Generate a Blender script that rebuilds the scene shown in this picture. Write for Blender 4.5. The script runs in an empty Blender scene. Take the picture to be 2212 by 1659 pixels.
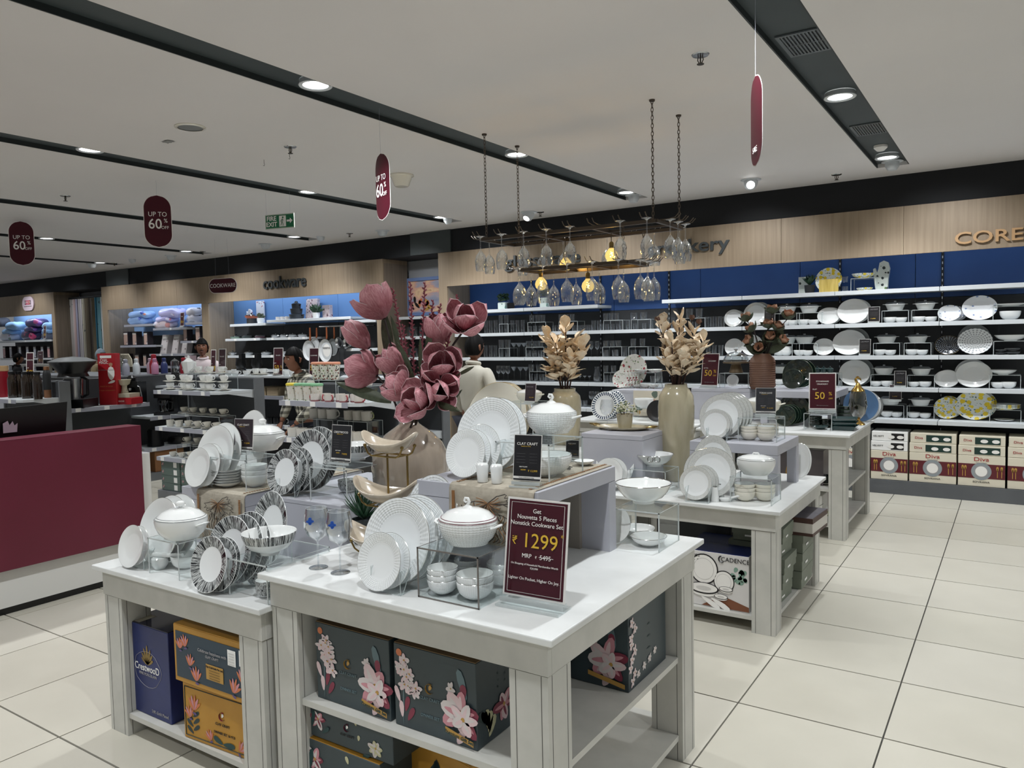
import bpy, math, random
from mathutils import Vector, Matrix, Euler
random.seed(7)
SC = bpy.context.scene
COL = SC.collection
D = bpy.data
rad = math.radians
# ---------------- camera (fitted to the photograph: 2212 x 1659)
FPX, YAW, PIT, ROL, CH = 1657.9, 0.583518, 0.0590380, -0.0211732, 1.68
cyw, syw = math.cos(YAW), math.sin(YAW)
FW = Vector((-syw*math.cos(PIT), cyw*math.cos(PIT), -math.sin(PIT)))
RT = Vector((cyw, syw, 0)); UP = RT.cross(FW)
R2 = RT*math.cos(ROL) + UP*math.sin(ROL); U2 = -RT*math.sin(ROL) + UP*math.cos(ROL)
CAM = Vector((0, 0, CH))
cd = D.cameras.new('camera'); co = D.objects.new('camera', cd); COL.objects.link(co)
cd.sensor_fit = 'HORIZONTAL'; cd.sensor_width = 36; cd.lens = 36*FPX/2212; cd.clip_start = .05; cd.clip_end = 100
co.matrix_world = Matrix((( R2.x, U2.x, -FW.x, 0), (R2.y, U2.y, -FW.y, 0), (R2.z, U2.z, -FW.z, CH), (0, 0, 0, 1)))
SC.camera = co
SC.view_settings.view_transform = 'Standard'; SC.view_settings.look = 'None'
SC.view_settings.exposure = 0.0; SC.view_settings.gamma = 1; SC.view_settings.use_curve_mapping = False
SC.cycles.max_bounces = 8; SC.cycles.transparent_max_bounces = 24; SC.cycles.transmission_bounces = 6
SC.cycles.diffuse_bounces = 4; SC.cycles.glossy_bounces = 4; SC.cycles.caustics_reflective = False; SC.cycles.caustics_refractive = False
SC.cycles.sample_clamp_indirect = 4; SC.cycles.use_denoising = True
# ---------------- world: the rest of the store's even light
wd = D.worlds.new('store_light'); SC.world = wd; wd.use_nodes = True
wd.node_tree.nodes['Background'].inputs[0].default_value = (.93, .96, 1, 1)
wd.node_tree.nodes['Background'].inputs[1].default_value = .19
CEIL = 3.24
SLOTX = [1.6, -1.02, -3.66, -6.28, -8.95, -11.6, -14.25]
LAMPX = {-3.66: -3.6, -6.28: -6.18}
def lamp(kind, name, loc, energy, aim=None, color=(1, 1, 1), **k):
    l = D.lights.new(name, kind); l.energy = energy; l.color = color
    for a, b in k.items(): setattr(l, a, b)
    o = D.objects.new(name, l); COL.objects.link(o); o.location = loc
    if aim is not None: o.rotation_euler = (Vector(aim)-Vector(loc)).to_track_quat('-Z', 'Y').to_euler()
    return o
for sx in SLOTX[:6]:
    for sy in (-1.05, 1.15, 3.35, 5.6, 7.8):
        if sx < -7 and sy < 3: continue
        lx = LAMPX.get(sx, sx)
        lamp('SPOT', 'downlight_beam', (lx, sy, 3.22), 125, (lx, sy, 0), (.95, .98, 1), spot_size=rad(120), spot_blend=.7, shadow_soft_size=.05)
# wall washers in front of the shelving, plus added ones brightening curtains and recess painting
for x in (1.0, -.6, -2.38, -4.2, -6.0, -9.2, -11.2, -13.6, -15.2, -16.9, -18.5, -7.45):
    lamp('SPOT', 'wall_wash_beam', (x, 7.55, 3.18), 58, (x, 9.1, 1.35), (.96, .98, 1), spot_size=rad(95), spot_blend=.8, shadow_soft_size=.05)
# ---------------- pixel -> place on a real plane
def ray(x, y): return (FW*FPX + R2*(x-1106) - U2*(y-829.5)).normalized()
def S(x, y, z): d = ray(x, y); return CAM + d*((z-CH)/d.z)
def W(x, y, Y): d = ray(x, y); return CAM + d*(Y/d.y)
def V(x, y, X): d = ray(x, y); return CAM + d*(X/d.x)
def PX(p): d = Vector(p)-CAM; w = d.dot(FW); return (1106+FPX*d.dot(R2)/w, 829.5-FPX*d.dot(U2)/w)
def DEP(p): return (Vector(p)-CAM).dot(FW)
# ---------------- materials
MATS = {}
def srgb(c):
    if isinstance(c, str): c = [int(c[i:i+2], 16)/255 for i in (0, 2, 4)]
    return tuple((v/12.92 if v <= .04045 else ((v+.055)/1.055)**2.4) for v in c)+(1,)
def mat(name, col='808080', rough=.5, metal=0, coat=0, emit=0, spec=.5, sheen=0):
    if name in MATS: return MATS[name]
    m = D.materials.new(name); m.use_nodes = True; b = m.node_tree.nodes['Principled BSDF']
    b.inputs['Base Color'].default_value = srgb(col); b.inputs['Roughness'].default_value = rough
    b.inputs['Metallic'].default_value = metal; b.inputs['Coat Weight'].default_value = coat
    b.inputs['Specular IOR Level'].default_value = spec
    if emit: b.inputs['Emission Color'].default_value = srgb(col); b.inputs['Emission Strength'].default_value = emit
    MATS[name] = m; return m
def nt(m): return m.node_tree, m.node_tree.nodes, m.node_tree.links, m.node_tree.nodes['Principled BSDF']
def ramp(n, stops, interp='LINEAR'):
    r = n.new('ShaderNodeValToRGB'); e = r.color_ramp.elements; r.color_ramp.interpolation = interp
    while len(e) < len(stops): e.new(.5)
    for i, (p, c) in enumerate(stops): e[i].position = p; e[i].color = srgb(c)
    return r
def noisy(name, c1, c2, scale=3, stretch=(1, 1, 1), rough=.5, bump=0, detail=4, coat=0, lo=.35, hi=.65, rr=None):
    if name in MATS: return MATS[name]
    m = mat(name, c1, rough, coat=coat); t, n, l, b = nt(m)
    tc = n.new('ShaderNodeTexCoord'); mp = n.new('ShaderNodeMapping'); mp.inputs['Scale'].default_value = stretch
    nz = n.new('ShaderNodeTexNoise'); nz.inputs['Scale'].default_value = scale; nz.inputs['Detail'].default_value = detail
    r = ramp(n, [(lo, c1), (hi, c2)]); l.new(tc.outputs['Object'], mp.inputs[0]); l.new(mp.outputs[0], nz.inputs['Vector'])
    l.new(nz.outputs['Fac'], r.inputs[0]); l.new(r.outputs[0], b.inputs['Base Color'])
    if bump:
        bp = n.new('ShaderNodeBump'); bp.inputs['Strength'].default_value = bump; bp.inputs['Distance'].default_value = .01
        l.new(nz.outputs['Fac'], bp.inputs['Height']); l.new(bp.outputs[0], b.inputs['Normal'])
    if rr:
        q = n.new('ShaderNodeMapRange'); q.inputs['To Min'].default_value = rr[0]; q.inputs['To Max'].default_value = rr[1]
        l.new(nz.outputs['Fac'], q.inputs[0]); l.new(q.outputs[0], b.inputs['Roughness'])
    return m
def blobs(name, base, cols, scale=6, size=.35, rough=.4, coat=.3, ring=None):
    """printed florals: voronoi cells, some filled with a colour"""
    if name in MATS: return MATS[name]
    m = mat(name, base, rough, coat=coat); t, n, l, b = nt(m)
    tc = n.new('ShaderNodeTexCoord'); prev = None
    for i, (c, sc, sz) in enumerate(cols):
        mp = n.new('ShaderNodeMapping'); mp.inputs['Location'].default_value = (i*3.3, i*1.7, i*.9)
        mp.inputs['Rotation'].default_value = (.3*i, .5*i, .9*i); mp.inputs['Scale'].default_value = (sc, sc*(1+.5*(i % 2)), sc)
        l.new(tc.outputs['Object'], mp.inputs[0])
        v = n.new('ShaderNodeTexVoronoi'); v.inputs['Scale'].default_value = 1; v.inputs['Randomness'].default_value = .9
        nz = n.new('ShaderNodeTexNoise'); nz.inputs['Scale'].default_value = 2.5; l.new(mp.outputs[0], nz.inputs['Vector'])
        ad = n.new('ShaderNodeMix'); ad.data_type = 'VECTOR'; ad.inputs['Factor'].default_value = .25
        l.new(mp.outputs[0], ad.inputs['A']); l.new(nz.outputs['Color'], ad.inputs['B']); l.new(ad.outputs['Result'], v.inputs['Vector'])
        mt = n.new('ShaderNodeMath'); mt.operation = 'LESS_THAN'; mt.inputs[1].default_value = sz; l.new(v.outputs['Distance'], mt.inputs[0])
        mx = n.new('ShaderNodeMix'); mx.data_type = 'RGBA'; l.new(mt.outputs[0], mx.inputs['Factor'])
        if prev is None: mx.inputs['A'].default_value = srgb(base)
        else: l.new(prev, mx.inputs['A'])
        mx.inputs['B'].default_value = srgb(c); prev = mx.outputs['Result']
    l.new(prev, b.inputs['Base Color']); return m
def clear(name, tint='ffffff', gloss=.10, rough=.02, dens=0):
    """thin clear sheet: lets light straight through, mirrors more at grazing angles"""
    if name in MATS: return MATS[name]
    m = D.materials.new(name); m.use_nodes = True; n, l = m.node_tree.nodes, m.node_tree.links; n.clear()
    o = n.new('ShaderNodeOutputMaterial'); tr = n.new('ShaderNodeBsdfTransparent'); gl = n.new('ShaderNodeBsdfGlossy')
    tr.inputs[0].default_value = srgb(tint); gl.inputs['Roughness'].default_value = rough; gl.inputs[0].default_value = (.95, .97, 1, 1)
    fr = n.new('ShaderNodeLayerWeight'); fr.inputs[0].default_value = .35
    mr = n.new('ShaderNodeMapRange'); mr.inputs['To Min'].default_value = gloss*.4; mr.inputs['To Max'].default_value = min(1, gloss*5)
    l.new(fr.outputs['Facing'], mr.inputs[0])
    mx = n.new('ShaderNodeMixShader'); l.new(mr.outputs[0], mx.inputs[0]); l.new(tr.outputs[0], mx.inputs[1]); l.new(gl.outputs[0], mx.inputs[2])
    l.new(mx.outputs[0], o.inputs[0]); MATS[name] = m; return m
def wood(name, c1, c2, horiz=False):
    m = noisy(name, c1, c2, 2.2, (14, 14, .55) if not horiz else (.5, 14, 14), .55, .05, 6, lo=.3, hi=.7); return m
def polar(name, kind, base='eef1f2'):
    """patterns around the axis of a round dish (object space, radius 1)"""
    if name in MATS: return MATS[name]
    m = mat(name, base, .12, coat=.6); t, n, l, b = nt(m)
    tc = n.new('ShaderNodeTexCoord'); sp = n.new('ShaderNodeSeparateXYZ'); l.new(tc.outputs['Object'], sp.inputs[0])
    def M(op, a, c=None):
        x = n.new('ShaderNodeMath'); x.operation = op
        for i, v in enumerate((a, c)):
            if v is None: continue
            if isinstance(v, (int, float)): x.inputs[i].default_value = v
            else: l.new(v, x.inputs[i])
        return x.outputs[0]
    X, Y_, Z = sp.outputs
    ang = M('ARCTAN2', Y_, X); r = M('SQRT', M('ADD', M('MULTIPLY', X, X), M('MULTIPLY', Y_, Y_)))
    def mixc(f, a, c):
        x = n.new('ShaderNodeMix'); x.data_type = 'RGBA'; l.new(f, x.inputs['Factor'])
        for k, v in (('A', a), ('B', c)):
            if isinstance(v, str): x.inputs[k].default_value = srgb(v)
            else: l.new(v, x.inputs[k])
        return x.outputs['Result']
    if kind in ('stripe', 'stripebowl'):
        cb = n.new('ShaderNodeCombineXYZ'); l.new(M('MULTIPLY', M('COSINE', ang), 11), cb.inputs[0]); l.new(M('MULTIPLY', M('SINE', ang), 11), cb.inputs[1])
        l.new(M('MULTIPLY', r, .9) if kind == 'stripe' else M('MULTIPLY', Z, .9), cb.inputs[2])
        nz = n.new('ShaderNodeTexNoise'); nz.inputs['Scale'].default_value = 1.7; nz.inputs['Detail'].default_value = 3; l.new(cb.outputs[0], nz.inputs['Vector'])
        rp = ramp(n, [(0, '17181a'), (.44, '1c1e20'), (.475, 'a2a6a6'), (.50, 'e6e9e8'), (.535, 'c4c8c8'), (.55, '55585b'), (.60, '24262a'), (.64, 'd8dbda')]); l.new(nz.outputs['Fac'], rp.inputs[0])
        if kind == 'stripe': msk = M('GREATER_THAN', r, .62)
        else: msk = M('MULTIPLY', M('GREATER_THAN', Z, .28), M('GREATER_THAN', r, .6))
        edge = M('LESS_THAN', r, 2 if kind == 'stripebowl' else .985)
        l.new(mixc(M('MULTIPLY', msk, edge), base, rp.outputs[0]), b.inputs['Base Color'])
        if kind == 'stripebowl':   # glaze band only on the outside wall
            pass
    elif kind in ('scale', 'scalebowl'):
        a2 = M('MULTIPLY', ang, 26); q = M('MULTIPLY', r, 60) if kind == 'scale' else M('MULTIPLY', Z, 40)
        h = M('MULTIPLY', M('SINE', M('ADD', a2, q)), M('SINE', M('SUBTRACT', a2, q)))
        msk = M('MULTIPLY', M('GREATER_THAN', r, .64), M('LESS_THAN', r, .97)) if kind == 'scale' else M('GREATER_THAN', r, .3)
        hh = M('MULTIPLY', h, msk)
        bp = n.new('ShaderNodeBump'); bp.inputs['Strength'].default_value = .22; bp.inputs['Distance'].default_value = .02
        l.new(hh, bp.inputs['Height']); l.new(bp.outputs[0], b.inputs['Normal'])
        l.new(mixc(M('GREATER_THAN', hh, .55), base, 'e0e4e3'), b.inputs['Base Color'])
    elif kind == 'greyrim':
        nz = n.new('ShaderNodeTexNoise'); nz.inputs['Scale'].default_value = 22; l.new(tc.outputs['Object'], nz.inputs['Vector'])
        rp = ramp(n, [(.35, 'c6c8c6'), (.65, 'd8d9d6')]); l.new(nz.outputs['Fac'], rp.inputs[0])
        l.new(mixc(M('GREATER_THAN', r, .76), base, rp.outputs[0]), b.inputs['Base Color'])
    elif kind == 'bluering':
        s = M('SINE', M('MULTIPLY', ang, 34)); f = M('MULTIPLY', M('GREATER_THAN', s, -.1), M('MULTIPLY', M('GREATER_THAN', r, .74), M('LESS_THAN', r, .96)))
        l.new(mixc(f, base, '3a4a63'), b.inputs['Base Color'])
    elif kind in ('geo', 'geoblack'):
        h = M('MULTIPLY', M('SINE', M('ADD', M('MULTIPLY', ang, 12), M('MULTIPLY', r, 22))), M('SINE', M('SUBTRACT', M('MULTIPLY', ang, 12), M('MULTIPLY', r, 22))))
        f = M('GREATER_THAN', h, .35 if kind == 'geo' else .5)
        l.new(mixc(f, base if kind == 'geo' else '14161c', '9a9ea2' if kind == 'geo' else '8a94a0'), b.inputs['Base Color'])
    return m
WHITE = mat('white_porcelain', 'eceeed', .1, coat=.7)
CREAMP = mat('cream_porcelain', 'e6e2d4', .12, coat=.6)
SCALE = polar('embossed_white_plate', 'scale'); SCALEB = polar('embossed_white_bowl', 'scalebowl')
STRIPE = polar('black_striped_plate', 'stripe'); STRIPEB = polar('black_striped_bowl', 'stripebowl')
GREYR = polar('grey_rim_plate', 'greyrim'); BLUER = polar('blue_rim_plate', 'bluering')
GEO = polar('geometric_plate', 'geo'); GEOK = polar('black_geometric_plate', 'geoblack')
SILVER = mat('silver_line', 'b9b9b4', .15, 1); GOLD = mat('aged_brass', '8f7a4c', .3, 1); GOLDB = mat('polished_gold', 'c9a45a', .2, 1)
MAROONL = mat('maroon_line', '6b1f33', .3)
GREENP = mat('dark_green_glaze', '17251f', .12, coat=.8); TEALG = mat('teal_glaze', '1f3b3c', .15, coat=.7); GREENL = mat('pale_green_rim', '6d8068', .3)
BLUEP = mat('blue_glaze', '5d7fa8', .25, coat=.4); GREYP = mat('grey_glaze', '8b8f90', .3)
LEMON = blobs('lemon_print', 'e9eeea', [('5c7f8a', 5, .22), ('3f5d52', 7, .2), ('efd32c', 3.9, .42)])
FLORAL = blobs('red_floral_print', 'e9e8e2', [('8fa27e', 5, .22), ('4a5548', 6, .17), ('9c3b44', 3.2, .24)])
BFLOR = blobs('blue_floral_print', 'eceff3', [('7f93bd', 3.1, .16)])
MUGP = blobs('mug_flower_print', 'e4e0d6', [('3d3b39', 60, .3), ('7c8d55', 45, .22), ('8e5f55', 40, .25)])
MUGF = blobs('mug_fine_print', 'e2ddd6', [('6d4d4a', 90, .26), ('3a3736', 110, .22)])
MUGG = blobs('mug_line_print', 'd9d6cf', [('8f8d88', 70, .2)])
PBLK = blobs('black_leaf_print', '14161a', [('5d6468', 60, .18)])
MARM = noisy('charcoal_board', '34373a', '3a3e41', 8, rough=.6); DARK = mat('black_plastic', '0d0e10', .3); DARKM = mat('charcoal_matte', '1d1f22', .6)
STEEL = mat('steel', 'b8babc', .22, 1); STEELD = mat('dark_steel', '4c463f', .35, 1)
ACR = clear('clear_acrylic', 'fcfefe', .045); ACRE = mat('acrylic_edge', 'c3c9c9', .2); ACRD = mat('smoked_edge', '6f6a66', .25); ACRS = clear('sign_acrylic', 'fdfdfd', .02)
GLASS = clear('thin_glass', 'fbfcfd', .10, .01); GLASSE = mat('glass_rim', 'cfd6da', .1)
TABW = noisy('painted_table_white', 'bdbdb7', 'c7c6c0', 9, rough=.45, bump=.03); TABT = noisy('table_top_white', 'e2e4e3', 'd6d8d7', 5, (1, 1, 1), .38, 0, 6)
GAP = mat('joint_dark', '4b4a46', .8)
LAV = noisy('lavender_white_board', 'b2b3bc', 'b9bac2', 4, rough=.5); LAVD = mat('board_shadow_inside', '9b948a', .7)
SHELFW = mat('shelf_white_metal', 'cdd2d6', .4); SHELFG = mat('shelf_grey_lip', 'a6a8b4', .35); TAG = mat('price_tag_white', 'f1f1ef', .5)
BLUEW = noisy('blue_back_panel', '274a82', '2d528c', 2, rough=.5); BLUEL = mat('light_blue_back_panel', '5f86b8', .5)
CHAR = noisy('charcoal_back_panel', '2f3133', '37393b', 3, rough=.6)
OAK = wood('light_oak', '9c8b75', '8a7964'); OAKS = wood('grey_oak_side', '8a7e70', '786c5f')
MAROON = noisy('maroon_laminate', '5c1028', '62142e', 2, rough=.45); POST = mat('maroon_poster', '46121f', .4, spec=.25); WHT = mat('print_white', 'f0eeea', .5); YEL = mat('print_gold', 'd8b13c', .4); BLK = mat('print_black', '1c1b1e', .35); GRYT = mat('print_grey', '9a989a', .5)
NAVY = noisy('navy_box', '17245a', '1c2b66', 6, rough=.4); MUST = noisy('mustard_box', 'b5842f', 'bd8c36', 5, rough=.5); TEAL = noisy('slate_green_box', '353f42', '39464b', 4, rough=.45); PETR = mat('petrol_print', '1d3546', .4)
GRNB = noisy('sage_box', '6d7466', '767d70', 6, rough=.6); CREAMB = mat('cream_box', 'dcd5c2', .5); BURG = mat('burgundy_print', '5c1a24', .5); DGRN = mat('dark_green_print', '16342e', .5)
BEIGEV = noisy('pearl_beige_glaze', '8f8376', 'a09384', 6, (4, 4, .8), .12, coat=.8, lo=.3, hi=.7); CREAMV = noisy('cream_crackle_glaze', 'aca48a', 'bbb298', 7, (3, 3, .6), .18, coat=.6)
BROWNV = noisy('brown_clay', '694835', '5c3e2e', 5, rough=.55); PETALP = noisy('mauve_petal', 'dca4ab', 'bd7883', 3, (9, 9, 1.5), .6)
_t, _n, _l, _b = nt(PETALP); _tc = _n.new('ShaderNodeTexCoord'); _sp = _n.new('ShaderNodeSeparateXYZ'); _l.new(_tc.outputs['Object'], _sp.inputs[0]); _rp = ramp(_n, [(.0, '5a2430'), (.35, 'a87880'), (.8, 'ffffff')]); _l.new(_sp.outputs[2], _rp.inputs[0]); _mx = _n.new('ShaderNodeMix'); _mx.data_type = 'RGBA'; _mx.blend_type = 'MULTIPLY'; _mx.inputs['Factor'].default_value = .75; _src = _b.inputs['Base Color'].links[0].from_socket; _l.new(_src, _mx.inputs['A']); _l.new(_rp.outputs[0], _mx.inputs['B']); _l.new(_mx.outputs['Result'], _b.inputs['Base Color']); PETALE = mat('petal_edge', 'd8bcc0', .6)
LEAF = noisy('olive_leaf', '4c5440', '3b4331', 12, rough=.55); STEMD = mat('dark_stem', '2c211f', .7); PEACH = noisy('peach_petal', 'ecd3b2', 'f4e7d0', 9, rough=.6); SPK = mat('rose_spike', '8d4a56', .7)
SKIN = noisy('brown_skin', '80543f', '8c5e49', 9, rough=.5); HAIR = mat('black_hair', '070607', .65, spec=.2)
EMW = D.materials.new('lamp_glow'); EMW.use_nodes = True; _n = EMW.node_tree.nodes['Principled BSDF']; _n.inputs['Emission Color'].default_value = (1, 1, .98, 1); _n.inputs['Emission Strength'].default_value = 7
# ---------------- mesh collecting
class MB:
    def __init__(s): s.v = []; s.f = []; s.mi = []; s.mats = []
    def m(s, mt):
        if mt not in s.mats: s.mats.append(mt)
        return s.mats.index(mt)
    def add(s, vs, fs, mt):
        o = len(s.v); k = s.m(mt); s.v += [tuple(p) for p in vs]; s.f += [tuple(i+o for i in f) for f in fs]; s.mi += [k]*len(fs); return s
    def box(s, x0, x1, y0, y1, z0, z1, mt):
        return s.add([(x0,y0,z0),(x1,y0,z0),(x1,y1,z0),(x0,y1,z0),(x0,y0,z1),(x1,y0,z1),(x1,y1,z1),(x0,y1,z1)],
                     [(0,3,2,1),(4,5,6,7),(0,1,5,4),(1,2,6,5),(2,3,7,6),(3,0,4,7)], mt)
    def lathe(s, prof, mt, n=32, c=(0,0,0), sx=1, sy=1, ang=None):
        N = len(prof); vs = []; fs = []
        for i in range(n):
            a = 2*math.pi*i/n; ca, sa = math.cos(a)*sx, math.sin(a)*sy
            for r, z in prof: vs.append((c[0]+r*ca, c[1]+r*sa, c[2]+z))
        for i in range(n):
            j = (i+1) % n
            for k in range(N-1):
                if prof[k][0] < 1e-6: fs.append((i*N, j*N+k+1, i*N+k+1))
                elif prof[k+1][0] < 1e-6: fs.append((i*N+k, j*N+k, N-1))
                else: fs.append((i*N+k, j*N+k, j*N+k+1, i*N+k+1))
        return s.add(vs, fs, mt)
    def tube(s, pts, r, mt, n=8, closed=False, flat=1):
        pts = [Vector(p) for p in pts]; P = len(pts); rs = r if isinstance(r, (list, tuple)) else [r]*P; vs = []; fs = []; up = None
        for i, p in enumerate(pts):
            if closed: t = pts[(i+1) % P]-pts[i-1]
            else: t = pts[min(i+1, P-1)]-pts[max(i-1, 0)]
            t.normalize()
            if up is None: up = Vector((0,0,1)) if abs(t.z) < .9 else Vector((1,0,0))
            a = t.cross(up).normalized(); b = a.cross(t).normalized(); up = b
            for k in range(n):
                q = 2*math.pi*k/n; vs.append(p+a*(math.cos(q)*rs[i])+b*(math.sin(q)*rs[i]*flat))
        for i in range(P if closed else P-1):
            j = (i+1) % P
            for k in range(n): l = (k+1) % n; fs.append((i*n+k, j*n+k, j*n+l, i*n+l))
        if not closed: fs += [tuple(range(n)), tuple((P-1)*n+k for k in reversed(range(n)))]
        return s.add(vs, fs, mt)
    def prism(s, poly, y0, y1, mt):   # outline in x,z; thickness along y
        n = len(poly); return s.add([(x, y0, z) for x, z in poly]+[(x, y1, z) for x, z in poly],
            [tuple(range(n)), tuple(reversed(range(n, 2*n)))]+[(i, i+n, (i+1) % n+n, (i+1) % n) for i in range(n)], mt)
    def grid(s, fn, nu, nv, mt, th=0):
        vs = [fn(i/nu, j/nv) for j in range(nv+1) for i in range(nu+1)]
        fs = [(j*(nu+1)+i, j*(nu+1)+i+1, (j+1)*(nu+1)+i+1, (j+1)*(nu+1)+i) for j in range(nv) for i in range(nu)]
        return s.add(vs, fs, mt)
    def xf(s, M): s.v = [tuple(M @ Vector(p)) for p in s.v]; return s
    def mesh(s, name, smooth=40):
        me = D.meshes.new(name); me.from_pydata(s.v, [], s.f)
        for x in s.mats: me.materials.append(x)
        me.polygons.foreach_set('material_index', s.mi)
        if smooth:
            me.polygons.foreach_set('use_smooth', [True]*len(s.f)); me.set_sharp_from_angle(angle=rad(smooth))
        me.update(); return me
    def obj(s, name, parent=None, label=None, smooth=40, **k): return link(name, s.mesh(name, smooth), parent, label, **k)
def link(name, data, parent=None, label=None, loc=None, rot=None, scale=None, kind=None):
    o = D.objects.new(name, data); COL.objects.link(o)
    if parent is not None: o.parent = parent
    if label: o['label'] = label
    if kind: o['kind'] = kind
    if loc is not None: o.location = loc
    if rot is not None: o.rotation_euler = rot
    if scale is not None: o.scale = (scale,)*3 if isinstance(scale, (int, float)) else scale
    return o
THINGS = []
def tag(o, label, cat, group=None, mode=None):
    o['label'] = label; o['category'] = cat
    if group: o['group'] = group
    THINGS.append((o, mode)); return o
def struct(o, kind='structure'): o['kind'] = kind; return o
def thing(name, label, cat, loc=(0,0,0), rz=0, group=None, mode=None, scale=None):
    o = link(name, None, loc=loc, rot=(0,0,rz), scale=scale); return tag(o, label, cat, group, mode)
def rbox(o, w=.003, seg=1):
    b = o.modifiers.new('edge', 'BEVEL'); b.width = w; b.segments = seg; b.limit_method = 'ANGLE'; return o
def text(s, size, parent, loc, mt, rot=(rad(90),0,0), al='CENTER', ex=.0006, sx=1, name='lettering', off=0, bold=0):
    c = D.curves.new(name, 'FONT'); c.body = s; c.size = size; c.align_x = al; c.align_y = 'CENTER'; c.extrude = ex; c.offset = bold*size
    c.resolution_u = 3; c.materials.append(mt); o = link(name, c, parent, loc=loc, rot=rot)
    if sx != 1: o.scale = (sx, 1, 1)
    return o
# ---- prototypes: spec = [(name, mesh, label, [kids])], root mesh optional
PROTO = {}
def proto(key, root=None, parts=()): PROTO[key] = (root, parts)
def put(key, name, label, cat, loc, rot=(0,0,0), scale=1, group=None, mode=None, swap=None):
    root, parts = PROTO[key]
    o = link(name, root, loc=loc, rot=rot, scale=scale); tag(o, label, cat, group, mode)
    def rec(ps, par):
        for nm, me, lb, kids in ps: q = link(nm, me, par, lb); rec(kids, q)
    rec(parts, o)
    if swap:
        for q in [o]+list(o.children):
            if q.type == 'MESH':
                for i, sl in enumerate(q.material_slots):
                    nm_ = swap.get(sl.material)
                    if nm_: sl.link = 'OBJECT'; sl.material = nm_
    return o
def arc(cx, cz, r, a0, a1, n=6, y=0, plane='xz'):
    out = []
    for i in range(n+1):
        a = rad(a0+(a1-a0)*i/n); u, w = cx+r*math.cos(a), cz+r*math.sin(a); out.append((u, y, w) if plane == 'xz' else (u, w, y))
    return out
# plate, radius 1, well up +z
def plate_prof(deep=.13): return [(0,0),(.55,0),(.58,.02),(.72,.045),(.985,deep),(1,deep+.008),(.99,deep+.02),(.97,deep+.018),(.72,.07),(.62,.04),(.55,.025),(0,.025)]
def plate_mesh(key, mt, rim=None, deep=.13, n=48):
    b = MB().lathe(plate_prof(deep), mt, n)
    if rim: b.tube([(math.cos(2*math.pi*i/n)*.992, math.sin(2*math.pi*i/n)*.992, deep+.015) for i in range(n)], .008, rim, 4, True)
    proto(key, b.mesh(key, 50))
for k, mt, rim in (('white', WHITE, SILVER), ('plain', WHITE, None), ('scale', SCALE, SILVER), ('stripe', STRIPE, WHITE), ('grey', GREYR, SILVER), ('blue', BLUER, None),
                   ('green', GREENP, GREENL), ('lemon', LEMON, None), ('floral', FLORAL, None), ('bflor', BFLOR, None), ('geo', GEO, None), ('geok', GEOK, GOLDB),
                   ('bluep', BLUEP, None), ('greyp', GREYP, None), ('cream', CREAMP, GOLDB), ('black', PBLK, None)):
    plate_mesh('plate_'+k, mt, rim)
def bowl_mesh(key, out, inn=None, rim=None, h=.62, foot=.42, n=36, flare=0):
    inn = inn or out
    rnd = key in ('bowl_scale', 'bowl_white', 'bowl_line', 'bowl_stripe', 'bowl_grey', 'bowl_green')
    if rnd: h = .95
    o = [(0,.03),(foot*.9,.03),(foot*.95,0),(foot,0),(foot+.03,.06),(.70,.16),(.87,.36),(.96,.6),(.995,.82),(1,h),(.985,h+.015)] if rnd else [(0,.03),(foot*.9,.03),(foot*.95,0),(foot,0),(foot+.02,.05),(.72,h*.32),(.9,h*.62),(.975+flare*.3,h*.88),(1+flare,h),(.985+flare,h+.015)]
    i = [(.985,h+.015),(.955,h),(.94,.8),(.9,.58),(.8,.36),(.6,.2),(0,.12)] if rnd else [(.985+flare,h+.015),(.955+flare,h),(.93+flare*.3,h*.87),(.85,h*.6),(.66,h*.34),(.35,.12),(0,.09)]
    b = MB().lathe(o, out, n).lathe(i, inn, n)
    if rim: b.tube([(math.cos(2*math.pi*q/n)*(.985+flare), math.sin(2*math.pi*q/n)*(.985+flare), h+.008) for q in range(n)], .014, rim, 4, True)
    proto(key, b.mesh(key, 50))
bowl_mesh('bowl_scale', SCALEB, WHITE, SILVER); bowl_mesh('bowl_white', WHITE); bowl_mesh('bowl_line', WHITE, None, SILVER)
bowl_mesh('bowl_stripe', STRIPEB, WHITE, None); bowl_mesh('bowl_stripe_big', STRIPEB, WHITE, None, .46, .34)
bowl_mesh('bowl_wide', WHITE, None, SILVER, .42, .4, 36, .05); bowl_mesh('bowl_cream', CREAMP, None, None, .55); bowl_mesh('bowl_green', GREENP, None, None, .5)
bowl_mesh('bowl_teal', TEALG, None, None, .45); bowl_mesh('bowl_lemon', LEMON, WHITE, None, .42, .45); bowl_mesh('bowl_floral', FLORAL, WHITE, None, .4, .45); bowl_mesh('bowl_grey', CREAMP, WHITE, SILVER, .55)
bowl_mesh('bowl_low', WHITE, None, None, .3, .5, 36, .05); bowl_mesh('bowl_blackband', PBLK, WHITE, None, .4); bowl_mesh('bowl_blue', BLUEP, None, None, .45)
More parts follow.
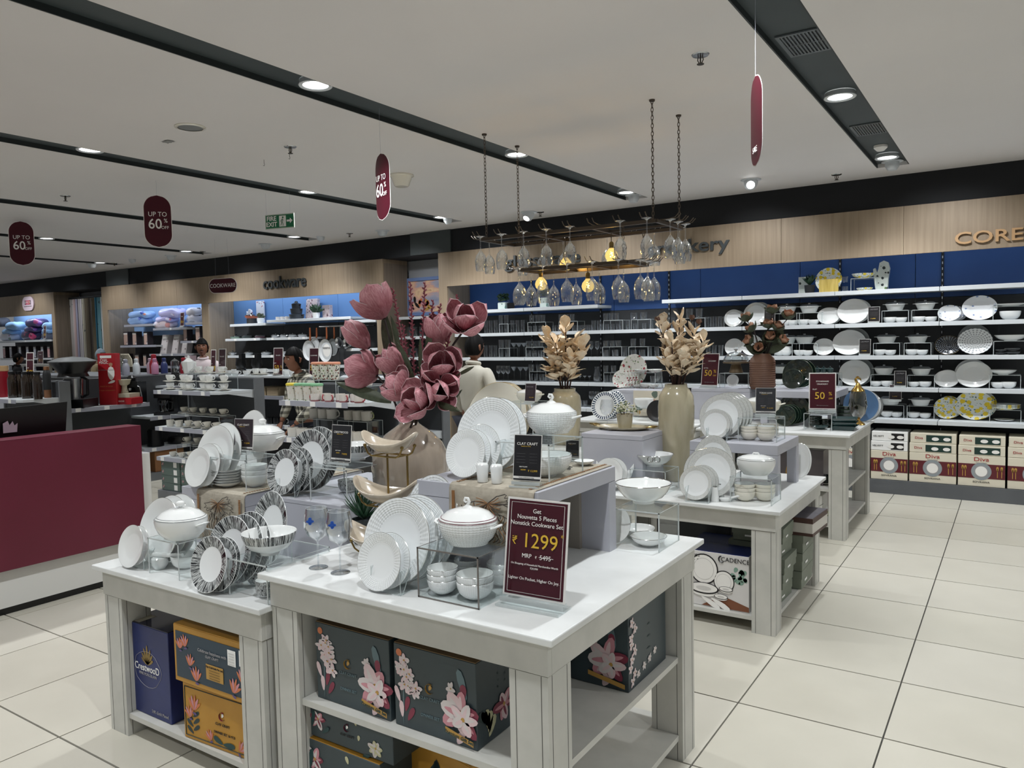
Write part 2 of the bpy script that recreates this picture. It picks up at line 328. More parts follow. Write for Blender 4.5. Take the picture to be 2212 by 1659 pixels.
# casserole tureens (radius 1 body, oval sy)
def casserole(key, body, line, sy=.8, knob='ball', h=.62, handles=True, flat=False, lidm=None):
    n = 40; lidm = lidm or WHITE
    bd = MB().lathe([(0,.02),(.6,.02),(.62,0),(.66,0),(.68,.05),(.86,h*.28),(.97,h*.62),(1,h*.85),(.985,h*.98),(.95,h)], body, n, sy=sy)
    bd.lathe([(.95,h),(.9,h*.98),(.9,h*.4),(0,.1)], WHITE, n, sy=sy)
    if line: bd.tube([(math.cos(2*math.pi*i/n)*.975, math.sin(2*math.pi*i/n)*.975*sy, h*.99) for i in range(n)], .012, line, 4, True)
    root = bd.mesh(key, 50); parts = []
    lh = .36 if not flat else .24
    ld = MB().lathe([(.955,h+.0),(.96,h+.03),(.9,h+.06),(.7,h+lh*.66),(.4,h+lh*.93),(.12,h+lh),(0,h+lh)], lidm, n, sy=sy)
    if line: ld.tube([(math.cos(2*math.pi*i/n)*.9, math.sin(2*math.pi*i/n)*.9*sy, h+.065) for i in range(n)], .012, line, 4, True)
    z = h+lh
    if knob == 'ball': kb = MB().lathe([(.1,z-.02),(.06,z+.04),(.07,z+.06),(.14,z+.09),(.17,z+.16),(.14,z+.23),(.06,z+.27),(0,z+.275)], lidm, 20, sx=1.1)
    elif knob == 'curl': kb = MB().tube([(-.16,0,z),(-.08,0,z+.03),(0,0,z+.08),(.07,0,z+.2),(.02,0,z+.3),(-.08,0,z+.31),(-.12,0,z+.22),(-.06,0,z+.17),(-.02,0,z+.2)], [.03,.04,.05,.05,.05,.045,.04,.035,.03], lidm, 10).lathe([(0,z-.02),(.2,z-.01),(.14,z+.04),(.05,z+.09)], lidm, 16)
    else: kb = MB().tube([(-.16,0,z-.01),(-.12,0,z+.07),(.12,0,z+.07),(.16,0,z-.01)], .05, lidm, 8)
    parts.append(('lid', ld.mesh('lid', 50), None, [('knob', kb.mesh('knob', 60), None, [])]))
    if handles:
        for sg in (-1, 1):
            hm = MB().tube([(sg*.95,-.22,h*.72),(sg*1.12,-.2,h*.8),(sg*1.2,0,h*.84),(sg*1.12,.2,h*.8),(sg*.95,.22,h*.72)], [.06,.055,.06,.055,.06], body if body is not SCALEB else WHITE, 8, flat=.7)
            parts.append(('handle', hm.mesh('handle', 60), None, []))
    proto(key, root, parts)
casserole('cas_scale', SCALEB, MAROONL, .92, 'curl', .8); casserole('cas_scale2', SCALEB, None, .92, 'curl', .8)
casserole('cas_white', WHITE, GREYP, .88, 'ball', .74); casserole('cas_tureen', WHITE, GREYP, .85, 'bar', .8, False, True); casserole('cas_small', CREAMP, None, .8, 'ball', .66, True, True)
# glass-lidded baking casserole used on the wall
b = MB().lathe([(0,0),(.6,0),(.66,.03),(.86,.5),(.9,.53),(1.12,.55),(1.12,.59),(.86,.57)], WHITE, 28, sy=.7); r_ = b.mesh('casserole_dish', 50)
lid = MB().lathe([(.9,.58),(.86,.68),(.7,.76),(0,.8)], clear('lid_glass', 'aab4bc', .25), 28, sy=.7); kn = MB().box(-.1,.1,-.05,.05,.79,.9, GLASSE)
proto('cas_wall', r_, [('glass_lid', lid.mesh('glass_lid', 50), 'clear glass lid', [('knob', kn.mesh('knob', 0), None, [])])])
# cups, mugs, saucers
def mug(key, mt, h=1.7, hm=None, taper=1.0, band=None):
    b = MB().lathe([(0,0),(.85*taper,0),(.95*taper,.06),(1,h*.6),(1,h),(.93,h),(.92,h*.5),(.8*taper,.1),(0,.1)], mt, 24)
    if band: b.lathe([(.9*taper,-.001),(.97*taper,.05),(1.006,.3),(1.0,.3)], band, 24)
    hd = MB().tube([(.95,0,h*.82),(1.35,0,h*.86),(1.58,0,h*.6),(1.5,0,h*.33),(.97,0,h*.2)], .11, hm or mt, 8)
    proto(key, b.mesh(key, 50), [('handle', hd.mesh('handle', 60), None, [])])
CUPM = mat('warm_white_stoneware', 'dad7cd', .2, coat=.5)
mug('cup', CUPM, 1.35, None, .62); mug('cup_white', WHITE, 1.35, None, .75); mug('mug_plain', CUPM, 1.75); mug('mug_line', MUGG, 1.75); mug('mug_print', MUGP, 1.75, mat('olive_handle', 'a2a77b', .3))
mug('mug_red', MUGF, 1.6, mat('red_handle', 'a02334', .3), 1, mat('mug_foot', '9a5a5c', .4)); mug('mug_speck', MUGF, 1.6, None); mug('mug_black', PBLK, 1.6, WHITE); mug('cup_green', GREENP, 1.1, None, .6); mug('cup_greystripe', STRIPEB, 1.0, None, .7); mug('mug_slate', mat('slate_glaze', '3c434a', .3), 1.3)
proto('saucer', MB().lathe([(0,0),(.5,0),(.6,.05),(1,.17),(1,.2),(.6,.09),(0,.06)], CUPM, 28).mesh('saucer', 50))
# glasses
def gl(key, prof, n=20): proto(key, MB().lathe(prof, GLASS, n).mesh(key, 60), [])
gl('tumbler', [(0,0),(.8,0),(.84,.05),(1,2.4),(.94,2.4),(.8,.25),(0,.22)]); gl('highball', [(0,0),(.8,0),(.84,.05),(1,3.6),(.94,3.6),(.78,.3),(0,.28)]); gl('shot', [(0,0),(.85,0),(1,1.4),(.92,1.4),(.8,.2),(0,.18)])
gl('coupe', [(0,.04),(.7,.04),(.7,0),(.1,.1),(.07,.2),(.07,2.0),(.3,2.15),(1,2.9),(.96,2.9),(.28,2.25),(0,2.15)]); gl('pitcher', [(0,0),(.7,0),(1,.8),(1,1.6),(.62,3),(.7,3.6),(.66,3.6),(.56,3),(.93,1.6),(.9,.8),(0,.2)])
WB = [(0,.05),(.7,.02),(.72,0),(.12,.12),(.07,.3),(.06,2.3),(.2,2.45),(.75,2.9),(1,3.7),(.95,4.6),(.8,5.3),(.77,5.3),(.91,4.6),(.95,3.7),(.72,2.95),(.15,2.52),(0,2.5)]
_wb = MB().lathe(WB, clear('balloon_glass', 'f6f8f9', .2, .01), 40); _wb.tube([(.785*math.cos(q*.157), .785*math.sin(q*.157), 5.3) for q in range(40)], .012, GLASSE, 4, True).tube([(.71*math.cos(q*.157), .71*math.sin(q*.157), .012) for q in range(40)], .014, mat('foot_edge', '8a8f92', .1), 4, True)
proto('wine_big', _wb.mesh('wine_big', 60), [])
gl('wine', [(0,.05),(.7,.02),(.72,0),(.12,.12),(.07,.3),(.06,2.3),(.2,2.45),(.75,2.9),(1,3.7),(.95,4.6),(.8,5.3),(.77,5.3),(.91,4.6),(.95,3.7),(.72,2.95),(.15,2.52),(0,2.5)], 28)
# ================= SETTING =================
YF, YB = 8.66, 9.22
# floor: every tile its own piece, recessed joint below
fl = struct(MB().box(-20, 3.2, -3, 9.3, -.05, -.008, GAP).obj('floor', smooth=0))
tm = [noisy('floor_tile_%d' % i, a, b_, 1.3, rough=.3, detail=5, rr=(.22, .42)) for i, (a, b_) in enumerate((('c0bcaf', 'cac6b9'), ('bcb8ab', 'c8c4b7'), ('c3bfb3', 'cdc9bd')))]
tiles = []
for q in tm:
    t = MB().box(.0035, .5965, .0045, .5955, -.01, 0, q); tiles.append(t.mesh('tile', 0))
def px_ok(x, y):
    for dx in (0, .6):
        for dy in (0, .6):
            d = Vector((x+dx, y+dy, 0))-CAM
            if d.dot(FW) > .3:
                p = PX((x+dx, y+dy, 0))
                if -80 < p[0] < 2290 and -80 < p[1] < 1740: return True
    return False
cnt = 0; rest = []
ty0 = 8.627-.0; cells = []
for i in range(-33, 7):
    for j in range(-19, 6):
        x = -1.043+.6*i; y = 5.797+.6*j-.0
        if y > 8.66 or y < -3: continue
        cells.append((x, y))
cells.sort(key=lambda c: (not px_ok(*c), (c[0]+.3)**2+(c[1]+.3)**2))
for k, (x, y) in enumerate(cells):
    if k < 290 and px_ok(x, y): link('tile', random.choice(tiles), fl, loc=(x, y, 0))
    else: rest.append((x, y))
rb = MB()
for x, y in rest: rb.box(x+.0035, x+.5965, y+.0045, y+.5955, -.01, 0, tm[0])
rb.obj('tile_field', fl, smooth=0, kind='stuff')
# ceiling in panels between recessed grey slots
CEILM = noisy('ceiling_paint', 'dcd9d8', 'e0dddc', .7, rough=.7); SLOTM = noisy('slot_grey_green', '363f41', '3b4446', 3, rough=.55)
cb = MB(); xs = sorted(SLOTX); edges = [-21]
for sx in xs: edges += [sx-.14, sx+.14]
edges.append(3.2)
for i in range(0, len(edges), 2): cb.box(edges[i], edges[i+1], -3, 9.35, CEIL, CEIL+.16, CEILM)
for sx in xs: cb.box(sx-.14, sx+.14, 8.2, 9.35, CEIL, CEIL+.16, CEILM)
ce = struct(cb.obj('ceiling', smooth=0))
SLOTS_ = noisy('slot_side_dark', '272d2e', '2b3233', 3, rough=.5)
for sx in xs:
    q = MB().box(sx-.1395, sx+.1395, -3, 8.199, CEIL+.036, CEIL+.05, SLOTM).box(sx-.1395, sx-.132, -3, 8.2, CEIL+.001, CEIL+.036, SLOTS_).box(sx+.132, sx+.1395, -3, 8.2, CEIL+.001, CEIL+.036, SLOTS_); struct(q.obj('ceiling_slot', ce, smooth=0))
# dark bulkhead + back wall
BULK = noisy('bulkhead_navy_black', '04080d', '070b11', 2, rough=.75); WALLG = mat('grey_wall', 'a7a9ad', .6)
bk = MB().box(-21, 3.2, 9.28, 9.4, 0, CEIL, WALLG); bw = struct(bk.obj('wall_back', smooth=0))
struct(MB().box(-21, 3.2, 8.69, 9.26, 2.92, CEIL+.005, BULK).obj('trim_1', smooth=0))
gc = MB().box(*[W(888, 530, 8.685).x, W(975, 530, 8.685).x], 8.665, 8.695, 2.925, CEIL, mat('bulkhead_grey', '3a4142', .5)); struct(gc.obj('trim_2', smooth=0))
gc = MB().box(*[W(230, 580, 8.685).x, W(278, 580, 8.685).x], 8.665, 8.695, 2.925, CEIL, MATS['bulkhead_grey']); struct(gc.obj('trim_3', smooth=0))
# shop-fit surrounds: oak fascia units
def unit(name, label, x0, x1, posts, fasc, side=None):
    t = thing(name, label, 'shelving unit', (x0, YF, 0)); X = lambda v: v-x0
    n = max(1, round((x1-x0)/1.22)); w = (x1-x0)/n
    for i in range(n): rbox(MB().box(i*w+.001, (i+1)*w-.001, 0, .03, 2.44, 2.92, OAK).obj('fascia_panel', t, smooth=0), .001)
    MB().box(0, x1-x0, .03, .56, 2.86, 2.92, OAK).obj('top_board', t, smooth=0)
    for a, c in posts:
        rbox(MB().box(X(a), X(c), .001, .03, 0, 2.44, OAK).obj('post', t, smooth=0), .001)
        MB().box(X(a)+.002, X(c)-.002, .03, .56, 0, 2.86, OAKS).obj('side_panel', t, smooth=0)
    return t
XG = -6.939
ug = unit('glassware_unit', 'long oak-fronted wall shelving with blue back behind the glassware and crockery', XG, 2.6, [(XG, -6.79)], 2.92)
uc = unit('cookware_unit', 'oak-fronted wall shelving under the cookware lettering', -15.84, -8.006, [(-15.84, -15.63), (-12.49, -12.297), (-8.159, -8.006)], 2.92)
us = unit('bedding_unit', 'oak-fronted wall shelving with pillows beside the hanging curtains', -20.9, -17.781, [(-17.918, -17.781)], 2.92)
def backp(t, x0, x1, z0, z1, mt, y=9.2):
    n = max(1, round((x1-x0)/1.25)); w = (x1-x0)/n; ox = t.location.x
    for i in range(n): MB().box(x0-ox+i*w+.003, x0-ox+(i+1)*w-.003, y-YF, y-YF+.02, z0, z1, mt).obj('back_panel', t, smooth=0)
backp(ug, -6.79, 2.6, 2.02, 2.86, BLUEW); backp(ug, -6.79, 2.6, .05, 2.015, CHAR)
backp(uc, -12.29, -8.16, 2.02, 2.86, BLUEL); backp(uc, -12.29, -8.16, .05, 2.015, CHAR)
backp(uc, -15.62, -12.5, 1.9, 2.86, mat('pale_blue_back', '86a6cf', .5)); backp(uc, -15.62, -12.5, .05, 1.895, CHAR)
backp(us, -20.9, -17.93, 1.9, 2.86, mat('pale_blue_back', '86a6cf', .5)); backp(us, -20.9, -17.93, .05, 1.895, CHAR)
# slotted uprights between back panels
for x in (W(1446, 620, 9.2).x, W(1815, 600, 9.2).x, W(2036, 600, 9.2).x, W(1150, 700, 9.2).x, W(1300, 800, 9.2).x):
    u = MB().box(x-.012-XG, x+.012-XG, .525, .541, .1, 2.6, DARKM)
    for k in range(40): u.box(x-.004-XG, x+.004-XG, .521, .5255, .2+k*.06, .225+k*.06, SHELFW)
    u.obj('slotted_upright', ug, smooth=0)
# soffit LED strips inside the units (real lamps)
for x0, x1, e in ((-6.7, -2, 5), (-2, 2.5, 5), (-12.2, -8.3, 22), (-15.5, -12.6, 16), (-20.5, -18.1, 22)):
    o = lamp('AREA', 'shelf_strip_light', ((x0+x1)/2, 8.8, 2.83), e, ((x0+x1)/2, 9.15, 2.2), (.75, .86, 1), shape='RECTANGLE', size=(x1-x0), size_y=.04)
# shelves
def shelf(par, x0, x1, z, y0=8.8, y1=9.2, lip=SHELFW, tags=0, name='shelf'):
    o = rbox(MB().box(0, x1-x0, 0, y1-y0, -.035, 0, SHELFW).box(0, x1-x0, -.006, .0, -.04, .004, lip).obj(name, par, smooth=0), .002)
    o.location = (x0-par.location.x, y0-par.location.y, z)
    for k in range(tags):
        u = (k+.5+random.uniform(-.25, .25))/tags*(x1-x0)
        MB().box(u-.03, u+.03, -.009, -.006, -.037, .002, TAG).obj('price_tag', o, smooth=0)
    return o
xw = lambda px, Y=8.8, y=700: W(px, y, Y).x
segs = [xw(1132, y=700), xw(1290, y=700), xw(1430, y=640), xw(1603, y=630), xw(1803, y=625), xw(2029, y=615), 2.5]
segs = [-6.78, xw(1132), xw(1270), xw(1430), xw(1603), xw(1803), xw(2029), 2.5]
ZR = {'A': 2.106, 'B': 1.759, 'C': 1.42, 'D': 1.088, 'E': .764}
ZA2 = W(1170, 664, 8.8).z
for k, z in ZR.items():
    for i in range(len(segs)-1):
        a, c = segs[i], segs[i+1]
        if k == 'A':
            if i in (0, 1): shelf(ug, a+.003, (c if i == 0 else xw(1292))-.003, ZA2); continue
            if i == 2: continue
        y0 = 8.72 if k == 'E' else 8.8
        shelf(ug, a+.003, c-.003, z, y0=y0)
kb = MB().box(0, 2.5+6.78, 0, .5, 0, .14, noisy('grey_plinth', '55585c', '5b5e62', 4, rough=.4)).obj('plinth', ug, smooth=0); kb.location = (-6.78-XG, .005, 0)
# cookware unit shelves (by the heights seen)
def wsh(par, p0, p1, Y=8.8, tags=0, lip=SHELFW):
    a, c = W(*p0, Y), W(*p1, Y); return shelf(par, a.x, c.x, (a.z+c.z)/2, y0=Y, tags=tags, lip=lip), (a.z+c.z)/2
_, ZK1 = wsh(uc, (497, 701), (574, 698), 8.78); _, ZK2 = wsh(uc, (576, 692), (758, 684), 8.8); _, ZK3 = wsh(uc, (753, 693), (812, 689), 8.75)
_, ZK4 = wsh(uc, (487, 733), (562, 730), 8.75, 2); _, ZK5 = wsh(uc, (576, 731), (664, 727), 8.8, 3); _, ZK6 = wsh(uc, (492, 770), (660, 765), 8.8, 4); _, ZK7 = wsh(uc, (748, 753), (816, 752), 8.8, 2)
_, ZK8 = wsh(uc, (690, 790), (812, 788), 8.8, 2); _, ZK9 = wsh(uc, (500, 800), (640, 797), 8.8, 2)
# bedding bays
_, ZP1 = wsh(uc, (268, 702), (331, 700), 8.75, 0, SHELFG); _, ZP2 = wsh(uc, (331, 710), (398, 707), 8.72, 1, SHELFG); _, ZP3 = wsh(uc, (400, 697), (436, 696), 8.75, 0, SHELFG)
_, ZP4 = wsh(uc, (260, 747), (338, 745), 8.75, 0, SHELFG); _, ZP5 = wsh(uc, (323, 765), (400, 764), 8.7, 2, SHELFG); _, ZP6 = wsh(uc, (390, 737), (436, 736), 8.75, 1, SHELFG)
_, ZP7 = wsh(uc, (300, 792), (400, 790), 8.75, 2, SHELFG)
_, ZQ1 = wsh(us, (-30, 737), (112, 735), 8.75, 1); _, ZQ2 = wsh(us, (-30, 775), (112, 773), 8.75, 2); _, ZQ3 = wsh(us, (-30, 802), (112, 800), 8.75, 2)
# rear display in the recess: shelves, framed painting
rs = thing('recess_shelving', 'narrow glassware shelving in the recess below the painting', 'shelving unit', (-8.0, 9.0, 0))
for yp in (684, 727, 772): 
    z = W(900, yp, 9.0).z; shelf(rs, -8.0, -6.95, z, 8.95, 9.27)
MB().box(.02, 1.04, .22, .25, .05, 2.05, CHAR).obj('back_panel', rs, smooth=0)
# ================= TABLES =================
def table(key, label, x0, x1, y0, y1, z, shelves, ap=.1, leg=.13, ov=.03):
    t = thing('display_table', label, 'table', (x0, y0, 0)); w, d = x1-x0, y1-y0
    rbox(MB().box(0, w, 0, d, z-.022, z, TABT).obj('tabletop', t, smooth=0), .004, 2)
    for nm, b in (('apron', (ov, w-ov, ov, ov+.02)), ('apron', (ov, w-ov, d-ov-.02, d-ov)), ('apron', (ov, ov+.02, ov+.02, d-ov-.02)), ('apron', (w-ov-.02, w-ov, ov+.02, d-ov-.02))):
        rbox(MB().box(*b, z-.022-ap, z-.022, TABW).obj(nm, t, smooth=0), .0015)
    for i in (0, 1):
        for j in (0, 1):
            lx = ov+.004 if i == 0 else w-ov-leg-.004; ly = ov+.004 if j == 0 else d-ov-leg-.004; zt = z-.022-ap-.003
            l = MB().box(lx, lx+leg, ly, ly+leg, 0, zt, TABW)
            for gx in (lx+.022, lx+leg-.022): l.box(gx-.001, gx+.001, ly-.0006, ly+leg+.0006, .002, zt-.001, GAP)
            for gy in (ly+.022, ly+leg-.022): l.box(lx-.0006, lx+leg+.0006, gy-.001, gy+.001, .002, zt-.001, GAP)
            l.obj('leg', t, smooth=0)
    for s in shelves:
        b = MB().box(ov+.02, w-ov-.02, ov+leg+.006, d-ov-leg-.006, s-.022, s, TABW)
        b.box(ov+leg+.006, w-ov-leg-.006, ov+.012, ov+leg+.006, s-.022, s, TABW).box(ov+leg+.006, w-ov-leg-.006, d-ov-leg-.006, d-ov-.012, s-.022, s, TABW)
        b.obj('shelf', t, smooth=0)
    return t
Z1, Z2, Z3, Z4, Z5 = .86, .738, .71, .86, .80
table('t1', 'white painted display table in front carrying the red price card and white china', -2.27, -1.045, 1.75, 2.965, Z1, (.42, .105))
table('t2', 'lower white painted display table with striped plates beside the checkout counter', -3.35, -2.235, 1.725, 2.95, Z2, (.1,), ap=.11)
table('t3', 'low white display table with plain cream china and green boxes beneath', -2.42, -1.065, 4.22, 5.42, Z3, (.09,))
table('t4', 'white display table farthest up the aisle with dark green stoneware', -2.36, -1.1, 6.49, 7.75, Z4, (.41, .12))
table('t5', 'white display table behind the cream vases with blue rimmed plates', -3.72, -2.42, 6.7, 7.95, Z4, (.4,))
table('t6', 'white display table behind the pink flower vase with cream dinnerware', -3.75, -2.44, 4.25, 5.42, Z5, (.3,))
# lavender-white risers
def riser(label, x0, x1, y0, y1, zb, zt, th=.055, sides='y', inner=True):
    t = thing('display_riser', label, 'riser', (x0, y0, zb)); w, d, h = x1-x0, y1-y0, zt-zb
    rbox(MB().box(0, w, 0, d, h-th, h, LAV).obj('top', t, smooth=0), .002)
    if sides == 'y': pan = [(0, w, 0, th), (0, w, d-th, d)]
    elif sides == 'legs': pan = [(0, .06, 0, .06), (w-.06, w, 0, .06), (0, .06, d-.06, d), (w-.06, w, d-.06, d)]
    else: pan = [(0, w, 0, .02), (0, w, d-.02, d), (0, .02, .02, d-.02), (w-.02, w, .02, d-.02)]
    for p in pan: MB().box(*p, 0, h-th-.001, LAV).obj('side_panel' if sides != 'legs' else 'leg', t, smooth=0)
    if sides == 'y': MB().box(0, .02, th, d-th, 0, h-th-.001, LAVD).box(.021, w-.12, d-th-.02, d-th-.0005, 0, h-th-.001, LAVD).obj('inner_panel', t, smooth=0)  # inner faces in a darker board colour, painted-in shade of the hollow riser
    return t
ZR1 = 1.182
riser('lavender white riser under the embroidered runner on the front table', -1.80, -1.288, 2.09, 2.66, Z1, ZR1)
ZR2 = 1.0
riser('lavender white riser under the runner on the lower left table', -3.38, -2.90, 2.19, 2.93, Z2, ZR2, sides='box')
ZB1 = 1.0
riser('solid lavender white block carrying the black striped dinner set', -2.83, -2.345, 2.24, 2.9, Z2, ZB1, sides='box', th=.02)
ZR3 = 1.01
riser('lavender white bench riser on the low table carrying cream bowls', -1.73, -1.185, 4.65, 5.17, Z3, ZR3, sides='legs', th=.06)
ZR4 = 1.05
riser('lavender white block under the oval tray and potted flowers', -2.40, -1.965, 4.45, 4.85, Z3, ZR4, sides='box', th=.03)
ZR5 = 1.16
riser('lavender white bench riser behind the stoneware sale card', -1.95, -1.315, 7.05, 7.68, Z4, ZR5, sides='legs', th=.06)
ZR6 = 1.16
riser('lavender white block under the brown vase and cake dome', -2.66, -2.09, 7.2, 7.6, Z4, ZR6, sides='box', th=.03)
ZR7 = W(1330, 842, 7.2).z
riser('lavender white block carrying floral plates behind the cream vases', W(1322, 842, 7.2).x, W(1428, 842, 7.2).x, 7.2, 7.65, Z4, ZR7, sides='box', th=.03)
# embroidered runners
LINEN = noisy('linen', 'a69e8f', 'b0a899', 60, rough=.9, bump=.2); TH1 = mat('brown_thread', '8a6038', .8); TH2 = mat('charcoal_thread', '3b3632', .8)
def runner(label, x0, x1, y0, y1, z, drop, back):
    t = thing('table_runner', label, 'table runner', (x0, y0, z)); w, d = x1-x0, y1-y0; e = .006
    prof = [(-.014, -drop), (-.010, -drop*.5), (-.009, -.015), (-.004, -.002), (.01, .004), (d*.5, .004), (d-.01, .004), (d+.006, -.004), (d+.009, -.03), (d+.012, -back)]
    n = 24
    def f(u, v):
        k = u*(len(prof)-1); i = min(int(k), len(prof)-2); a = k-i; y = prof[i][0]*(1-a)+prof[i+1][0]*a; zz = prof[i][1]*(1-a)+prof[i+1][1]*a
        hang = max(0, -zz-.01)
        return (v*w + .02*hang*math.sin(v*9), y - .03*hang*abs(math.sin(v*7+1)), zz)
    m = MB().grid(f, 36, n, LINEN); o = m.obj('cloth', t); s = o.modifiers.new('thick', 'SOLIDIFY'); s.thickness = .002; s.offset = 1
    emb = MB()
    for u in (.07, .93):      # brown ladder stitch down both long edges
        for k in range(26): zz = -.02-k*(drop-.04)/26; emb.box(u*w-.006, u*w+.006, -.0185+zz*.02, -.0165+zz*.02, zz-.006, zz, TH1)
        for k in range(int(d/.014)): emb.box(u*w-.006, u*w+.006, .01+k*.014, .015+k*.014, .0055, .0068, TH1)
    def fl(cx, cz, s, flat):
        for a, ln, wd in ((200, 1, .3), (235, .8, .25), (268, 1.0, .28), (305, .8, .22), (340, 1.1, .3), (20, .9, .3)):
            pts = []
            for q in range(13):
                tt = q/12; r = s*ln*math.sin(math.pi*min(tt*1.0, 1))*1.0; th = rad(a)+(tt-.5)*wd*3.2
                r = s*ln*(1-(2*tt-1)**4)*(1+.14*math.sin(q*2.4)); u, v = cx+r*math.cos(th), cz+r*math.sin(th)*.8
                pts.append((u, -.021+v*.03, v) if not flat else (u, v, .0085))
            emb.tube(pts, .0016, TH2, 4)
        for a in range(150, 400, 18):
            L = s*.55; q = rad(a); pts = [(cx, cz), (cx+L*.5*math.cos(q), cz+L*.5*math.sin(q)*.8), (cx+L*math.cos(q+.15), cz+L*math.sin(q+.15)*.8)]
            emb.tube([(u, -.021+v*.03, v) if not flat else (u, v, .0085) for u, v in pts], .0014, TH1, 4)
    fl(w*.5, -.05, w*.27, False); fl(w*.5, d*.72, w*.22, True)
    for k in range(14):       # sketchy leaves toward the hem
        u = w*(.16+.05*k); h = random.uniform(.06, .13); pts = [(u+.012*math.sin(q), -.022-.03*drop, -drop+.01+h*q/8) for q in range(9)]
        emb.tube(pts, .0014, random.choice((TH1, TH2)), 4); emb.tube([(p[0]+.02*math.sin(math.pi*i/8), p[1], p[2]) for i, p in enumerate(pts)], .0014, TH2, 4)
    emb.obj('embroidery', t, smooth=0)
    return t
xa = W(993, 1040, 2.09).x; runner('beige linen runner with embroidered lily draped over the front table riser', -1.645, -1.30, 2.09, 2.66, ZR1, .19, .3)
runner('beige linen runner with embroidered lily hanging from the lower left riser', W(428, 1060, 2.19).x, W(531, 1070, 2.19).x, 2.19, 2.93, ZR2, .235, .1)
# clear acrylic stands (top + two sides, open front)
STN = [0]
def stand(label, L, R, ytop, z, depth, edge=ACRE, group=None, bottom=False):
    a, c = S(L[0], L[1], z), S(R[0], R[1], z); Y = (a.y+c.y)/2; h = W(L[0], ytop, Y).z-z
    x0, x1 = W(L[0], L[1], Y).x, W(R[0], R[1], Y).x
    return stand3(label, x0, x1, Y, Y+depth, z, z+h, edge, group, bottom), (x0, x1, Y, z+h)
def stand3(label, x0, x1, y0, y1, z0, z1, edge=ACRE, group=None, bottom=False):
    t = thing('acrylic_stand', label, 'display stand', (x0, y0, z0), group=group); w, d, h, k = x1-x0, y1-y0, z1-z0, .0045
    MB().box(0, w, 0, d, h-k, h-.0005, ACR).obj('top', t, smooth=0)
    for nm, xx in (('side', 0), ('side', w-k)): MB().box(xx, xx+k, 0, d, .0005, h-k-.0003, ACR).obj(nm, t, smooth=0)
    e = MB()
    for yy in (-.0015, d-.001):
        e.box(-.0005, w+.0005, yy, yy+.0022, h-k, h, edge); e.box(-.0005, k, yy, yy+.0022, .0005, h, edge); e.box(w-k, w+.0005, yy, yy+.0022, .0005, h, edge)
        if bottom: e.box(0, w, yy, yy+.0022, .0005, k, edge)
    for xx in (0, w-.0018): e.box(xx, xx+.0018, 0, d, h-.0019, h-.0004, edge)
    e.obj('polished_edge', t, smooth=0)
    if bottom: MB().box(k, w-k, 0, d, .0005, k*.7, ACR).obj('bottom', t, smooth=0)
    return t
def holder(label, x, y, z, w=.13, d=.26, group='clear acrylic plate holders'):
    t = thing('plate_holder', label, 'plate holder', (x, y, z), group=None); k = .003
    MB().box(-w/2, w/2, 0, d, .0005, k, ACR).obj('base', t, smooth=0); h = w*.62
    for sx in (-w/2, w/2-k):
        b = MB().add([(sx, 0, k), (sx+k, 0, k), (sx+k, 0, h), (sx, 0, h), (sx, .012, k), (sx+k, .012, k), (sx+k, w*.42, h), (sx, w*.42, h)], [(0,1,2,3),(7,6,5,4),(0,4,5,1),(3,2,6,7),(0,3,7,4),(1,5,6,2)], ACR)
        b.tube([(sx+k/2, .001, k), (sx+k/2, .001, h), (sx+k/2, w*.42, h), (sx+k/2, .014, k)], .0012, ACRE, 4)
        b.obj('fin', t, smooth=0)
    b = MB().box(-w/2, w/2, -.001, .001, 0, k, ACRE).box(-w/2, w/2, d-.002, d, 0, k, ACRE); b.obj('polished_edge', t, smooth=0)
    return t
# ---- boxes
def crate(label, cat, x0, x1, y0, y1, z0, z1, mt, top=None, rz=0, name='carton', group=None, tilt=0):
    t = thing(name, label, cat, ((x0+x1)/2, (y0+y1)/2, z0), rz, group); t.rotation_euler[1] = tilt; w, d, h = (x1-x0)/2, (y1-y0)/2, z1-z0
    b = MB().box(-w, w, -d, d, .001, h, mt); o = rbox(b.obj('body', t, smooth=0), .002)
    if top is not False:
        tp = MB().box(-w+.002, w-.002, -d+.002, -.001, h, h+.0025, top or mt).box(-w+.002, w-.002, .001, d-.002, h, h+.0025, top or mt); tp.obj('flap', t, smooth=0)
    t['_s'] = 1; del t['_s']
    return t, w, d, h
def pet(m, cx, cz, ln, wd, a, mt, y, n=10, tip=.35):   # flat printed petal on a face pointing -Y
    pts = []; ca, sa = math.cos(rad(a)), math.sin(rad(a))
    for i in range(n):
        q = 2*math.pi*i/n; u = ln*(.5-.5*math.cos(q)); v = wd*.5*math.sin(q)*(1-tip*math.cos(q)); pts.append((cx+u*ca-v*sa, y, cz+u*sa+v*ca))
    m.add(pts, [tuple(range(n))], mt)
P_PK = mat('print_pink', 'c98c96', .5); P_PL = mat('print_pale_pink', 'dcc3c6', .5); P_RD = mat('print_crimson', '7e2e43', .5); P_WH = mat('print_petal_white', 'd5cdcc', .5)
P_GR = mat('print_slate_leaf', '5f747a', .5); P_GD = mat('print_dark_leaf', '25383a', .5); P_YL = mat('print_ochre', 'b98f45', .5); P_OR = mat('print_orange', 'c9744a', .5); P_VI = mat('print_violet', '5d4a7c', .5)
P_TL = mat('print_teal_leaf', '1f4344', .5); P_CR = mat('print_cream_flower', 'c3c09a', .5)
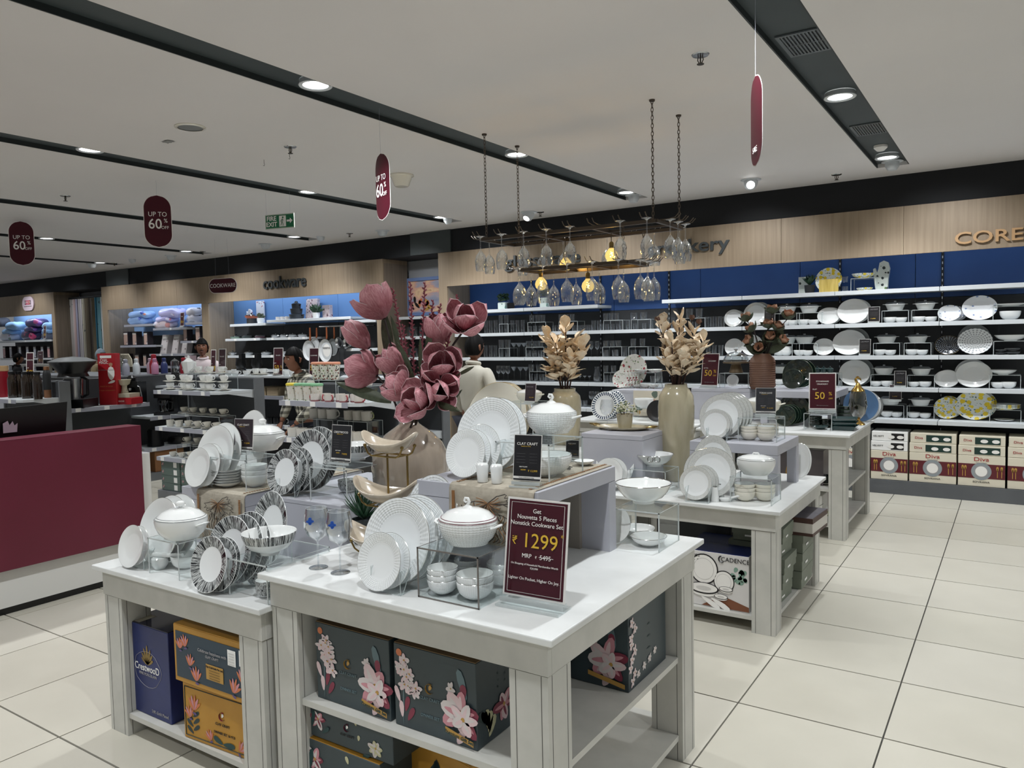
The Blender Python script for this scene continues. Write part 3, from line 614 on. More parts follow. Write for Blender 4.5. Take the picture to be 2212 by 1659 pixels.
def bloomp(m, cx, cz, s, y, cols, n=6, a0=0):
    for k in range(n):
        a = a0+k*360/n+random.uniform(-16, 16); L = s*random.uniform(.8, 1.12); pet(m, cx, cz, L, s*random.uniform(.5, .68), a, cols[k % len(cols)], y-.0003*(k % 4), tip=-.15)
        pet(m, cx, cz, L*.8, s*.22, a+4, cols[(k+1) % len(cols)], y-.0003*(k % 4)-.0002, tip=-.3)
    pet(m, cx-s*.12, cz, s*.3, s*.25, 20, P_YL, y-.001)
def sprayp(m, cx, cz, s, y, n=9, cols=None):
    for k in range(n):
        u, v = cx+s*.5*(k/n)+random.uniform(-.2, .2)*s, cz-s*1.1*(k/n)+random.uniform(-.2, .2)*s+s*.4
        bloomp(m, u, v, s*.3, y-.0002*k, [P_WH, P_PL], 5, random.uniform(0, 60))
def facep(t, yface): return MB(), yface-.0012
# ================= UNDER-TABLE CARTONS =================
def bx(label, TL, BR, Y, z, depth, mt, top=None, cat='box', name='carton', zt=None, rz=0):
    x0, x1 = W(*TL, Y).x, W(*BR, Y).x; h = zt if zt else W(TL[0], TL[1], Y).z
    return crate(label, cat, min(x0, x1), max(x0, x1), Y, Y+depth, z, h, mt, top, rz, name)
def floral_face(t, w, h, y, s=1, small=False):
    m = MB(); yy = -y-.0015
    if not small:
        sprayp(m, -w*.8, h*.66, h*.33, yy, 12)
        for k, (u, v, a) in enumerate(((-.72, .20, 75), (-.8, .12, 95), (-.66, .1, 60), (-.85, .3, 110))): pet(m, w*u, h*v, h*.2, h*.07, a, P_RD if k % 2 == 0 else P_PL, yy-.0004*k)
        pet(m, -w*.78, h*.02, h*.6, h*.018, 88, P_GR, yy)
        bloomp(m, w*.62, h*.37, h*.30, yy-.003, [P_RD, P_PK, P_PL, P_WH, P_PK, P_PL], 7, 20); bloomp(m, w*.7, h*.32, h*.2, yy-.006, [P_PL, P_WH], 5)
        pet(m, w*.55, h*.02, h*.16, h*.1, 60, P_PL, yy-.001)
        pet(m, w*.78, h*.55, h*.36, h*.1, 108, P_GR, yy-.001); pet(m, w*.72, h*.56, h*.17, h*.09, 92, P_RD, yy-.002); bloomp(m, w*.42, h*.64, h*.08, yy-.002, [P_WH], 6)
        m.add([(w*.3, yy-.008, h*.14), (w*.95, yy-.008, h*.05), (w*.95, yy-.008, h*.11), (w*.3, yy-.008, h*.2)], [(0,1,2,3)], P_YL)
        m.lathe([(0, 0), (h*.045, 0)], P_OR, 16, c=(0, 0, 0)) if False else None
        pet(m, -w*.93, h*.9, h*.09, h*.09, 0, P_OR, yy, tip=0)
    else:
        bloomp(m, -w*.72, h*.55, h*.3, yy, [P_RD, P_PK, P_WH], 6); pet(m, -w*.85, h*.3, h*.5, h*.14, 80, P_TL, yy-.002); pet(m, -w*.6, h*.2, h*.35, h*.12, 40, P_TL, yy-.0025)
        bloomp(m, w*.62, h*.3, h*.28, yy, [P_CR, P_WH], 7); pet(m, w*.2, h*.75, h*.18, h*.1, 110, P_CR, yy); pet(m, w*.24, h*.35, h*.16, h*.1, 80, P_CR, yy); pet(m, w*.5, h*.05, h*.3, h*.12, 200, P_TL, yy)
    m.obj('flower_print', t, smooth=0)
def logo_c(t, x, z, s, y, mt, words, wm, sub=None):
    m = MB(); yy = -y-.0018
    pts = arc(x, z, s*.8, 60, 320, 12, yy); m.tube(pts, s*.2, mt, 4, flat=.05); pet(m, x-s*.1, z-.2*s, s*.9, s*.6, 60, WHT if mt is not P_YL else P_YL, yy-.001)
    m.obj('emblem', t, smooth=0)
    text(words, s*.72, t, (x, -y-.002, z-s*1.75), wm)
    if sub: text(sub, s*.7, t, (x, -y-.002, z-s*4.6), wm)
# front table, middle shelf
z = .42
for k, (TL, BR, lb) in enumerate((((680, 1327), (845, 1578), 'slate green dinner set carton printed with flowers beside the front left leg'), ((847, 1372), (1030, 1644), 'slate green dinner set carton printed with flowers, right of its twin'))):
    t, w, d, h = bx(lb, TL, BR, 1.83, z, .36, TEAL, mat('kraft_card', '7a6244', .8), zt=z+.275)
    if k == 1: t.location.x += .004
    floral_face(t, w, h, d); logo_c(t, -w*.1, h*.56, .02, d, P_YL, 'CLAY CRAFT', P_GR, 'DINNER SET')
    text('Premium Gift Set', .016, t, (w*.62, -d-.011, h*.122), P_TL, rot=(rad(90), rad(8), 0))
    if k == 1:
        m = MB()   # right end print: spray, bloom, icons, address label (end faces +X)
        for q in range(5): pet(m, -.02, .02+q*.012, .07, .03, 60+q*20, P_CR if q < 3 else P_GD, 0)
        bloomp(m, .06, .09, .055, -.001, [P_RD, P_PK, P_PL], 6)
        for r_ in range(3):
            for c_ in range(3): pet(m, .03+.04*c_, .16+.022*r_+.008*c_, .008, .008, 0, P_GD, 0)
        M = Matrix.Translation((w+.0015, -d*.55, 0)) @ Matrix.Rotation(rad(90), 4, 'Z'); m.xf(M); m.obj('flower_print', t, smooth=0)
        MB().box(w+.0005, w+.0015, d*.25, d*.95, h*.25, h*.55, TAG).obj('label', t, smooth=0)
        text('Clay Craft', .02, t, (w+.002, d*.6, h*.49), BLK, rot=(rad(90), 0, rad(90)))
t, w, d, h = crate('slate green floral carton at the back right of the front table shelf', 'box', -1.58, -1.13, 2.42, 2.76, .42, .70, TEAL, None)
floral_face(t, w, h, d)
m = MB()
for q in range(9): bloomp(m, .03+.02*math.sin(q*2), .03+.027*q, .022, -.0002*q, [P_WH, P_PL], 5)
for q in range(4): bloomp(m, .08+.05*q, .04+.012*q, .018, 0, [P_WH], 6); pet(m, .16, .06+.045*q, .03, .006, 0, P_GD, 0)
m.xf(Matrix.Translation((w+.0015, -d, 0)) @ Matrix.Rotation(rad(90), 4, 'Z')); m.obj('flower_print', t, smooth=0)
# lower shelf of the front table
t, w, d, h = bx('long slate green carton with rose print on the lowest front shelf', (662, 1526), (848, 1594), 1.83, .27, .34, TEAL, None, zt=.395)
floral_face(t, w, h, d, small=True); logo_c(t, -w*.02, h*.6, .016, d, MAROONL, 'CLAY CRAFT', BLK)
t, w, d, h = bx('bottom slate green carton with yellow lid edge under the rose carton', (658, 1606), (820, 1659), 1.82, .105, .34, TEAL, MUST, zt=.262)
floral_face(t, w, h, d, small=True)
t, w, d, h = crate('mustard yellow carton with dark leaves on the lowest shelf of the front table', 'box', -1.78, -1.42, 1.95, 2.3, .105, .3, MUST, None, rad(-12)); m = MB()
for q in range(6): pet(m, -w*.5+q*w*.2, h*.2, h*.6, h*.14, 40+q*18, P_GD, -d-.0015)
m.obj('flower_print', t, smooth=0)
# lower-left table cartons
t, w, d, h = bx('tall navy blue porcelain gift carton on the left table shelf', (271, 1345), (370, 1540), 1.80, .1, .42, NAVY, mat('navy_gloss_film', '10142e', .12), zt=W(271, 1339, 1.8).z)
text('CrestwooD', .044, t, (-.005, -d-.0015, h*.53), WHT, sx=.85); text('FINE PORCELAIN', .017, t, (0, -d-.0015, h*.46), GRYT); text('24K Gold Plated', .018, t, (w*.5, -d-.0015, h*.07), GRYT)
m = MB()
for q in range(7): pet(m, 0, h*.575, .05+.012*(3-abs(q-3)), .014, 30+q*20, GOLD, -d-.0015, tip=.1)
m.tube([(w*.62*math.cos(q/20*6.283)*(1+.06*math.cos(q*1.57)), -d-.0012, h*.52+h*.2*math.sin(q/20*6.283)) for q in range(20)], .0008, GRYT, 4, True); m.obj('emblem', t, smooth=0)
MB().box(-w+.005, -w+.09, -d+.01, -d+.09, h+.0026, h+.0032, mat('tape_label', '8c8676', .4)).obj('label', t, smooth=0)
def paradise(m, cx, cz, s, y, a0=60):
    for k in range(5): pet(m, cx, cz, s*(1-.08*abs(k-2)), s*.2, a0-40+k*20, P_OR if k % 2 == 0 else P_PK, y-.0003*k, tip=-.1)
    pet(m, cx-s*.1, cz-s*.15, s*.4, s*.16, a0-90, P_VI, y-.002)
z2 = .1; x0 = W(399, 1453, 1.79).x; x1 = W(562, 1513, 1.79).x
t, w, d, h = crate('mustard carton with printed tropical flowers, under the petrol fronted one', 'box', x0, x1, 1.785, 2.1, z2, z2+.232, MUST, MUST, rad(3))
m = MB(); yy = -d-.0015
for a, b_ in (((-w*.95, h*.93), (w*.93, h*.93)), ((-w*.95, h*.07), (w*.93, h*.07)), ((-w*.95, h*.07), (-w*.95, h*.93)), ((w*.93, h*.07), (w*.93, h*.93))): m.tube([(a[0], yy, a[1]), (b_[0], yy, b_[1])], .0018, P_GD, 4)
for sg in (-1, 1):
    for q in range(6): pet(m, sg*w*.75, h*(.12+.06*q), h*.2, h*.07, 90+(-1)**q*55, P_GD, yy)
    paradise(m, sg*w*.72, h*.55, h*.28, yy-.001, 80); paradise(m, sg*w*.82, h*.4, h*.22, yy-.001, 100)
paradise(m, -w*.3, h*.12, h*.2, yy-.001, 110); paradise(m, w*.4, h*.12, h*.22, yy-.001, 40); pet(m, 0, h*.12, h*.25, h*.1, 160, P_TL, yy-.001); pet(m, 0, h*.12, h*.3, h*.1, 5, P_TL, yy-.001)
m.obj('flower_print', t, smooth=0); logo_c(t, 0, h*.6, .02, d, MAROONL, 'CLAY CRAFT', BLK); text('DINNER SET 36 PCS', .014, t, (.01, -d-.002, h*.3), BLK)
x0 = W(379, 1327, 1.775).x; x1 = W(559, 1373, 1.775).x
t, w, d, h = crate('carton with petrol blue printed front and mustard edges, topmost of its stack', 'box', x0, x1, 1.765, 2.08, z2+.236, z2+.236+.232, MUST, MUST, rad(1))
m = MB(); yy = -d-.0012; m.box(-w*.94, w*.94, yy-.0006, yy, h*.09, h*.9, PETR)
paradise(m, -w*.83, h*.6, h*.2, yy-.002, 90); paradise(m, -w*.7, h*.66, h*.22, yy-.002, 100); paradise(m, -w*.6, h*.35, h*.22, yy-.002, 80)
paradise(m, -w*.45, h*.12, h*.26, yy-.002, 90); paradise(m, w*.42, h*.14, h*.27, yy-.002, 70); paradise(m, w*.62, h*.36, h*.24, yy-.002, 85); paradise(m, w*.8, h*.5, h*.22, yy-.002, 95)
m.box(-w*.2, w*.2, yy-.003, yy-.002, h*.22, h*.48, P_YL); m.box(w*.32, w*.5, yy-.003, yy-.002, h*.58, h*.84, TAG); m.box(w*.58, w*.76, yy-.003, yy-.002, h*.62, h*.88, TAG)
m.obj('flower_print', t, smooth=0)
text('Celebrate happiness with', .017, t, (-w*.05, yy-.003, h*.68), GRYT); text('CLAY CRAFT', .014, t, (-w*.05, yy-.003, h*.6), GRYT); text('Clay Craft India Pvt. Ltd.', .0105, t, (0, yy-.004, h*.44), BLK)
for q in range(4): text('______________', .009, t, (0, yy-.004, h*(.40-.045*q)), BLK)
for u in (w*.41, w*.67):
    for q in range(5): text('________', .008, t, (u, yy-.004, h*(.8-.045*q)), GRYT)
# low table: printed dinner-set carton and sage boxes
t, w, d, h = bx('white dinner set carton with navy lid and printed plates on the low table shelf', (1468, 1192), (1618, 1300), 4.3, .09, .42, mat('carton_white', 'd7d5d3', .45), NAVY, zt=W(1616, 1204, 4.3).z)
yy = -d-.0012; m = MB()
def disc(cx, cz, r, ry, mt, y, n=28): m.add([(cx+r*math.cos(2*math.pi*i/n), y, cz+ry*math.sin(2*math.pi*i/n)) for i in range(n)], [tuple(range(n))], mt)
m.add([(-w*.35, yy, .005), (w, yy, .005), (w, yy, h*.1), (w*.25, yy, h*.24)], [(0,1,2,3)], mat('print_wood', '7a4a30', .5))
for q in range(16): pet(m, w*(.55+.4*random.random()), h*(.44+.26*random.random()), h*.10, h*.07, random.uniform(0, 180), mat('print_fern', '7f9f90', .5), yy)
for cx, cz, r in ((-.28, .68, .42), (.30, .50, .30)):
    disc(cx*w, cz*h, r*w, r*w*1.05, BLK, yy-.001); disc(cx*w, cz*h, r*w*.91, r*w*.96, WHT, yy-.0015); disc(cx*w, cz*h, r*w*.7, r*w*.74, GRYT, yy-.002); disc(cx*w, cz*h, r*w*.685, r*w*.725, WHT, yy-.0025)
for cx, cz, r in ((-.28, .33, .44), (-.82, .5, .25), (.36, .37, .2), (.22, .22, .2)):
    r *= w; zc = cz*h; disc(cx*w, zc-r*.32, r*.6, r*.2, GRYT, yy-.003); disc(cx*w, zc-r*.16, r*.92, r*.38, WHT, yy-.0035); disc(cx*w, zc, r, r*.38, BLK, yy-.0045); disc(cx*w, zc+r*.03, r*.9, r*.31, WHT, yy-.005); disc(cx*w, zc, r*.5, r*.14, mat('print_pale_grey', 'cfcdca', .5), yy-.0055)
for k in range(2): pet(m, w*(-.35+.28*k), h*.18, .13, .03, -28, WHT, yy-.006)
m.tube(arc(w*.24, h*.9, .018, 100, 300, 6, yy-.001), .004, BLK, 4); m.obj('printed_picture', t, smooth=0)
text('CADENCE', .036, t, (w*.62, yy-.001, h*.9), BLK); text('Pieces', .034, t, (-w*.6, yy-.001, h*.92), BLK); text('Dinner Set', .03, t, (-w*.62, yy-.001, h*.82), BLK); text('TYPE', .022, t, (-w*.8, yy-.001, h*.12), GRYT)
MB().box(w, w+.0012, -d*.6, d*.6, h*.2, h*.7, NAVY).obj('printed_panel', t, smooth=0)
def sage(lb, x0, x1, y0, y1, z0, z1, rz=0, lid=True):
    t, w, d, h = crate(lb, 'box', x0, x1, y0, y1, z0, z1, GRNB, False, rz)
    if lid: MB().box(-w-.003, w+.003, -d-.003, d+.003, h-.045, h+.003, GRNB).obj('lid', t, smooth=0)
    MB().box(-w*.5, w*.1, -d-.0035, -d-.002, h*.3, h*.42, TAG).obj('label', t, smooth=0)
    MB().box(w+.002, w+.0035, -d*.5, -d*.1, h*.3, h*.42, TAG).obj('label', t, smooth=0)
zz = .09
for k in range(5): o = .012*((k*7) % 3-1); sage('sage green lidded box stacked behind the low table leg', -1.42+o, -1.13+o, 4.52+o, 4.80+o, zz, zz+.086, rad(2*((k*5) % 3-1))); zz += .09
zz = .09
for k in range(3): sage('sage green lidded box in the stack at the aisle corner', -1.40, -1.10+.004*k, 4.86, 5.18, zz, zz+.11, rad(1)); zz += .114
t, w, d, h = crate('white and brown striped box overhanging the sage stack', 'box', -1.44, -1.02, 4.86, 5.2, zz, zz+.11, mat('box_offwhite', 'cdc9c2', .5), mat('box_charcoal_lid', '55525a', .5), rad(-3))
MB().box(-w-.001, w+.001, -d-.001, d+.001, h-.03, h+.001, mat('box_brown', '4a332d', .5)).box(-w-.001, w+.001, -d-.001, d+.001, .001, .02, MATS['box_brown']).obj('printed_band', t, smooth=0)
for k in range(3): sage('grey green flat box piled deep under the low table', -2.1+.2*k, -1.75+.2*k, 4.75, 5.1, .09, .24, rad(4*k-4))
t, w, d, h = crate('dark grey flat box above the printed dinner set carton', 'box', -2.0, -1.5, 4.75, 5.1, .28, .46, MARM, None)
t, w, d, h = crate('navy flat box left of the printed dinner set carton', 'box', -2.33, -1.98, 4.4, 4.7, .09, .3, NAVY, None)
# far table shelves
t, w, d, h = crate('gift carton with printed cocktails on the upper shelf of the far table', 'box', -1.9, -1.33, 6.66, 7.0, .41, .70, mat('grey_film_box', '6d686c', .25), mat('shiny_film', '5a5458', .15)); m = MB()
for q in range(3): pet(m, -w*.4+q*w*.4, h*.2, h*.35, h*.12, 90, P_YL, -d-.0015, tip=-.5); pet(m, -w*.45+q*w*.4, h*.1, .05, .03, 20, P_OR, -d-.0015)
m.obj('printed_picture', t, smooth=0)
t, w, d, h = crate('white carton with black ink drawing on the bottom shelf of the far table', 'box', -1.56, -1.33, 6.62, 6.85, .12, .33, TAG, None); m = MB()
for q in range(7): m.tube([(-w*.6+q*.02, -d-.0012, h*.05), (-w*.3+q*.012, -d-.0012, h*.4), (-w*.5+q*.03, -d-.0012, h*.7)], .0015, BLK, 4)
m.obj('printed_picture', t, smooth=0)
t, w, d, h = crate('burgundy carton behind the ink drawing carton', 'box', -1.75, -1.25, 6.95, 7.3, .12, .36, BURG, None)
# ================= TABLEWARE =================
def plate(key, cx, cy, hpx, z, label, lean=15, asp=1, mode='front', yaw=0, group=None, cat='plate', name='plate'):
    th = rad(90-lean); R = .12
    for _ in range(12):
        C = S(cx, cy, z+R*math.sin(th)+.004) if abs(z+R-CH) > .12 else None
        if C is None: C = W(cx, cy, 8.9)
        R = hpx*DEP(C)/FPX/(2*math.sin(th))
    C.z = z+R*math.sin(th)+.004
    return put('plate_'+key, name, label, cat, C, (th, 0, rad(yaw)), (R*asp, R, R), group, mode)
def plateY(key, cx, ytop, Y, z, label, lean=15, asp=1, mode='front', cat='plate', name='plate'):
    th = rad(90-lean); R = .1
    for _ in range(6): R = (W(cx, ytop, Y+2*R*math.cos(th)).z-z-.004)/(2*math.sin(th))
    p = W(cx, ytop+2, Y+R*math.cos(th))
    return put('plate_'+key, name, label, cat, (p.x, Y+R*math.cos(th), z+R*math.sin(th)+.004), (th, 0, 0), (R*asp, R, R), None, mode)
def row(key, z, label, front, rear, oval=None, olabel=None, lean=15):
    o = plate(key, *front, z, label, lean); Y0 = o.location.y-o.scale.y*math.cos(rad(90-lean))
    for cx, yt, dy in rear: plateY(key, cx, yt, Y0+dy, z, label, lean)
    if oval: plateY(key, oval[0], oval[1], Y0+oval[2], z, olabel, lean-3, oval[3], None, 'platter', 'platter')
def on(key, name, px, py, wpx, z, label, cat, sx=1, sz=1, rz=0, group=None, mode=None):
    p = S(px, py, z); R = wpx/2*DEP(p)/FPX; p.z = z
    return put(key, name, label, cat, p, (0, 0, rad(rz)), (R*sx, R, R*sz), group, mode)
def stack(key, name, px, py, wpx, z, n, dz, label, cat='bowl', sz=1, mode='top', group=None):
    if key in ('bowl_scale', 'bowl_line', 'bowl_stripe', 'bowl_grey', 'bowl_green'): dz = .36
    p = S(px, py, z); R = wpx/2*DEP(p)/FPX
    for k in range(n):
        a = random.uniform(-.006, .006)*R*4
        put(key, name, label if n > 1 else label, cat, (p.x+(a if k else 0), p.y, z+k*dz*R), (0, 0, k*.7), (R, R, R*sz), group, mode if n > 1 else None)
# ---- front table, near group
holder('clear acrylic plate holder under the front row of embossed plates', S(833, 1281, Z1).x, S(833, 1281, Z1).y, Z1, .13, .3)
row('scale', Z1, 'embossed rim plate in the nearest white row', (824, 1213, 120), ((843, 1149, .03), (861, 1074, .075), (880, 1072, .11), (900, 1067, .145)), (936, 1024, .24, .72), 'tall oval embossed white platter standing behind the near plates')
st1, (a0, a1, aY, az) = stand('clear box stand with smoked edges under the large white casserole', (903.8, 1290), (1035.5, 1316.6), 1182, Z1, .30, ACRD, bottom=True)
on('cas_scale', 'casserole_dish', 1012, 1172, 132, az, 'white embossed casserole with maroon rim line and curled knob beside the red price card', 'casserole', rz=8)
bw_ = 'small embossed bowl inside the smoked edge stand'
stack('bowl_scale', 'bowl', 957, 1280, 68, Z1+.004, 3, .36, bw_+', left front stack'); stack('bowl_scale', 'bowl', 1027, 1291, 82, Z1+.004, 2, .30, bw_+', right front stack')
stack('bowl_scale', 'bowl', 1012, 1245, 62, Z1+.004, 2, .3, bw_+', back middle stack'); stack('bowl_scale', 'bowl', 1082, 1262, 60, Z1+.004, 3, .32, bw_+', back right stack')
# red price card
def card(label, BL, BR, ytop, z, lines, mt=POST, border=WHT, lean=9, base=True, name='price_card', frame=.006, cat='sign', bands=()):
    a, c = S(*BL, z), S(*BR, z); a.z = c.z = z; w = (c-a).length; rz = math.atan2(c.y-a.y, c.x-a.x); mid = (a+c)/2
    h = (W(BL[0], ytop, a.y+.0).z-z)/math.cos(rad(lean)); return card3(label, mid, rz, w, h, lines, mt, border, lean, base, name, frame, cat, bands)
def card3(label, mid, rz, w, h, lines, mt=POST, border=WHT, lean=9, base=True, name='price_card', frame=.006, cat='sign', bands=()):
    t = thing(name, label, cat, mid, rz)
    b0 = .022*min(1, h/.25)+.004 if base else 0
    M = Matrix.Translation((0, 0, b0)) @ Matrix.Rotation(rad(-lean), 4, 'X')
    ph = h-b0
    MB().box(-w/2, w/2, 0, .0022, 0, ph, border).xf(M).obj('frame', t, smooth=0)
    MB().box(-w/2+frame, w/2-frame, -.0008, -.0001, frame, ph-frame, mt).xf(M).obj('poster', t, smooth=0)
    MB().box(-w/2-.001, w/2+.001, -.0035, -.0022, -.001, ph+.004, ACRS).xf(M).obj('clear_cover', t, smooth=0)
    if base:
        d = max(.03, h*.13); k = b0/.026
        MB().box(-w/2-.001, w/2+.001, -d, d, .0005, .008*k, ACR).box(-w/2, w/2, -.014*k, .018*k, .009*k, .024*k, ACR).box(-w/2-.001, w/2+.001, -d-.0006, -d, .0005, .008*k, ACRE).box(-w/2-.001, w/2+.001, -.015*k, -.014*k, .009*k, .024*k, ACRE).obj('base', t, smooth=0)
    R = rad(90)
    for s, u, v, sz, m_ in lines:
        p = M @ Vector((u*w, -.0042, v*ph)); text(s, sz*ph, t, p, m_, rot=(R-rad(lean)*1, 0, 0), ex=.0003)
    if bands:
        q = MB()
        for (u0, u1, v0, v1, m_) in bands: q.box(u0*w, u1*w, -.0018, -.0009, v0*ph, v1*ph, m_)
        q.xf(M).obj('printed_band', t, smooth=0)
    return t
card('tall maroon price card reading 1299 in gold on the front table', (1086, 1300), (1220, 1325), 1079, Z1,
     [('Get', 0, .875, .062, WHT), ('Nouvetta 5 Pieces', 0, .81, .062, WHT), ('Nonstick Cookware Set', 0, .745, .062, WHT), ('1299', .07, .57, .21, YEL), ('₹', -.34, .56, .115, YEL), ('*', .42, .64, .08, YEL), ('MRP', -.13, .42, .06, WHT), ('₹', .02, .415, .035, WHT), ('5495', .17, .42, .066, WHT),
      ('On Shopping of Household Merchandise Worth', 0, .335, .028, WHT), ('₹29,999', 0, .30, .028, WHT), ('Lighter On Pocket, Higher On Joy.', 0, .19, .042, WHT)],
     frame=.0065, bands=[(.06, .29, .418, .423, WHT), (-.43, .43, .045, .048, WHT), (-.43, .43, .952, .955, WHT), (-.43, -.424, .045, .955, WHT), (.424, .43, .045, .955, WHT)])
# balloon wine glasses with blue stickers
STK = mat('blue_sticker', '1f55b5', .5)
for px, py, w in ((688, 1226, 56), (735.5, 1237, 58)):
    p = S(px, py, Z1); R = w/2*DEP(p)/FPX; hs = (W(px, 1098 if px < 700 else 1105, p.y).z-Z1)/5.3
    o = put('wine_big', 'wine_glass', 'large balloon wine glass with blue sticker on the front table edge', 'wine glass', (p.x, p.y, Z1+.001), (0, 0, rad(43)), (R*1.0, R*1.0, hs))
    m = MB()
    for dx, dz, r_ in ((0, 0, .19), (-.2, .0, .09), (.2, .0, .09), (0, .2, .12), (0, -.17, .11)): m.prism([(-.42+dx+r_*math.cos(q*.5236), 4.35+dz*1.1+r_*1.1*math.sin(q*.5236)) for q in range(12)], -.97, -.93, STK)
    m.obj('sticker', o, 'blue round sticker')
# beige boat bowls on brass tiers
BOATM = noisy('pale_beige_enamel', 'b9ad9a', 'c6baa8', 5, (6, 2, 2), .2, coat=.5)
def boat(label, c, L, wd, h, rz, tip=.045):
    t = thing('boat_bowl', label, 'bowl', c, rz)
    def f(u, v, k=1.0, zo=0):
        a = 2*math.pi*u; r = v; x = L/2*r*math.cos(a)*k; y = wd/2*r*math.sin(a)*k; return (x, y, h*(r**2.6)+tip*abs(math.cos(a))**3*r**3+zo)
    m = MB().grid(lambda u, v: f(u, v*.999+.001), 40, 10, BOATM); o = m.obj('shell', t, smooth=80); s = o.modifiers.new('wall', 'SOLIDIFY'); s.thickness = .005; s.offset = -1
    return t
c1 = S(842, 1205, Z1); Yb = c1.y
def tier(pxc, pyc, wpx, lb, lv):
    p = W(pxc, pyc, Yb+lv); k = DEP(p)/FPX; t = boat(lb, (p.x, p.y, p.z), wpx*k*1.08, wpx*k*.6, wpx*k*.17, rad(10), wpx*k*.2); return p, k
pa, ka = tier(842, 979, 127, 'topmost beige boat bowl on the brass tier stand', 0); pb, kb_ = tier(836, 1087, 150, 'middle beige boat bowl on the brass tier stand', -.01); pc, kc = tier(822, 1188, 160, 'lowest beige boat bowl on the brass tier stand', -.02)
ts = thing('tiered_stand', 'brass tiered stand with curled arms holding three beige boat bowls', 'tier stand', (pa.x, Yb, Z1)); m = MB()
for p, k in ((pa, 127*ka), (pb, 150*kb_), (pc, 160*kc)):
    zz = p.z-Z1-.004
    for sy in (-.035, .035):
        dx = p.x-pa.x; dy = p.y-Yb; m.tube([(dx-k*.42, dy+sy, zz+.03), (dx-k*.36, dy+sy, zz+.006), (dx-k*.28, dy+sy, zz-.004), (dx+k*.28, dy+sy, zz-.004), (dx+k*.36, dy+sy, zz+.006), (dx+k*.42, dy+sy, zz+.03)], .0035, GOLD, 8)
        for sx in (-1, 1): m.lathe([(0, -.007), (.006, -.004), (.007, 0), (.006, .004), (0, .007)], GOLD, 10, c=(dx+sx*k*.42, dy+sy, zz+.034))
    for sx in (-1, 1): m.tube([(dx+sx*k*.25, dy-.035, zz-.004), (dx+sx*k*.25, dy+.035, zz-.004)], .003, GOLD, 6)
m.obj('arm', ts)
for sx in (-1, 1): MB().tube([(sx*.05, .04, .003), (sx*.05, .04, pa.z-Z1-.006)], .0042, GOLD, 8).tube([(sx*.05, -.06, .003), (sx*.05, .07, .003)], .004, GOLD, 6).obj('rod', ts)
# spiky succulent in a slate pot
p = S(788, 1172, Z1)
def pot(label, p, r, h, mt, name='plant_pot', cat='potted plant'):
    t = thing(name, label, cat, p); MB().lathe([(0,0),(r*.8,0),(r,h*.95),(r,h),(r*.9,h),(r*.88,h*.85),(0,h*.85)], mt, 24).obj('pot', t, smooth=50); return t
t = pot('spiky green succulent in a dark slate pot behind the wine glasses', p, .052, .10, mat('slate_pot', '3a4144', .6), 'potted_succulent')
SG = noisy('succulent_green', '1d3a28', '2c5239', 20, rough=.35)
for k in range(34):
    a = k*2.4; el = rad(28+60*(k/34)); L = .10+.03*random.random(); d = Vector((math.cos(a)*math.cos(el), math.sin(a)*math.cos(el), math.sin(el))); s = Vector((0, 0, .098))
    MB().tube([s, s+d*L*.5, s+d*L*.85+Vector((0, 0, .006)), s+d*L+Vector((0, 0, .012))], [.0075, .007, .0035, .0006], SG, 5, flat=.4).obj('leaf', t)
# riser group
row('scale', ZR1+.005, 'embossed plate on the riser beside the big vase', (1009, 980, 101), ((1021, 928, .03), (1038, 917, .06), (1058, 859, .11), (1074, 861, .145)))
for px, py in ((1042.5, 1040.5), (1073, 1043.5)):
    p = S(px, py, ZR1+.006); r = 13.5*DEP(p)/FPX; t = thing('shaker', 'embossed white shaker on the embroidered runner', 'shaker', p)
    MB().lathe([(0,0),(r*.8,0),(r*.84,.1*r),(r,2.5*r),(r*.94,2.8*r)], SCALEB, 24).obj('body', t); MB().lathe([(r*.94,2.8*r),(r*.8,3.0*r),(0,3.1*r)], WHITE, 24).obj('cap', t)
_, (a0, a1, aY, az) = stand('clear acrylic box stand on the riser under the second casserole', (1072, 1027), (1188, 1047.6), 953, ZR1+.005, .24)
on('cas_scale2', 'casserole_dish', 1192, 934, 112, az, 'white embossed casserole with curled knob on the riser stand', 'casserole', rz=6)
on('bowl_scale', 'bowl', 1180, 1026, 112, ZR1+.006, 'large embossed white bowl inside the riser stand', 'bowl', sz=.85)
on('bowl_wide', 'bowl', 1262, 1004, 44, ZR1+.006, 'small plain cream bowl at the back of the riser beside the black card', 'bowl')
def spec(label, BL, BR, ytop, z, title, price, mt=BLK, lean=8, **k):
    L = [(title, 0, .80, .085, WHT), ('DINNER SET 33 PCS', -.05, .745, .026, YEL)]
    for r_ in range(4):
        L += [('_____________', -.22, .60-.065*r_, .032, GRYT), ('________  __', .23, .60-.065*r_, .032, GRYT)]
    L += [('MRP ₹15,999', -.12, .30, .035, WHT), ('NOW', -.12, .235, .045, YEL), (price, .22, .215, .062, YEL), ('The Joy of Wholesome Living', 0, .068, .030, BLK)]
    return card(label, BL, BR, ytop, z, L, mt, WHT, lean, True, 'price_card', .002, 'sign', [(-.49, .49, .045, .095, WHT)])
spec('black card headed CLAY CRAFT with gold price in front of the riser stand', (1108, 1049), (1168, 1053), 940, ZR1+.006, 'CLAY CRAFT', '₹ 13,999')
spec('small black card facing away at the back right of the riser', (1222, 994), (1251, 996), 950, ZR1+.006, 'CLAY CRAFT', '₹ 10,299', lean=4)
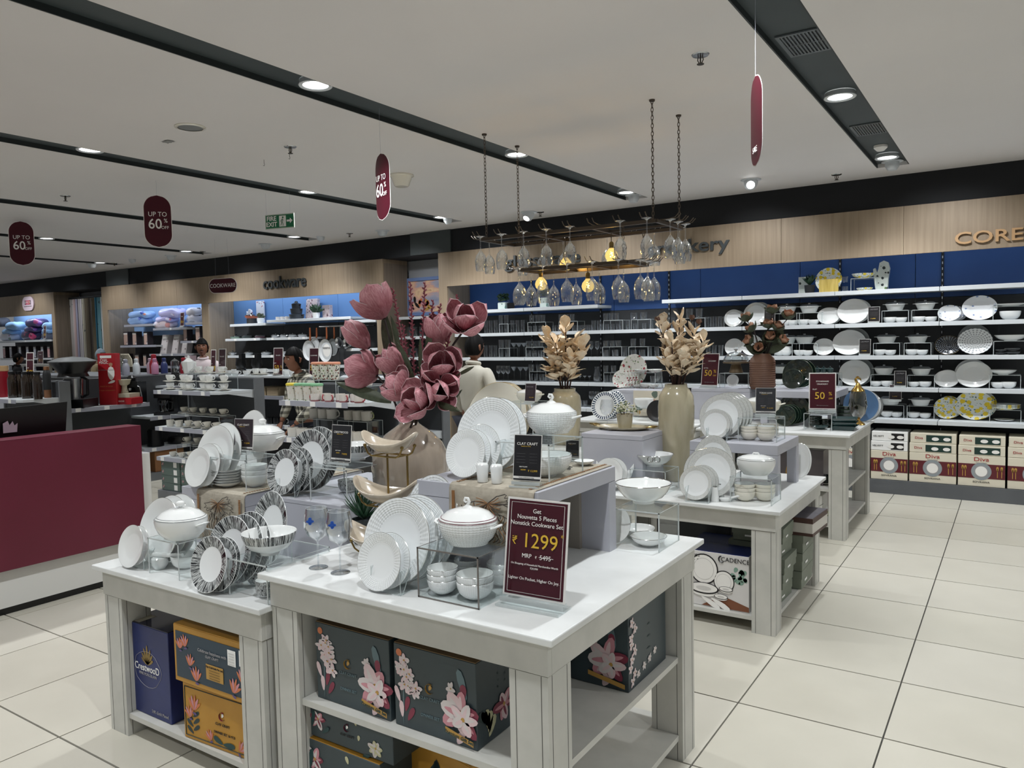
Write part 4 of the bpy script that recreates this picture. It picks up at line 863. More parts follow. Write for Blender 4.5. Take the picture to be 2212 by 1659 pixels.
# right corner of front table
_, (a0, a1, aY, az) = stand('wide clear acrylic box stand at the right corner of the front table', (1327, 1181), (1425, 1193), 1098, Z1, .2)
on('bowl_wide', 'bowl', 1390, 1085, 116, az, 'large plain white bowl with silver rim on the corner acrylic stand', 'bowl', sz=1.7)
on('bowl_low', 'bowl', 1377, 1158, 72, Z1, 'fluted white bowl inside the corner acrylic stand, rear one', 'bowl', sz=1.7); on('bowl_wide', 'bowl', 1401, 1178, 76, Z1, 'silver rimmed small white bowl inside the corner acrylic stand, front one', 'bowl', sz=1.3)
plateY('white', 1331, 1092, 2.72, Z1, 'white plate half hidden behind the right end of the front riser', 14, .9, None)
# ---- lower left table
holder('clear acrylic plate holder at the left end of the lower table', S(292, 1226, Z2).x, S(292, 1226, Z2).y, Z2, .13, .3)
row('white', Z2, 'plain white plate at the left end of the lower table', (288, 1180, 88), ((299, 1134, .03), (348, 1073, .09), (369, 1068, .13), (388, 1065, .17)))
_, (a0, a1, aY, az) = stand('clear acrylic stand at the left end under the white oval tureen', (322.8, 1236), (388.6, 1256.5), 1161.5, Z2, .22)
on('cas_white', 'casserole_dish', 393, 1160, 116, az, 'white tureen with ball knob and side handles at the left end', 'casserole', rz=10)
p = S(346, 1228, Z2); t = thing('sauce_ladle', 'white porcelain ladle with thick handle inside the left stand', 'ladle', p, rad(15)); MB().lathe([(0,0),(.022,0),(.034,.02),(.034,.045),(.028,.05),(0,.05)], WHITE, 20).obj('cup', t); MB().tube([(-.05,0,.052),(-.02,0,.06),(.05,0,.06),(.12,0,.066)], [.010,.012,.009,.008], WHITE, 10).obj('handle', t)
on('bowl_line', 'bowl', 402, 1226, 62, Z2, 'white bowl inside the left acrylic stand', 'bowl'); 
holder('clear acrylic plate holder under the near striped plates', S(462, 1276, Z2).x, S(462, 1276, Z2).y, Z2, .13, .3)
row('stripe', Z2, 'striped rim plate in the row on the lower table', (457, 1219, 116), ((478, 1158, .03), (487, 1158, .055), (499, 1112, .10), (524, 1109, .135), (540, 1103, .17)), (586, 1059, .36, .72), 'tall oval striped rim platter standing against the lavender block')
_, (a0, a1, aY, az) = stand('clear acrylic stand on the lower table under the large striped bowl', (496, 1285.6), (580, 1306), 1206, Z2, .30)
on('bowl_stripe_big', 'bowl', 583, 1196, 117, az, 'large white bowl with black striped band on the acrylic stand', 'bowl', sz=1.75)
stack('bowl_stripe', 'bowl', 556, 1262, 42, Z2, 4, .38, 'small striped bowl in the rear stack under the striped serving bowl'); stack('bowl_stripe', 'bowl', 575, 1288, 44, Z2, 3, .38, 'small striped bowl in the front stack under the striped serving bowl')
# ---- runner riser group
holder('clear acrylic plate holder on the runner riser', S(432, 1051, ZR2).x, S(432, 1051, ZR2).y, ZR2+.005, .12, .25)
row('white', ZR2+.006, 'plain white plate on the runner riser behind the tureen', (431, 1010, 82), ((449, 958, .03), (457, 958, .055), (468, 919, .10), (484, 913, .14)), (547, 886, .34, .75), 'tall oval white platter behind the lidded tureen')
_, (a0, a1, aY, az) = stand('clear acrylic stand on the runner riser above the stacked bowls', (457.6, 1053), (533, 1061), 987, ZR2+.006, .2)
on('cas_white', 'casserole_dish', 569, 971, 98, az, 'big white tureen with ball knob on the runner riser stand', 'casserole', rz=10)
stack('bowl_wide', 'bowl', 493, 1050, 64, ZR2+.006, 6, .17, 'shallow white bowl in the low stack under the riser tureen', sz=.8); stack('bowl_line', 'bowl', 551, 1050, 56, ZR2+.006, 3, .42, 'deep white bowl in the stack under the riser tureen')
spec('dark card headed CLAY CRAFT beside the tureen', (505, 979), (546, 981), 905, az, 'CLAY CRAFT', '₹ 13,999', mat('card_aubergine', '33262c', .3), 6)
# ---- striped set on the block
holder('clear acrylic plate holder on the lavender block', S(617, 1073, ZB1).x, S(617, 1073, ZB1).y, ZB1, .12, .26)
row('stripe', ZB1, 'striped rim plate in the row on the lavender block', (616, 1020, 95), ((632, 968, .03), (646, 966, .06), (669, 928, .11), (687, 922, .145)))
_, (a0, a1, aY, az) = stand('clear acrylic stand on the lavender block behind the wine glasses', (671, 1079), (751, 1092), 1008, ZB1, .2)
spec('black card headed CRESTWOOD in front of the striped bowl', (715, 1005), (757, 1009), 918, az, 'CRESTWOOD', '₹ 8,922', BLK, 6)
on('bowl_stripe_big', 'bowl', 773, 993, 92, az, 'striped band bowl behind the black CRESTWOOD card', 'bowl', sz=1.6)
stack('bowl_stripe', 'bowl', 752, 1063, 42, ZB1, 2, .5, 'striped bowl in the left stack on the lavender block'); stack('bowl_stripe', 'bowl', 775, 1060, 40, ZB1, 2, .5, 'striped bowl in the right stack on the lavender block')
# ---- third table
holder('clear acrylic plate holder at the near edge of the low table', S(1505, 1086, Z3).x, S(1505, 1086, Z3).y, Z3, .14, .25)
row('grey', Z3, 'speckled rim plate at the near edge of the low table', (1504, 1044, 70), ((1512, 1006, .03), (1519, 1005, .06), (1538, 967, .10), (1529, 968, .13)), (1541, 941, .2, .72), 'tall oval platter behind the speckled rim plates')
_, (a0, a1, aY, az) = stand('clear acrylic stand at the aisle corner of the low table', (1577, 1085), (1667, 1093), 1029, Z3, .2)
on('cas_tureen', 'casserole_dish', 1633, 1024, 82, az, 'plain white lidded tureen on the aisle corner acrylic stand', 'casserole')
stack('bowl_grey', 'bowl', 1609, 1081, 45, Z3, 3, .36, 'speckled white bowl in the left stack under the lidded tureen'); stack('bowl_grey', 'bowl', 1652, 1081, 44, Z3, 3, .36, 'speckled white bowl in the right stack under the lidded tureen')
for px, py in ((1544.5, 1083), (1556, 1077)):
    p = S(px, py, Z3); t = thing('shaker', 'tapered plain white shaker beside the speckled plates', 'shaker', p); MB().lathe([(0,0),(.023,0),(.024,.01),(.019,.06),(.014,.085)], WHITE, 18).obj('body', t); MB().lathe([(.014,.085),(.013,.09),(0,.091)], SILVER, 18).obj('cap', t)
p = S(1567, 1083, Z3); t = thing('soup_spoon', 'white porcelain spoon resting before the tureen stand', 'spoon', p, rad(20)); MB().lathe([(0,0),(.02,0),(.03,.018),(.028,.018),(.018,.004),(0,.004)], WHITE, 18, sx=1.3).obj('bowl', t); MB().tube([(.02,0,.016),(.06,0,.03),(.09,0,.036)], .006, WHITE, 8).obj('handle', t)
_, (a0, a1, aY, az) = stand('clear acrylic stand left of the speckled plates', (1361, 1060), (1438, 1070), 1013, Z3, .22)
on('bowl_wide', 'bowl', 1413, 1006, 80, az, 'plain white bowl holding silver napkin rings on the left stand', 'bowl', sz=1.5)
for dx in (-8, 7): 
    p = S(1413+dx, 999, az+.045); t = thing('napkin_ring', 'silver napkin ring resting in the plain white bowl', 'napkin ring', p); MB().tube([(.018*math.cos(a), 0, .018*math.sin(a)+.018) for a in [k*.5236 for k in range(12)]], .004, STEEL, 8, True).obj('ring', t)
on('bowl_line', 'bowl', 1396, 1058, 41, Z3, 'small plain white bowl beneath the left acrylic stand', 'bowl')
row('white', Z3, 'silver rimmed white plate left of the napkin ring bowl', (1316, 1024, 66), ((1326, 989, .03), (1330, 961, .10), (1341, 957, .13)), (1355, 940, .22, .74), 'tall white oval platter at the left of the low table')
plateY('white', 1727, 957, 5.26, Z3, 'white plate behind the bench riser at the aisle edge', 10, .6, None); plateY('white', 1734, 959, 5.31, Z3, 'outermost white plate behind the bench riser at the aisle edge', 10, .55, None)
# bench riser
holder('clear acrylic plate holder on the bench riser', S(1547, 953, ZR3).x, S(1547, 953, ZR3).y, ZR3, .13, .25)
row('grey', ZR3, 'cream plate with grey rim on the bench riser', (1546, 917, 64), ((1552, 886, .03), (1559, 853, .08), (1566, 851, .11), (1573, 849, .14), (1580, 848, .17)))
_, (a0, a1, aY, az) = stand('clear acrylic stand at the end of the bench riser', (1594, 951), (1678, 957), 902, ZR3, .2)
on('cas_small', 'casserole_dish', 1648, 891, 76, az, 'cream lidded serving dish behind the grey card', 'casserole')
spec('charcoal card headed TOKAI LUXE in front of the cream serving dish', (1632, 900), (1676, 901), 838, az, 'TOKAI LUXE', '₹ 17,399', mat('card_charcoal', '34353a', .3), 5)
for (px, py, wd_), q in zip(((1619, 950, 37), (1655, 952, 38), (1628, 943, 34), (1664, 944, 34)), ('front left', 'front right', 'back left', 'back right')): stack('bowl_grey', 'bowl', px, py, wd_, ZR3, 3, .42, 'cream bowl in the %s stack under the TOKAI stand' % q)
# tray block
p = S(1344, 927, ZR4); k = DEP(p)/FPX; t = thing('serving_tray', 'oval cream serving tray with gnarled brass handles', 'tray', (p.x, p.y, ZR4+.004))
MB().lathe([(0,0),(.85,0),(1,.09),(1.01,.12),(.97,.11),(.84,.03),(0,.03)], CREAMV, 40, sx=1).xf(Matrix.Diagonal((62*k, 40*k, .14, 1))).obj('tray', t)
for sg in (-1, 1): MB().tube([(sg*58*k, -.03, .015), (sg*66*k, -.022, .022), (sg*73*k, .0, .018), (sg*80*k, .005, .026), (sg*66*k, .022, .022), (sg*58*k, .03, .015)], [.005, .007, .006, .004, .007, .005], GOLD, 7).obj('handle', t)
t = pot('potted white blossom in a cream cup on the oval tray', (S(1350, 924, ZR4+.012).x, S(1350, 924, ZR4+.012).y, ZR4+.012), 18*k, 30*k, CREAMV, 'potted_flower')
m = MB(); f_ = mat('cream_blossom', 'dcdcc4', .7); g_ = mat('moss_green', '6c7a55', .7)
for q in range(170):
    a = random.uniform(0, 6.28); r = random.random()**.5*26*k; z_ = 34*k+random.uniform(0, 24*k)*(1-(r/(30*k))**2); s = random.uniform(.004, .008)
    m.lathe([(0,-s),(s,0),(0,s)], f_ if random.random() < .6 else g_, 5, c=(r*math.cos(a), r*math.sin(a), z_))
o = m.obj('blossom', t, kind='stuff'); m = MB()
for q in range(30): a = q*2.1; m.tube([(.3*18*k*math.cos(a), .3*18*k*math.sin(a), 24*k), (15*k*math.cos(a), 15*k*math.sin(a), 40*k)], .0015, STEMD, 4)
m.obj('stem', t, kind='stuff')
put('wine', 'glass_goblet', 'ribbed glass goblet with gold rim on the oval tray', 'goblet', (S(1312, 928, ZR4+.012).x, S(1312, 928, ZR4+.012).y, ZR4+.012), (0,0,0), (15*k, 15*k, 12.0*k))
# blue-rim table
row('blue', Z4, 'white plate with blue dashed rim on the table behind the tray', (1307, 877, 60), ((1316, 846, .04), (1324, 844, .08)))
p = S(1391, 905, Z4); k = DEP(p)/FPX; stand3('clear acrylic stand beside the blue rimmed plates', p.x-24*k, p.x+24*k, p.y-.05, p.y+.12, Z4, Z4+24*k)
put('bowl_white', 'bowl', 'plain white bowl on the stand beside the blue rimmed plates', 'bowl', (p.x, p.y, Z4+24*k), scale=21*k); plate('black', 1420, 888, 46, Z4, 'black speckled plate peeking out left of the tall cream vase', 12, 1, None)
p0 = W(1357, 900, 7.05); p1 = W(1428, 900, 7.05)
t = thing('printed_cloth', 'cream cloth printed with leaves and gold flowers hanging behind the white bowl', 'cloth', (p0.x, 7.18, Z4)); MB().box(0, p1.x-p0.x, 0, .004, .01, ZR7-Z4-.002, blobs('cloth_print', 'd6cdbb', [('5f6f63', 9, .26), ('b08a3c', 8, .2), ('c89a8a', 11, .18)])).obj('cloth', t)
row('floral', ZR7, 'white plate with red floral rim on the farthest lavender block', (1342, 819, 38), ((1349, 800, .03), (1355, 799, .06), (1361, 799, .09)), (1369, 766, .16, .9), 'tall floral platter behind the small floral plates')
p = S(1385, 838, ZR7); k = DEP(p)/FPX; stand3('clear acrylic stand carrying two floral bowls', p.x-20*k, p.x+38*k, p.y-.06, p.y+.12, ZR7, ZR7+34*k)
for dx in (0, 32): put('bowl_floral', 'bowl', 'white floral bowl on the stand behind the cream flower vase', 'bowl', (p.x+dx*k, p.y, ZR7+34*k), scale=16*k)
for dx in (-8, 12, 30): put('bowl_floral', 'bowl', 'small floral bowl beneath the stand behind the cream flower vase', 'bowl', (p.x+dx*k, p.y-.02, ZR7), scale=(12*k, 12*k, 20*k))
# cream dinnerware behind the front riser
for dx, dy in ((0, 0), (9, .04)): plateY('cream', 1076+dx, 827, 4.75+dy, Z5, 'cream plate behind the tall embossed plates on the riser')
p = W(1137, 868, 4.6); stand3('clear acrylic stand behind the second casserole', p.x-.14, p.x+.14, 4.46, 4.74, Z5, p.z)
put('cas_small', 'casserole_dish', 'cream lidded dish behind the aubergine card', 'casserole', (p.x, 4.64, p.z), scale=30*DEP(p)/FPX)
q = W(1138, 874, 4.45); card3('aubergine card headed KYOTO LUXE before the cream lidded dish', (q.x, 4.49, p.z), 0, 27*DEP(q)/FPX, 44*DEP(q)/FPX, [('KYOTO LUXE', -.05, .8, .07, GRYT)]+[('________  ______', 0, .62-.08*i, .05, GRYT) for i in range(4)]+[('₹ 21,799', .15, .2, .08, YEL)], mat('card_aubergine', '33262c', .3), frame=.002)
t = thing('stand_block', 'small lavender plinth under the black card stand', 'riser', (0,0,0)) if False else None
# ---- far stoneware table
row('green', Z4, 'dark green stoneware plate at the near edge of the far table', (1697, 898, 43), ((1703, 875, .04), (1708, 874, .08), (1714, 852, .14), (1720, 851, .19)))
row('green', ZR5, 'dark green stoneware plate on the far bench riser', (1713, 819, 42), ((1724, 777, .12), (1731, 777, .17)))
_, (a0, a1, aY, az) = stand('small clear acrylic stand on the far stoneware table', (1736, 929), (1797, 932), 892.5, Z4, .2)
card('maroon card reading STONEWARE CROCKERY FLAT 50% OFF on the far table', (1747, 890), (1806, 891), 806, az+.001, [('STONEWARE', 0, .76, .055, WHT), ('CROCKERY', 0, .685, .055, WHT), ('FLAT', -.28, .54, .05, WHT), ('50', -.1, .36, .27, YEL), ('%', .29, .42, .13, YEL), ('OFF', .3, .29, .06, YEL), ('Offer valid in stores only', 0, .1, .03, GRYT)], frame=.008)
on('cup_green', 'teacup', 1767, 886, 24, az+.012, 'dark green teacup on a saucer before the stoneware card', 'cup'); 
p = S(1768, 889, az); put('saucer', 'saucer', 'dark green saucer under the green teacup', 'saucer', p, scale=20*DEP(p)/FPX, swap={CUPM: GREENP})
stack('bowl_green', 'bowl', 1761, 922, 28, Z4, 3, .4, 'dark green bowl in the stack under the small acrylic stand'); stack('bowl_teal', 'bowl', 1772, 927, 32, Z4, 1, .4, 'teal green bowl in front under the small acrylic stand'); stack('bowl_green', 'bowl', 1787, 923, 26, Z4, 2, .4, 'dark green bowl at the right under the small acrylic stand')
p = S(1830, 920, Z4); k = DEP(p)/FPX
for q in range(3):
    t = thing('square_dish', 'teal square dish in the stack at the far table corner', 'dish', (S(1825, 928, Z4).x, S(1825, 928, Z4).y, Z4+q*.032), rad(4*q), mode='top'); a = .1; o = MB().add([(-a*.8,-a*.8,0),(a*.8,-a*.8,0),(a*.8,a*.8,0),(-a*.8,a*.8,0),(-a,-a,.04),(a,-a,.04),(a,a,.04),(-a,a,.04),(-a*.75,-a*.75,.008),(a*.75,-a*.75,.008),(a*.75,a*.75,.008),(-a*.75,a*.75,.008)], [(3,2,1,0),(0,1,5,4),(1,2,6,5),(2,3,7,6),(3,0,4,7),(4,5,9,8),(5,6,10,9),(6,7,11,10),(7,4,8,11),(8,9,10,11)], TEALG); rbox(o.obj('dish', t, smooth=0), .003)
for q in range(4):
    t = thing('dipping_bowl', 'green rimmed straight sided bowl in the tall stack by the decanter', 'bowl', (S(1829, 910, Z4).x, S(1829, 910, Z4).y, Z4+q*.033), mode='top'); MB().lathe([(0,0),(.085,0),(.092,.033),(.098,.045),(.092,.045),(.08,.006),(0,.006)], GREENP, 24).obj('bowl', t); MB().lathe([(.0925,.043),(.099,.0455),(.091,.047)], GREENL, 24).obj('rim', t)
# gold peacock decanter
p = S(1853, 917, Z4); k = DEP(p)/FPX; t = thing('glass_decanter', 'tall smoky glass decanter with gold bird lid on the far table', 'decanter', p); s_ = clear('smoky_glass', 'b8ab8c', .2)
MB().lathe([(0,0),(15*k,0),(13*k,4*k),(5*k,9*k),(4*k,12*k),(8*k,15*k)], GOLDB, 24).obj('foot', t); MB().lathe([(8*k,15*k),(15*k,24*k),(19*k,42*k),(16*k,66*k),(13*k,74*k)], s_, 24).obj('body', t)
MB().lathe([(14*k,72*k),(13*k,75*k),(7*k,82*k),(3*k,90*k),(0,91*k)], GOLDB, 24).tube([(0,0,88*k),(-4*k,0,94*k),(-5*k,0,98*k),(-1*k,0,102*k),(4*k,0,99*k),(6*k,0,95*k)], [3*k,3*k,2.6*k,2.8*k,2*k,.8*k], GOLDB, 8).lathe([(0,101*k),(4*k,104*k),(0,105*k)], GOLDB, 10, c=(-1*k,0,0)).obj('bird_lid', t)
plateY('bluep', 1860, 840, 7.5, Z4, 'blue stoneware plate behind the gold lidded decanter', 10, 1, None); plateY('white', 1868, 843, 7.55, Z4, 'white plate behind the blue stoneware plate', 10, 1, None); plateY('greyp', 1875, 848, 7.6, Z4, 'grey plate behind the decanter, rearmost of its row', 10, 1, None)
_, (a0, a1, aY, az2) = stand('clear stand on the far bench riser under four lidded green pots', (1745, 836), (1812, 838), 806, ZR5, .16)
for q, px in enumerate((1757, 1771, 1785, 1799)):
    p = S(px, 804, az2); k = DEP(p)/FPX; t = thing('lidded_pot', 'tiny green lidded pot above the stoneware card', 'pot', (p.x, W(1770, 800, aY+.08).y, az2)); MB().lathe([(0,0),(5*k,0),(7*k,5*k),(7*k,8*k)], TEALG, 14).obj('body', t); MB().lathe([(7.4*k,8*k),(5*k,10*k),(1*k,11*k),(2*k,13*k),(0,14.5*k)], TEALG, 14).obj('lid', t)
# cake dome, stand, small plate
_, (a0, a1, aY, az) = stand('clear acrylic stand under the domed cake stand', (1554, 838), (1617, 840), 806, ZR6, .16)
p = W(1590, 806, aY+.07); k = DEP(p)/FPX; t = thing('cake_stand', 'brown wooden cake stand with glass dome beside the brown vase', 'cake stand', (p.x, aY+.07, az)); WD = wood('dark_turned_wood', '6e5c42', '57452f')
MB().lathe([(0,0),(14*k,0),(15*k,1.5*k),(10*k,18*k),(11*k,20*k),(27*k,21*k),(28*k,24*k),(0,24*k)], WD, 28).obj('stand', t); MB().lathe([(26*k,24.2*k),(26*k,30*k),(22*k,38*k),(13*k,44*k),(3*k,46*k),(0,46*k)], clear('dome_glass', 'e6ecee', .22), 28).obj('glass_dome', t); MB().lathe([(2*k,46*k),(2*k,48*k),(5*k,51*k),(3.5*k,55*k),(0,56*k)], GLASSE, 14).obj('knob', t)
plate('plain', 1583, 822, 26, ZR6, 'small white plate inside the stand under the cake dome', 12, 1, None)
card('maroon card reading 50% OFF half hidden beside the cream flower vase', (1514, 838), (1550, 839), 764, ZR6, [('CROCKERY', .1, .76, .05, WHT), ('UP TO', -.25, .54, .05, WHT), ('50', -.1, .38, .26, YEL), ('%', .3, .44, .13, YEL), ('OFF', .3, .31, .06, YEL), ('Offer valid on select range', 0, .1, .03, GRYT)], frame=.006)
# china on lower shelves of the far table
p = S(1785, 1048, .41); 
for px, py, w_ in ((1783, 1043, 30), (1760, 1040, 30)): on('cup_green', 'teacup', px, py, w_, .425, 'dark green cup on the upper shelf of the far table', 'cup'); o = on('saucer', 'saucer', px-1, py+2, w_*1.5, .41, 'green saucer on the upper shelf of the far table', 'saucer')
for px, py, w_ in ((1771, 1118, 22), (1758, 1116, 22), (1722, 1112, 22)): on('mug_print', 'mug', px, py, w_, .12, 'patterned mug on the bottom shelf of the far table', 'mug')
# ================= VASES AND FLOWERS =================
def petal_mesh(name, L, w, cup, curl, mt, edge=None, wav=.06, nu=8, nv=10, th=.0015, tipw=.55):
    """cupped petal growing along +z from the origin, inner face toward +y"""
    def f(u, v):
        s = (u-.5)*2; prof = (math.sin(math.pi*min(1, (v*.86+.07)))**tipw)*(.35+.65*min(1, v*1.8)) if v < .999 else .0
        ww = w*.5*prof*(1 if v < .97 else .4); x = s*ww
        y = -cup*(1-s*s)*math.sin(math.pi*min(v*.9+.05, 1))*.9 - curl*(v**3) + wav*w*math.sin(v*11+s*3)*abs(s)*v*.5
        return (x, y, L*(v-.05*s*s*v))
    m = MB().grid(f, nu, nv, mt)
    if edge:
        pts = [f(0, v/nv) for v in range(1, nv+1)]+[f(1, v/nv) for v in range(nv, 0, -1)]; m.tube(pts, w*.011, edge, 4)
    me = m.mesh(name, 80); return me
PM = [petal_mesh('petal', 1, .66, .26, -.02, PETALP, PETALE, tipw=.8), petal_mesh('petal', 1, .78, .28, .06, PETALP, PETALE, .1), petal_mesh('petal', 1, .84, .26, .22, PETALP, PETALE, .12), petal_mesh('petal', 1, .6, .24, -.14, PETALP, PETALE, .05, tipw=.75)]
def frame_to(d, up=Vector((0, 0, 1))):
    z = d.normalized(); x = up.cross(z); x = Vector((1, 0, 0)) if x.length < .05 else x.normalized(); y = z.cross(x); return Matrix((x, y, z)).transposed()
def bloom(parent, c, d, L, op, n_in=3, n_out=5, base=None):
    """magnolia: centre part with petals as sub-parts; op = opening 0..1"""
    M = frame_to(d); o = MB().lathe([(0,-.02*L),(.05*L,0),(.04*L,.1*L),(0,.16*L)], STEMD, 8)
    for k in range(18):
        a = k*2.4; e = rad(50+25*random.random()); v = Vector((math.cos(a)*math.cos(e), math.sin(a)*math.cos(e), math.sin(e)))*L*.34; o.tube([(0,0,.04*L), tuple(v*.6), tuple(v)], [.006*L,.005*L,.012*L], SPK, 4)
    fo = o.obj('flower', parent); fo.matrix_local = Matrix.Translation(c-Vector(parent.location)) @ M.to_4x4()
    for ring, n, t0, s in ((0, n_in, 2+14*op, .92), (1, n_out, 8+50*op, 1.0)):
        for k in range(n):
            a = 360/n*k+ring*30+random.uniform(-8, 8); tilt = t0+random.uniform(-9, 9)
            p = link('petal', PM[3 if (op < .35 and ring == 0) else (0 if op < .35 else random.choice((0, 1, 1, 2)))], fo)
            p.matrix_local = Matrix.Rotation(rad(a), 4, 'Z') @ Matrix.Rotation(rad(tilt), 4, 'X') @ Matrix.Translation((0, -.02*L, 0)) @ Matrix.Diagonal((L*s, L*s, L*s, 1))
    return fo
# big pearl vase
cv = S(890, 1128, Z1); k = DEP(cv)/FPX; cv = Vector((cv.x, cv.y, Z1))
t = thing('vase', 'large bulbous pearl beige vase with brass neck ring on the front table', 'vase', cv)
MB().lathe([(0,0),(52*k,0),(60*k,4*k),(72*k,40*k),(80*k,85*k),(83*k,125*k),(80*k,150*k),(70*k,172*k),(52*k,192*k),(32*k,206*k),(21*k,214*k),(18*k,222*k)], BEIGEV, 64).obj('body', t, smooth=80)
MB().lathe([(18*k,221*k),(20.5*k,221.5*k),(21*k,225*k),(20.5*k,230*k),(18*k,230.5*k),(17*k,222*k)], GOLD, 40).obj('neck_ring', t, 'brass neck ring')
top = cv+Vector((0, 0, 228*k)); Yv = cv.y
bq = thing('flower_arrangement', 'mauve magnolia arrangement with rose spikes and olive leaves in the pearl vase', 'flowers', top)
def stemto(p, par, o0, r=.0045, mt=STEMD, bend=.05):
    a = Vector((random.uniform(-.02, .02), random.uniform(-.02, .02), -.12)); b = p-o0; m = (a+b)/2+Vector((-(b.x)*bend*4, 0, .04))
    pts = [a*(1-q)**2+m*2*q*(1-q)+b*q*q for q in [i/8 for i in range(9)]]; MB().tube(pts, r, mt, 6).obj('stem', par)
# (centre px, depth offset, direction, length px, opening)
FLW = [((812, 655), (-.5, -.1, .9), 74, .42, -.02), ((774, 726), (-.75, -.15, .75), 74, .12, -.05), ((786, 802), (-1, -.1, .3), 70, .4, -.04), ((846, 782), (-.35, -.6, .8), 66, .3, .0), ((1003, 688), (.45, -.5, .6), 64, .62, .0), ((950, 712), (.1, -.1, 1), 66, .25, .05),
       ((955, 790), (.5, -.75, .35), 62, .72, -.06), ((858, 835), (-.45, -.6, .5), 62, .35, -.10), ((948, 845), (.6, -.75, .1), 58, .7, -.10), ((898, 866), (-.05, -.85, .35), 60, .72, -.16)]
for (px_, py_), d, Lp_, op, dy in FLW:
    L = Lp_*k*1.12; d = Vector(d).normalized(); c = W(px_, py_, Yv+dy); c = c-d*L*.45
    bloom(bq, c, d, L, op, 3, 4); stemto(c-d*.01, bq, top)
# rose spikes
for (x0_, y0_), (x1_, y1_), dy in (((848, 622), (878, 800), .03), ((886, 608), (896, 870), .0), ((918, 610), (905, 870), .02), ((936, 648), (915, 830), .05), ((952, 655), (925, 830), .06), ((988, 636), (955, 800), .04), ((870, 700), (890, 860), -.02)):
    a, b_ = W(x1_, y1_, Yv+dy), W(x0_, y0_, Yv+dy); m = MB(); o0 = Vector(bq.location); m.tube([Vector((0, 0, -.08)), (a-o0), (a+b_)/2-o0+Vector((.004, 0, 0)), b_-o0], [.003, .0035, .003, .002], SPK, 5)
    N = int((b_-a).length/.0075); dr = (b_-a).normalized()
    for q in range(N):
        p = a+(b_-a)*(q/N)-o0; an = q*2.4; r = .016*(1-.3*q/N); v = Vector((math.cos(an), math.sin(an), .7)).normalized()*r*1.25; m.tube([p, p+v*.6, p+v], [.0036, .004, .0016], SPK, 4)
    m.obj('flower_spike', bq)
# long olive leaves
def leafm(name, L, w, mt=LEAF, bow=.12): return MB().grid(lambda u, v: ((u-.5)*w*math.sin(math.pi*min(1, v*.93+.05))**.8*(1 if v < 1 else 0), -bow*v*v*L+.08*w*abs(u-.5)*2, v*L), 6, 14, mt).mesh(name, 80)
LM = leafm('leaf', 1, .22); LM2 = leafm('leaf', 1, .16, LEAF, .35)
def leaf(par, px0, px1, dy, wide=1, me=None, tw=0, name='leaf', Y=None):
    Y = Yv if Y is None else Y
    a, b_ = W(*px0, Y+dy), W(*px1, Y+dy*1.2); d = b_-a; o = link(name, me or LM, par); M = frame_to(d, Vector((0, 1, 0)))
    o.matrix_local = Matrix.Translation(a-Vector(par.location)) @ M.to_4x4() @ Matrix.Rotation(rad(tw), 4, 'Z') @ Matrix.Diagonal((d.length*wide, d.length, d.length, 1))
for a_ in (((838, 780), (836, 670), .04, 1.35), ((862, 765), (850, 682), 0, .8), ((890, 812), (864, 738), -.04, .85), ((918, 800), (935, 690), .0, .75), ((885, 858), (895, 800), -.06, 1.6), ((905, 800), (912, 730), -.02, .7)): leaf(bq, *a_[:2], a_[2], a_[3])
for a_ in (((845, 868), (735, 830), -.05, .8, 20), ((930, 868), (1000, 889), -.08, .7, -10), ((985, 812), (1028, 790), -.02, .6, 10), ((960, 880), (1002, 840), .04, .6, 10)): leaf(bq, *a_[:2], a_[2], a_[3], LM, a_[4])
# cream vases with peach branches
PE = [petal_mesh('petal', 1, .62, .12, .0, PEACH, None, .1, 6, 7), petal_mesh('petal', 1, .5, .1, .35, PEACH, None, .2, 6, 7), petal_mesh('petal', 1, .8, .2, .15, PEACH, None, .1, 6, 7)]
BR = mat('branch_brown', '3a2520', .8)
def creamvase(label, flabel, base, k, branches, prof, npet=9, extra=()):
    t = thing('vase', label, 'vase', base); MB().lathe([(r*k, z*k) for r, z in prof], CREAMV, 48).obj('body', t, smooth=80)
    topz = prof[-2][1]*k; o0 = base+Vector((0, 0, topz)); b = thing('flower_arrangement', flabel, 'flowers', o0)
    for bx_, by_, hh in branches:
        e = W(bx_, by_, base.y+hh); v = e-o0; m = MB(); s = Vector((v.x*.1, v.y*.1, -.1)); pts = [s, Vector((v.x*.35, v.y*.3, v.z*.25)), Vector((v.x*.75, v.y*.7, v.z*.65)), v]
        m.tube(pts, [.007, .006, .005, .003], BR, 6)
        for q in range(12): p = pts[1].lerp(v, q/12); m.lathe([(0,-.004),(.007,0),(0,.004)], BR, 6, c=tuple(p))
        so = m.obj('branch', b)
        for q in range(npet):
            f = (q+.6)/npet; p = (pts[1].lerp(pts[2], f*2) if f < .5 else pts[2].lerp(v, f*2-1)); a = random.uniform(0, 360); tl = random.uniform(22, 68); L = random.uniform(.066, .1)*k/.0028
            pm = link('petal', random.choice(PE), so); pm.matrix_local = Matrix.Translation(p) @ Matrix.Rotation(rad(a), 4, 'Z') @ Matrix.Rotation(rad(tl if q < npet-2 else 15), 4, 'X') @ Matrix.Diagonal((L, L, L, 1))
    return t, b, o0
c3 = Vector((*S(1462, 1036, Z3)[:2], Z3)); k3 = DEP(c3)/FPX
PV = [(0,0),(30,0),(32,4),(35,60),(38,120),(38.5,160),(36,182),(28,196),(24,200),(23.5,206),(24.5,207),(21,206)]
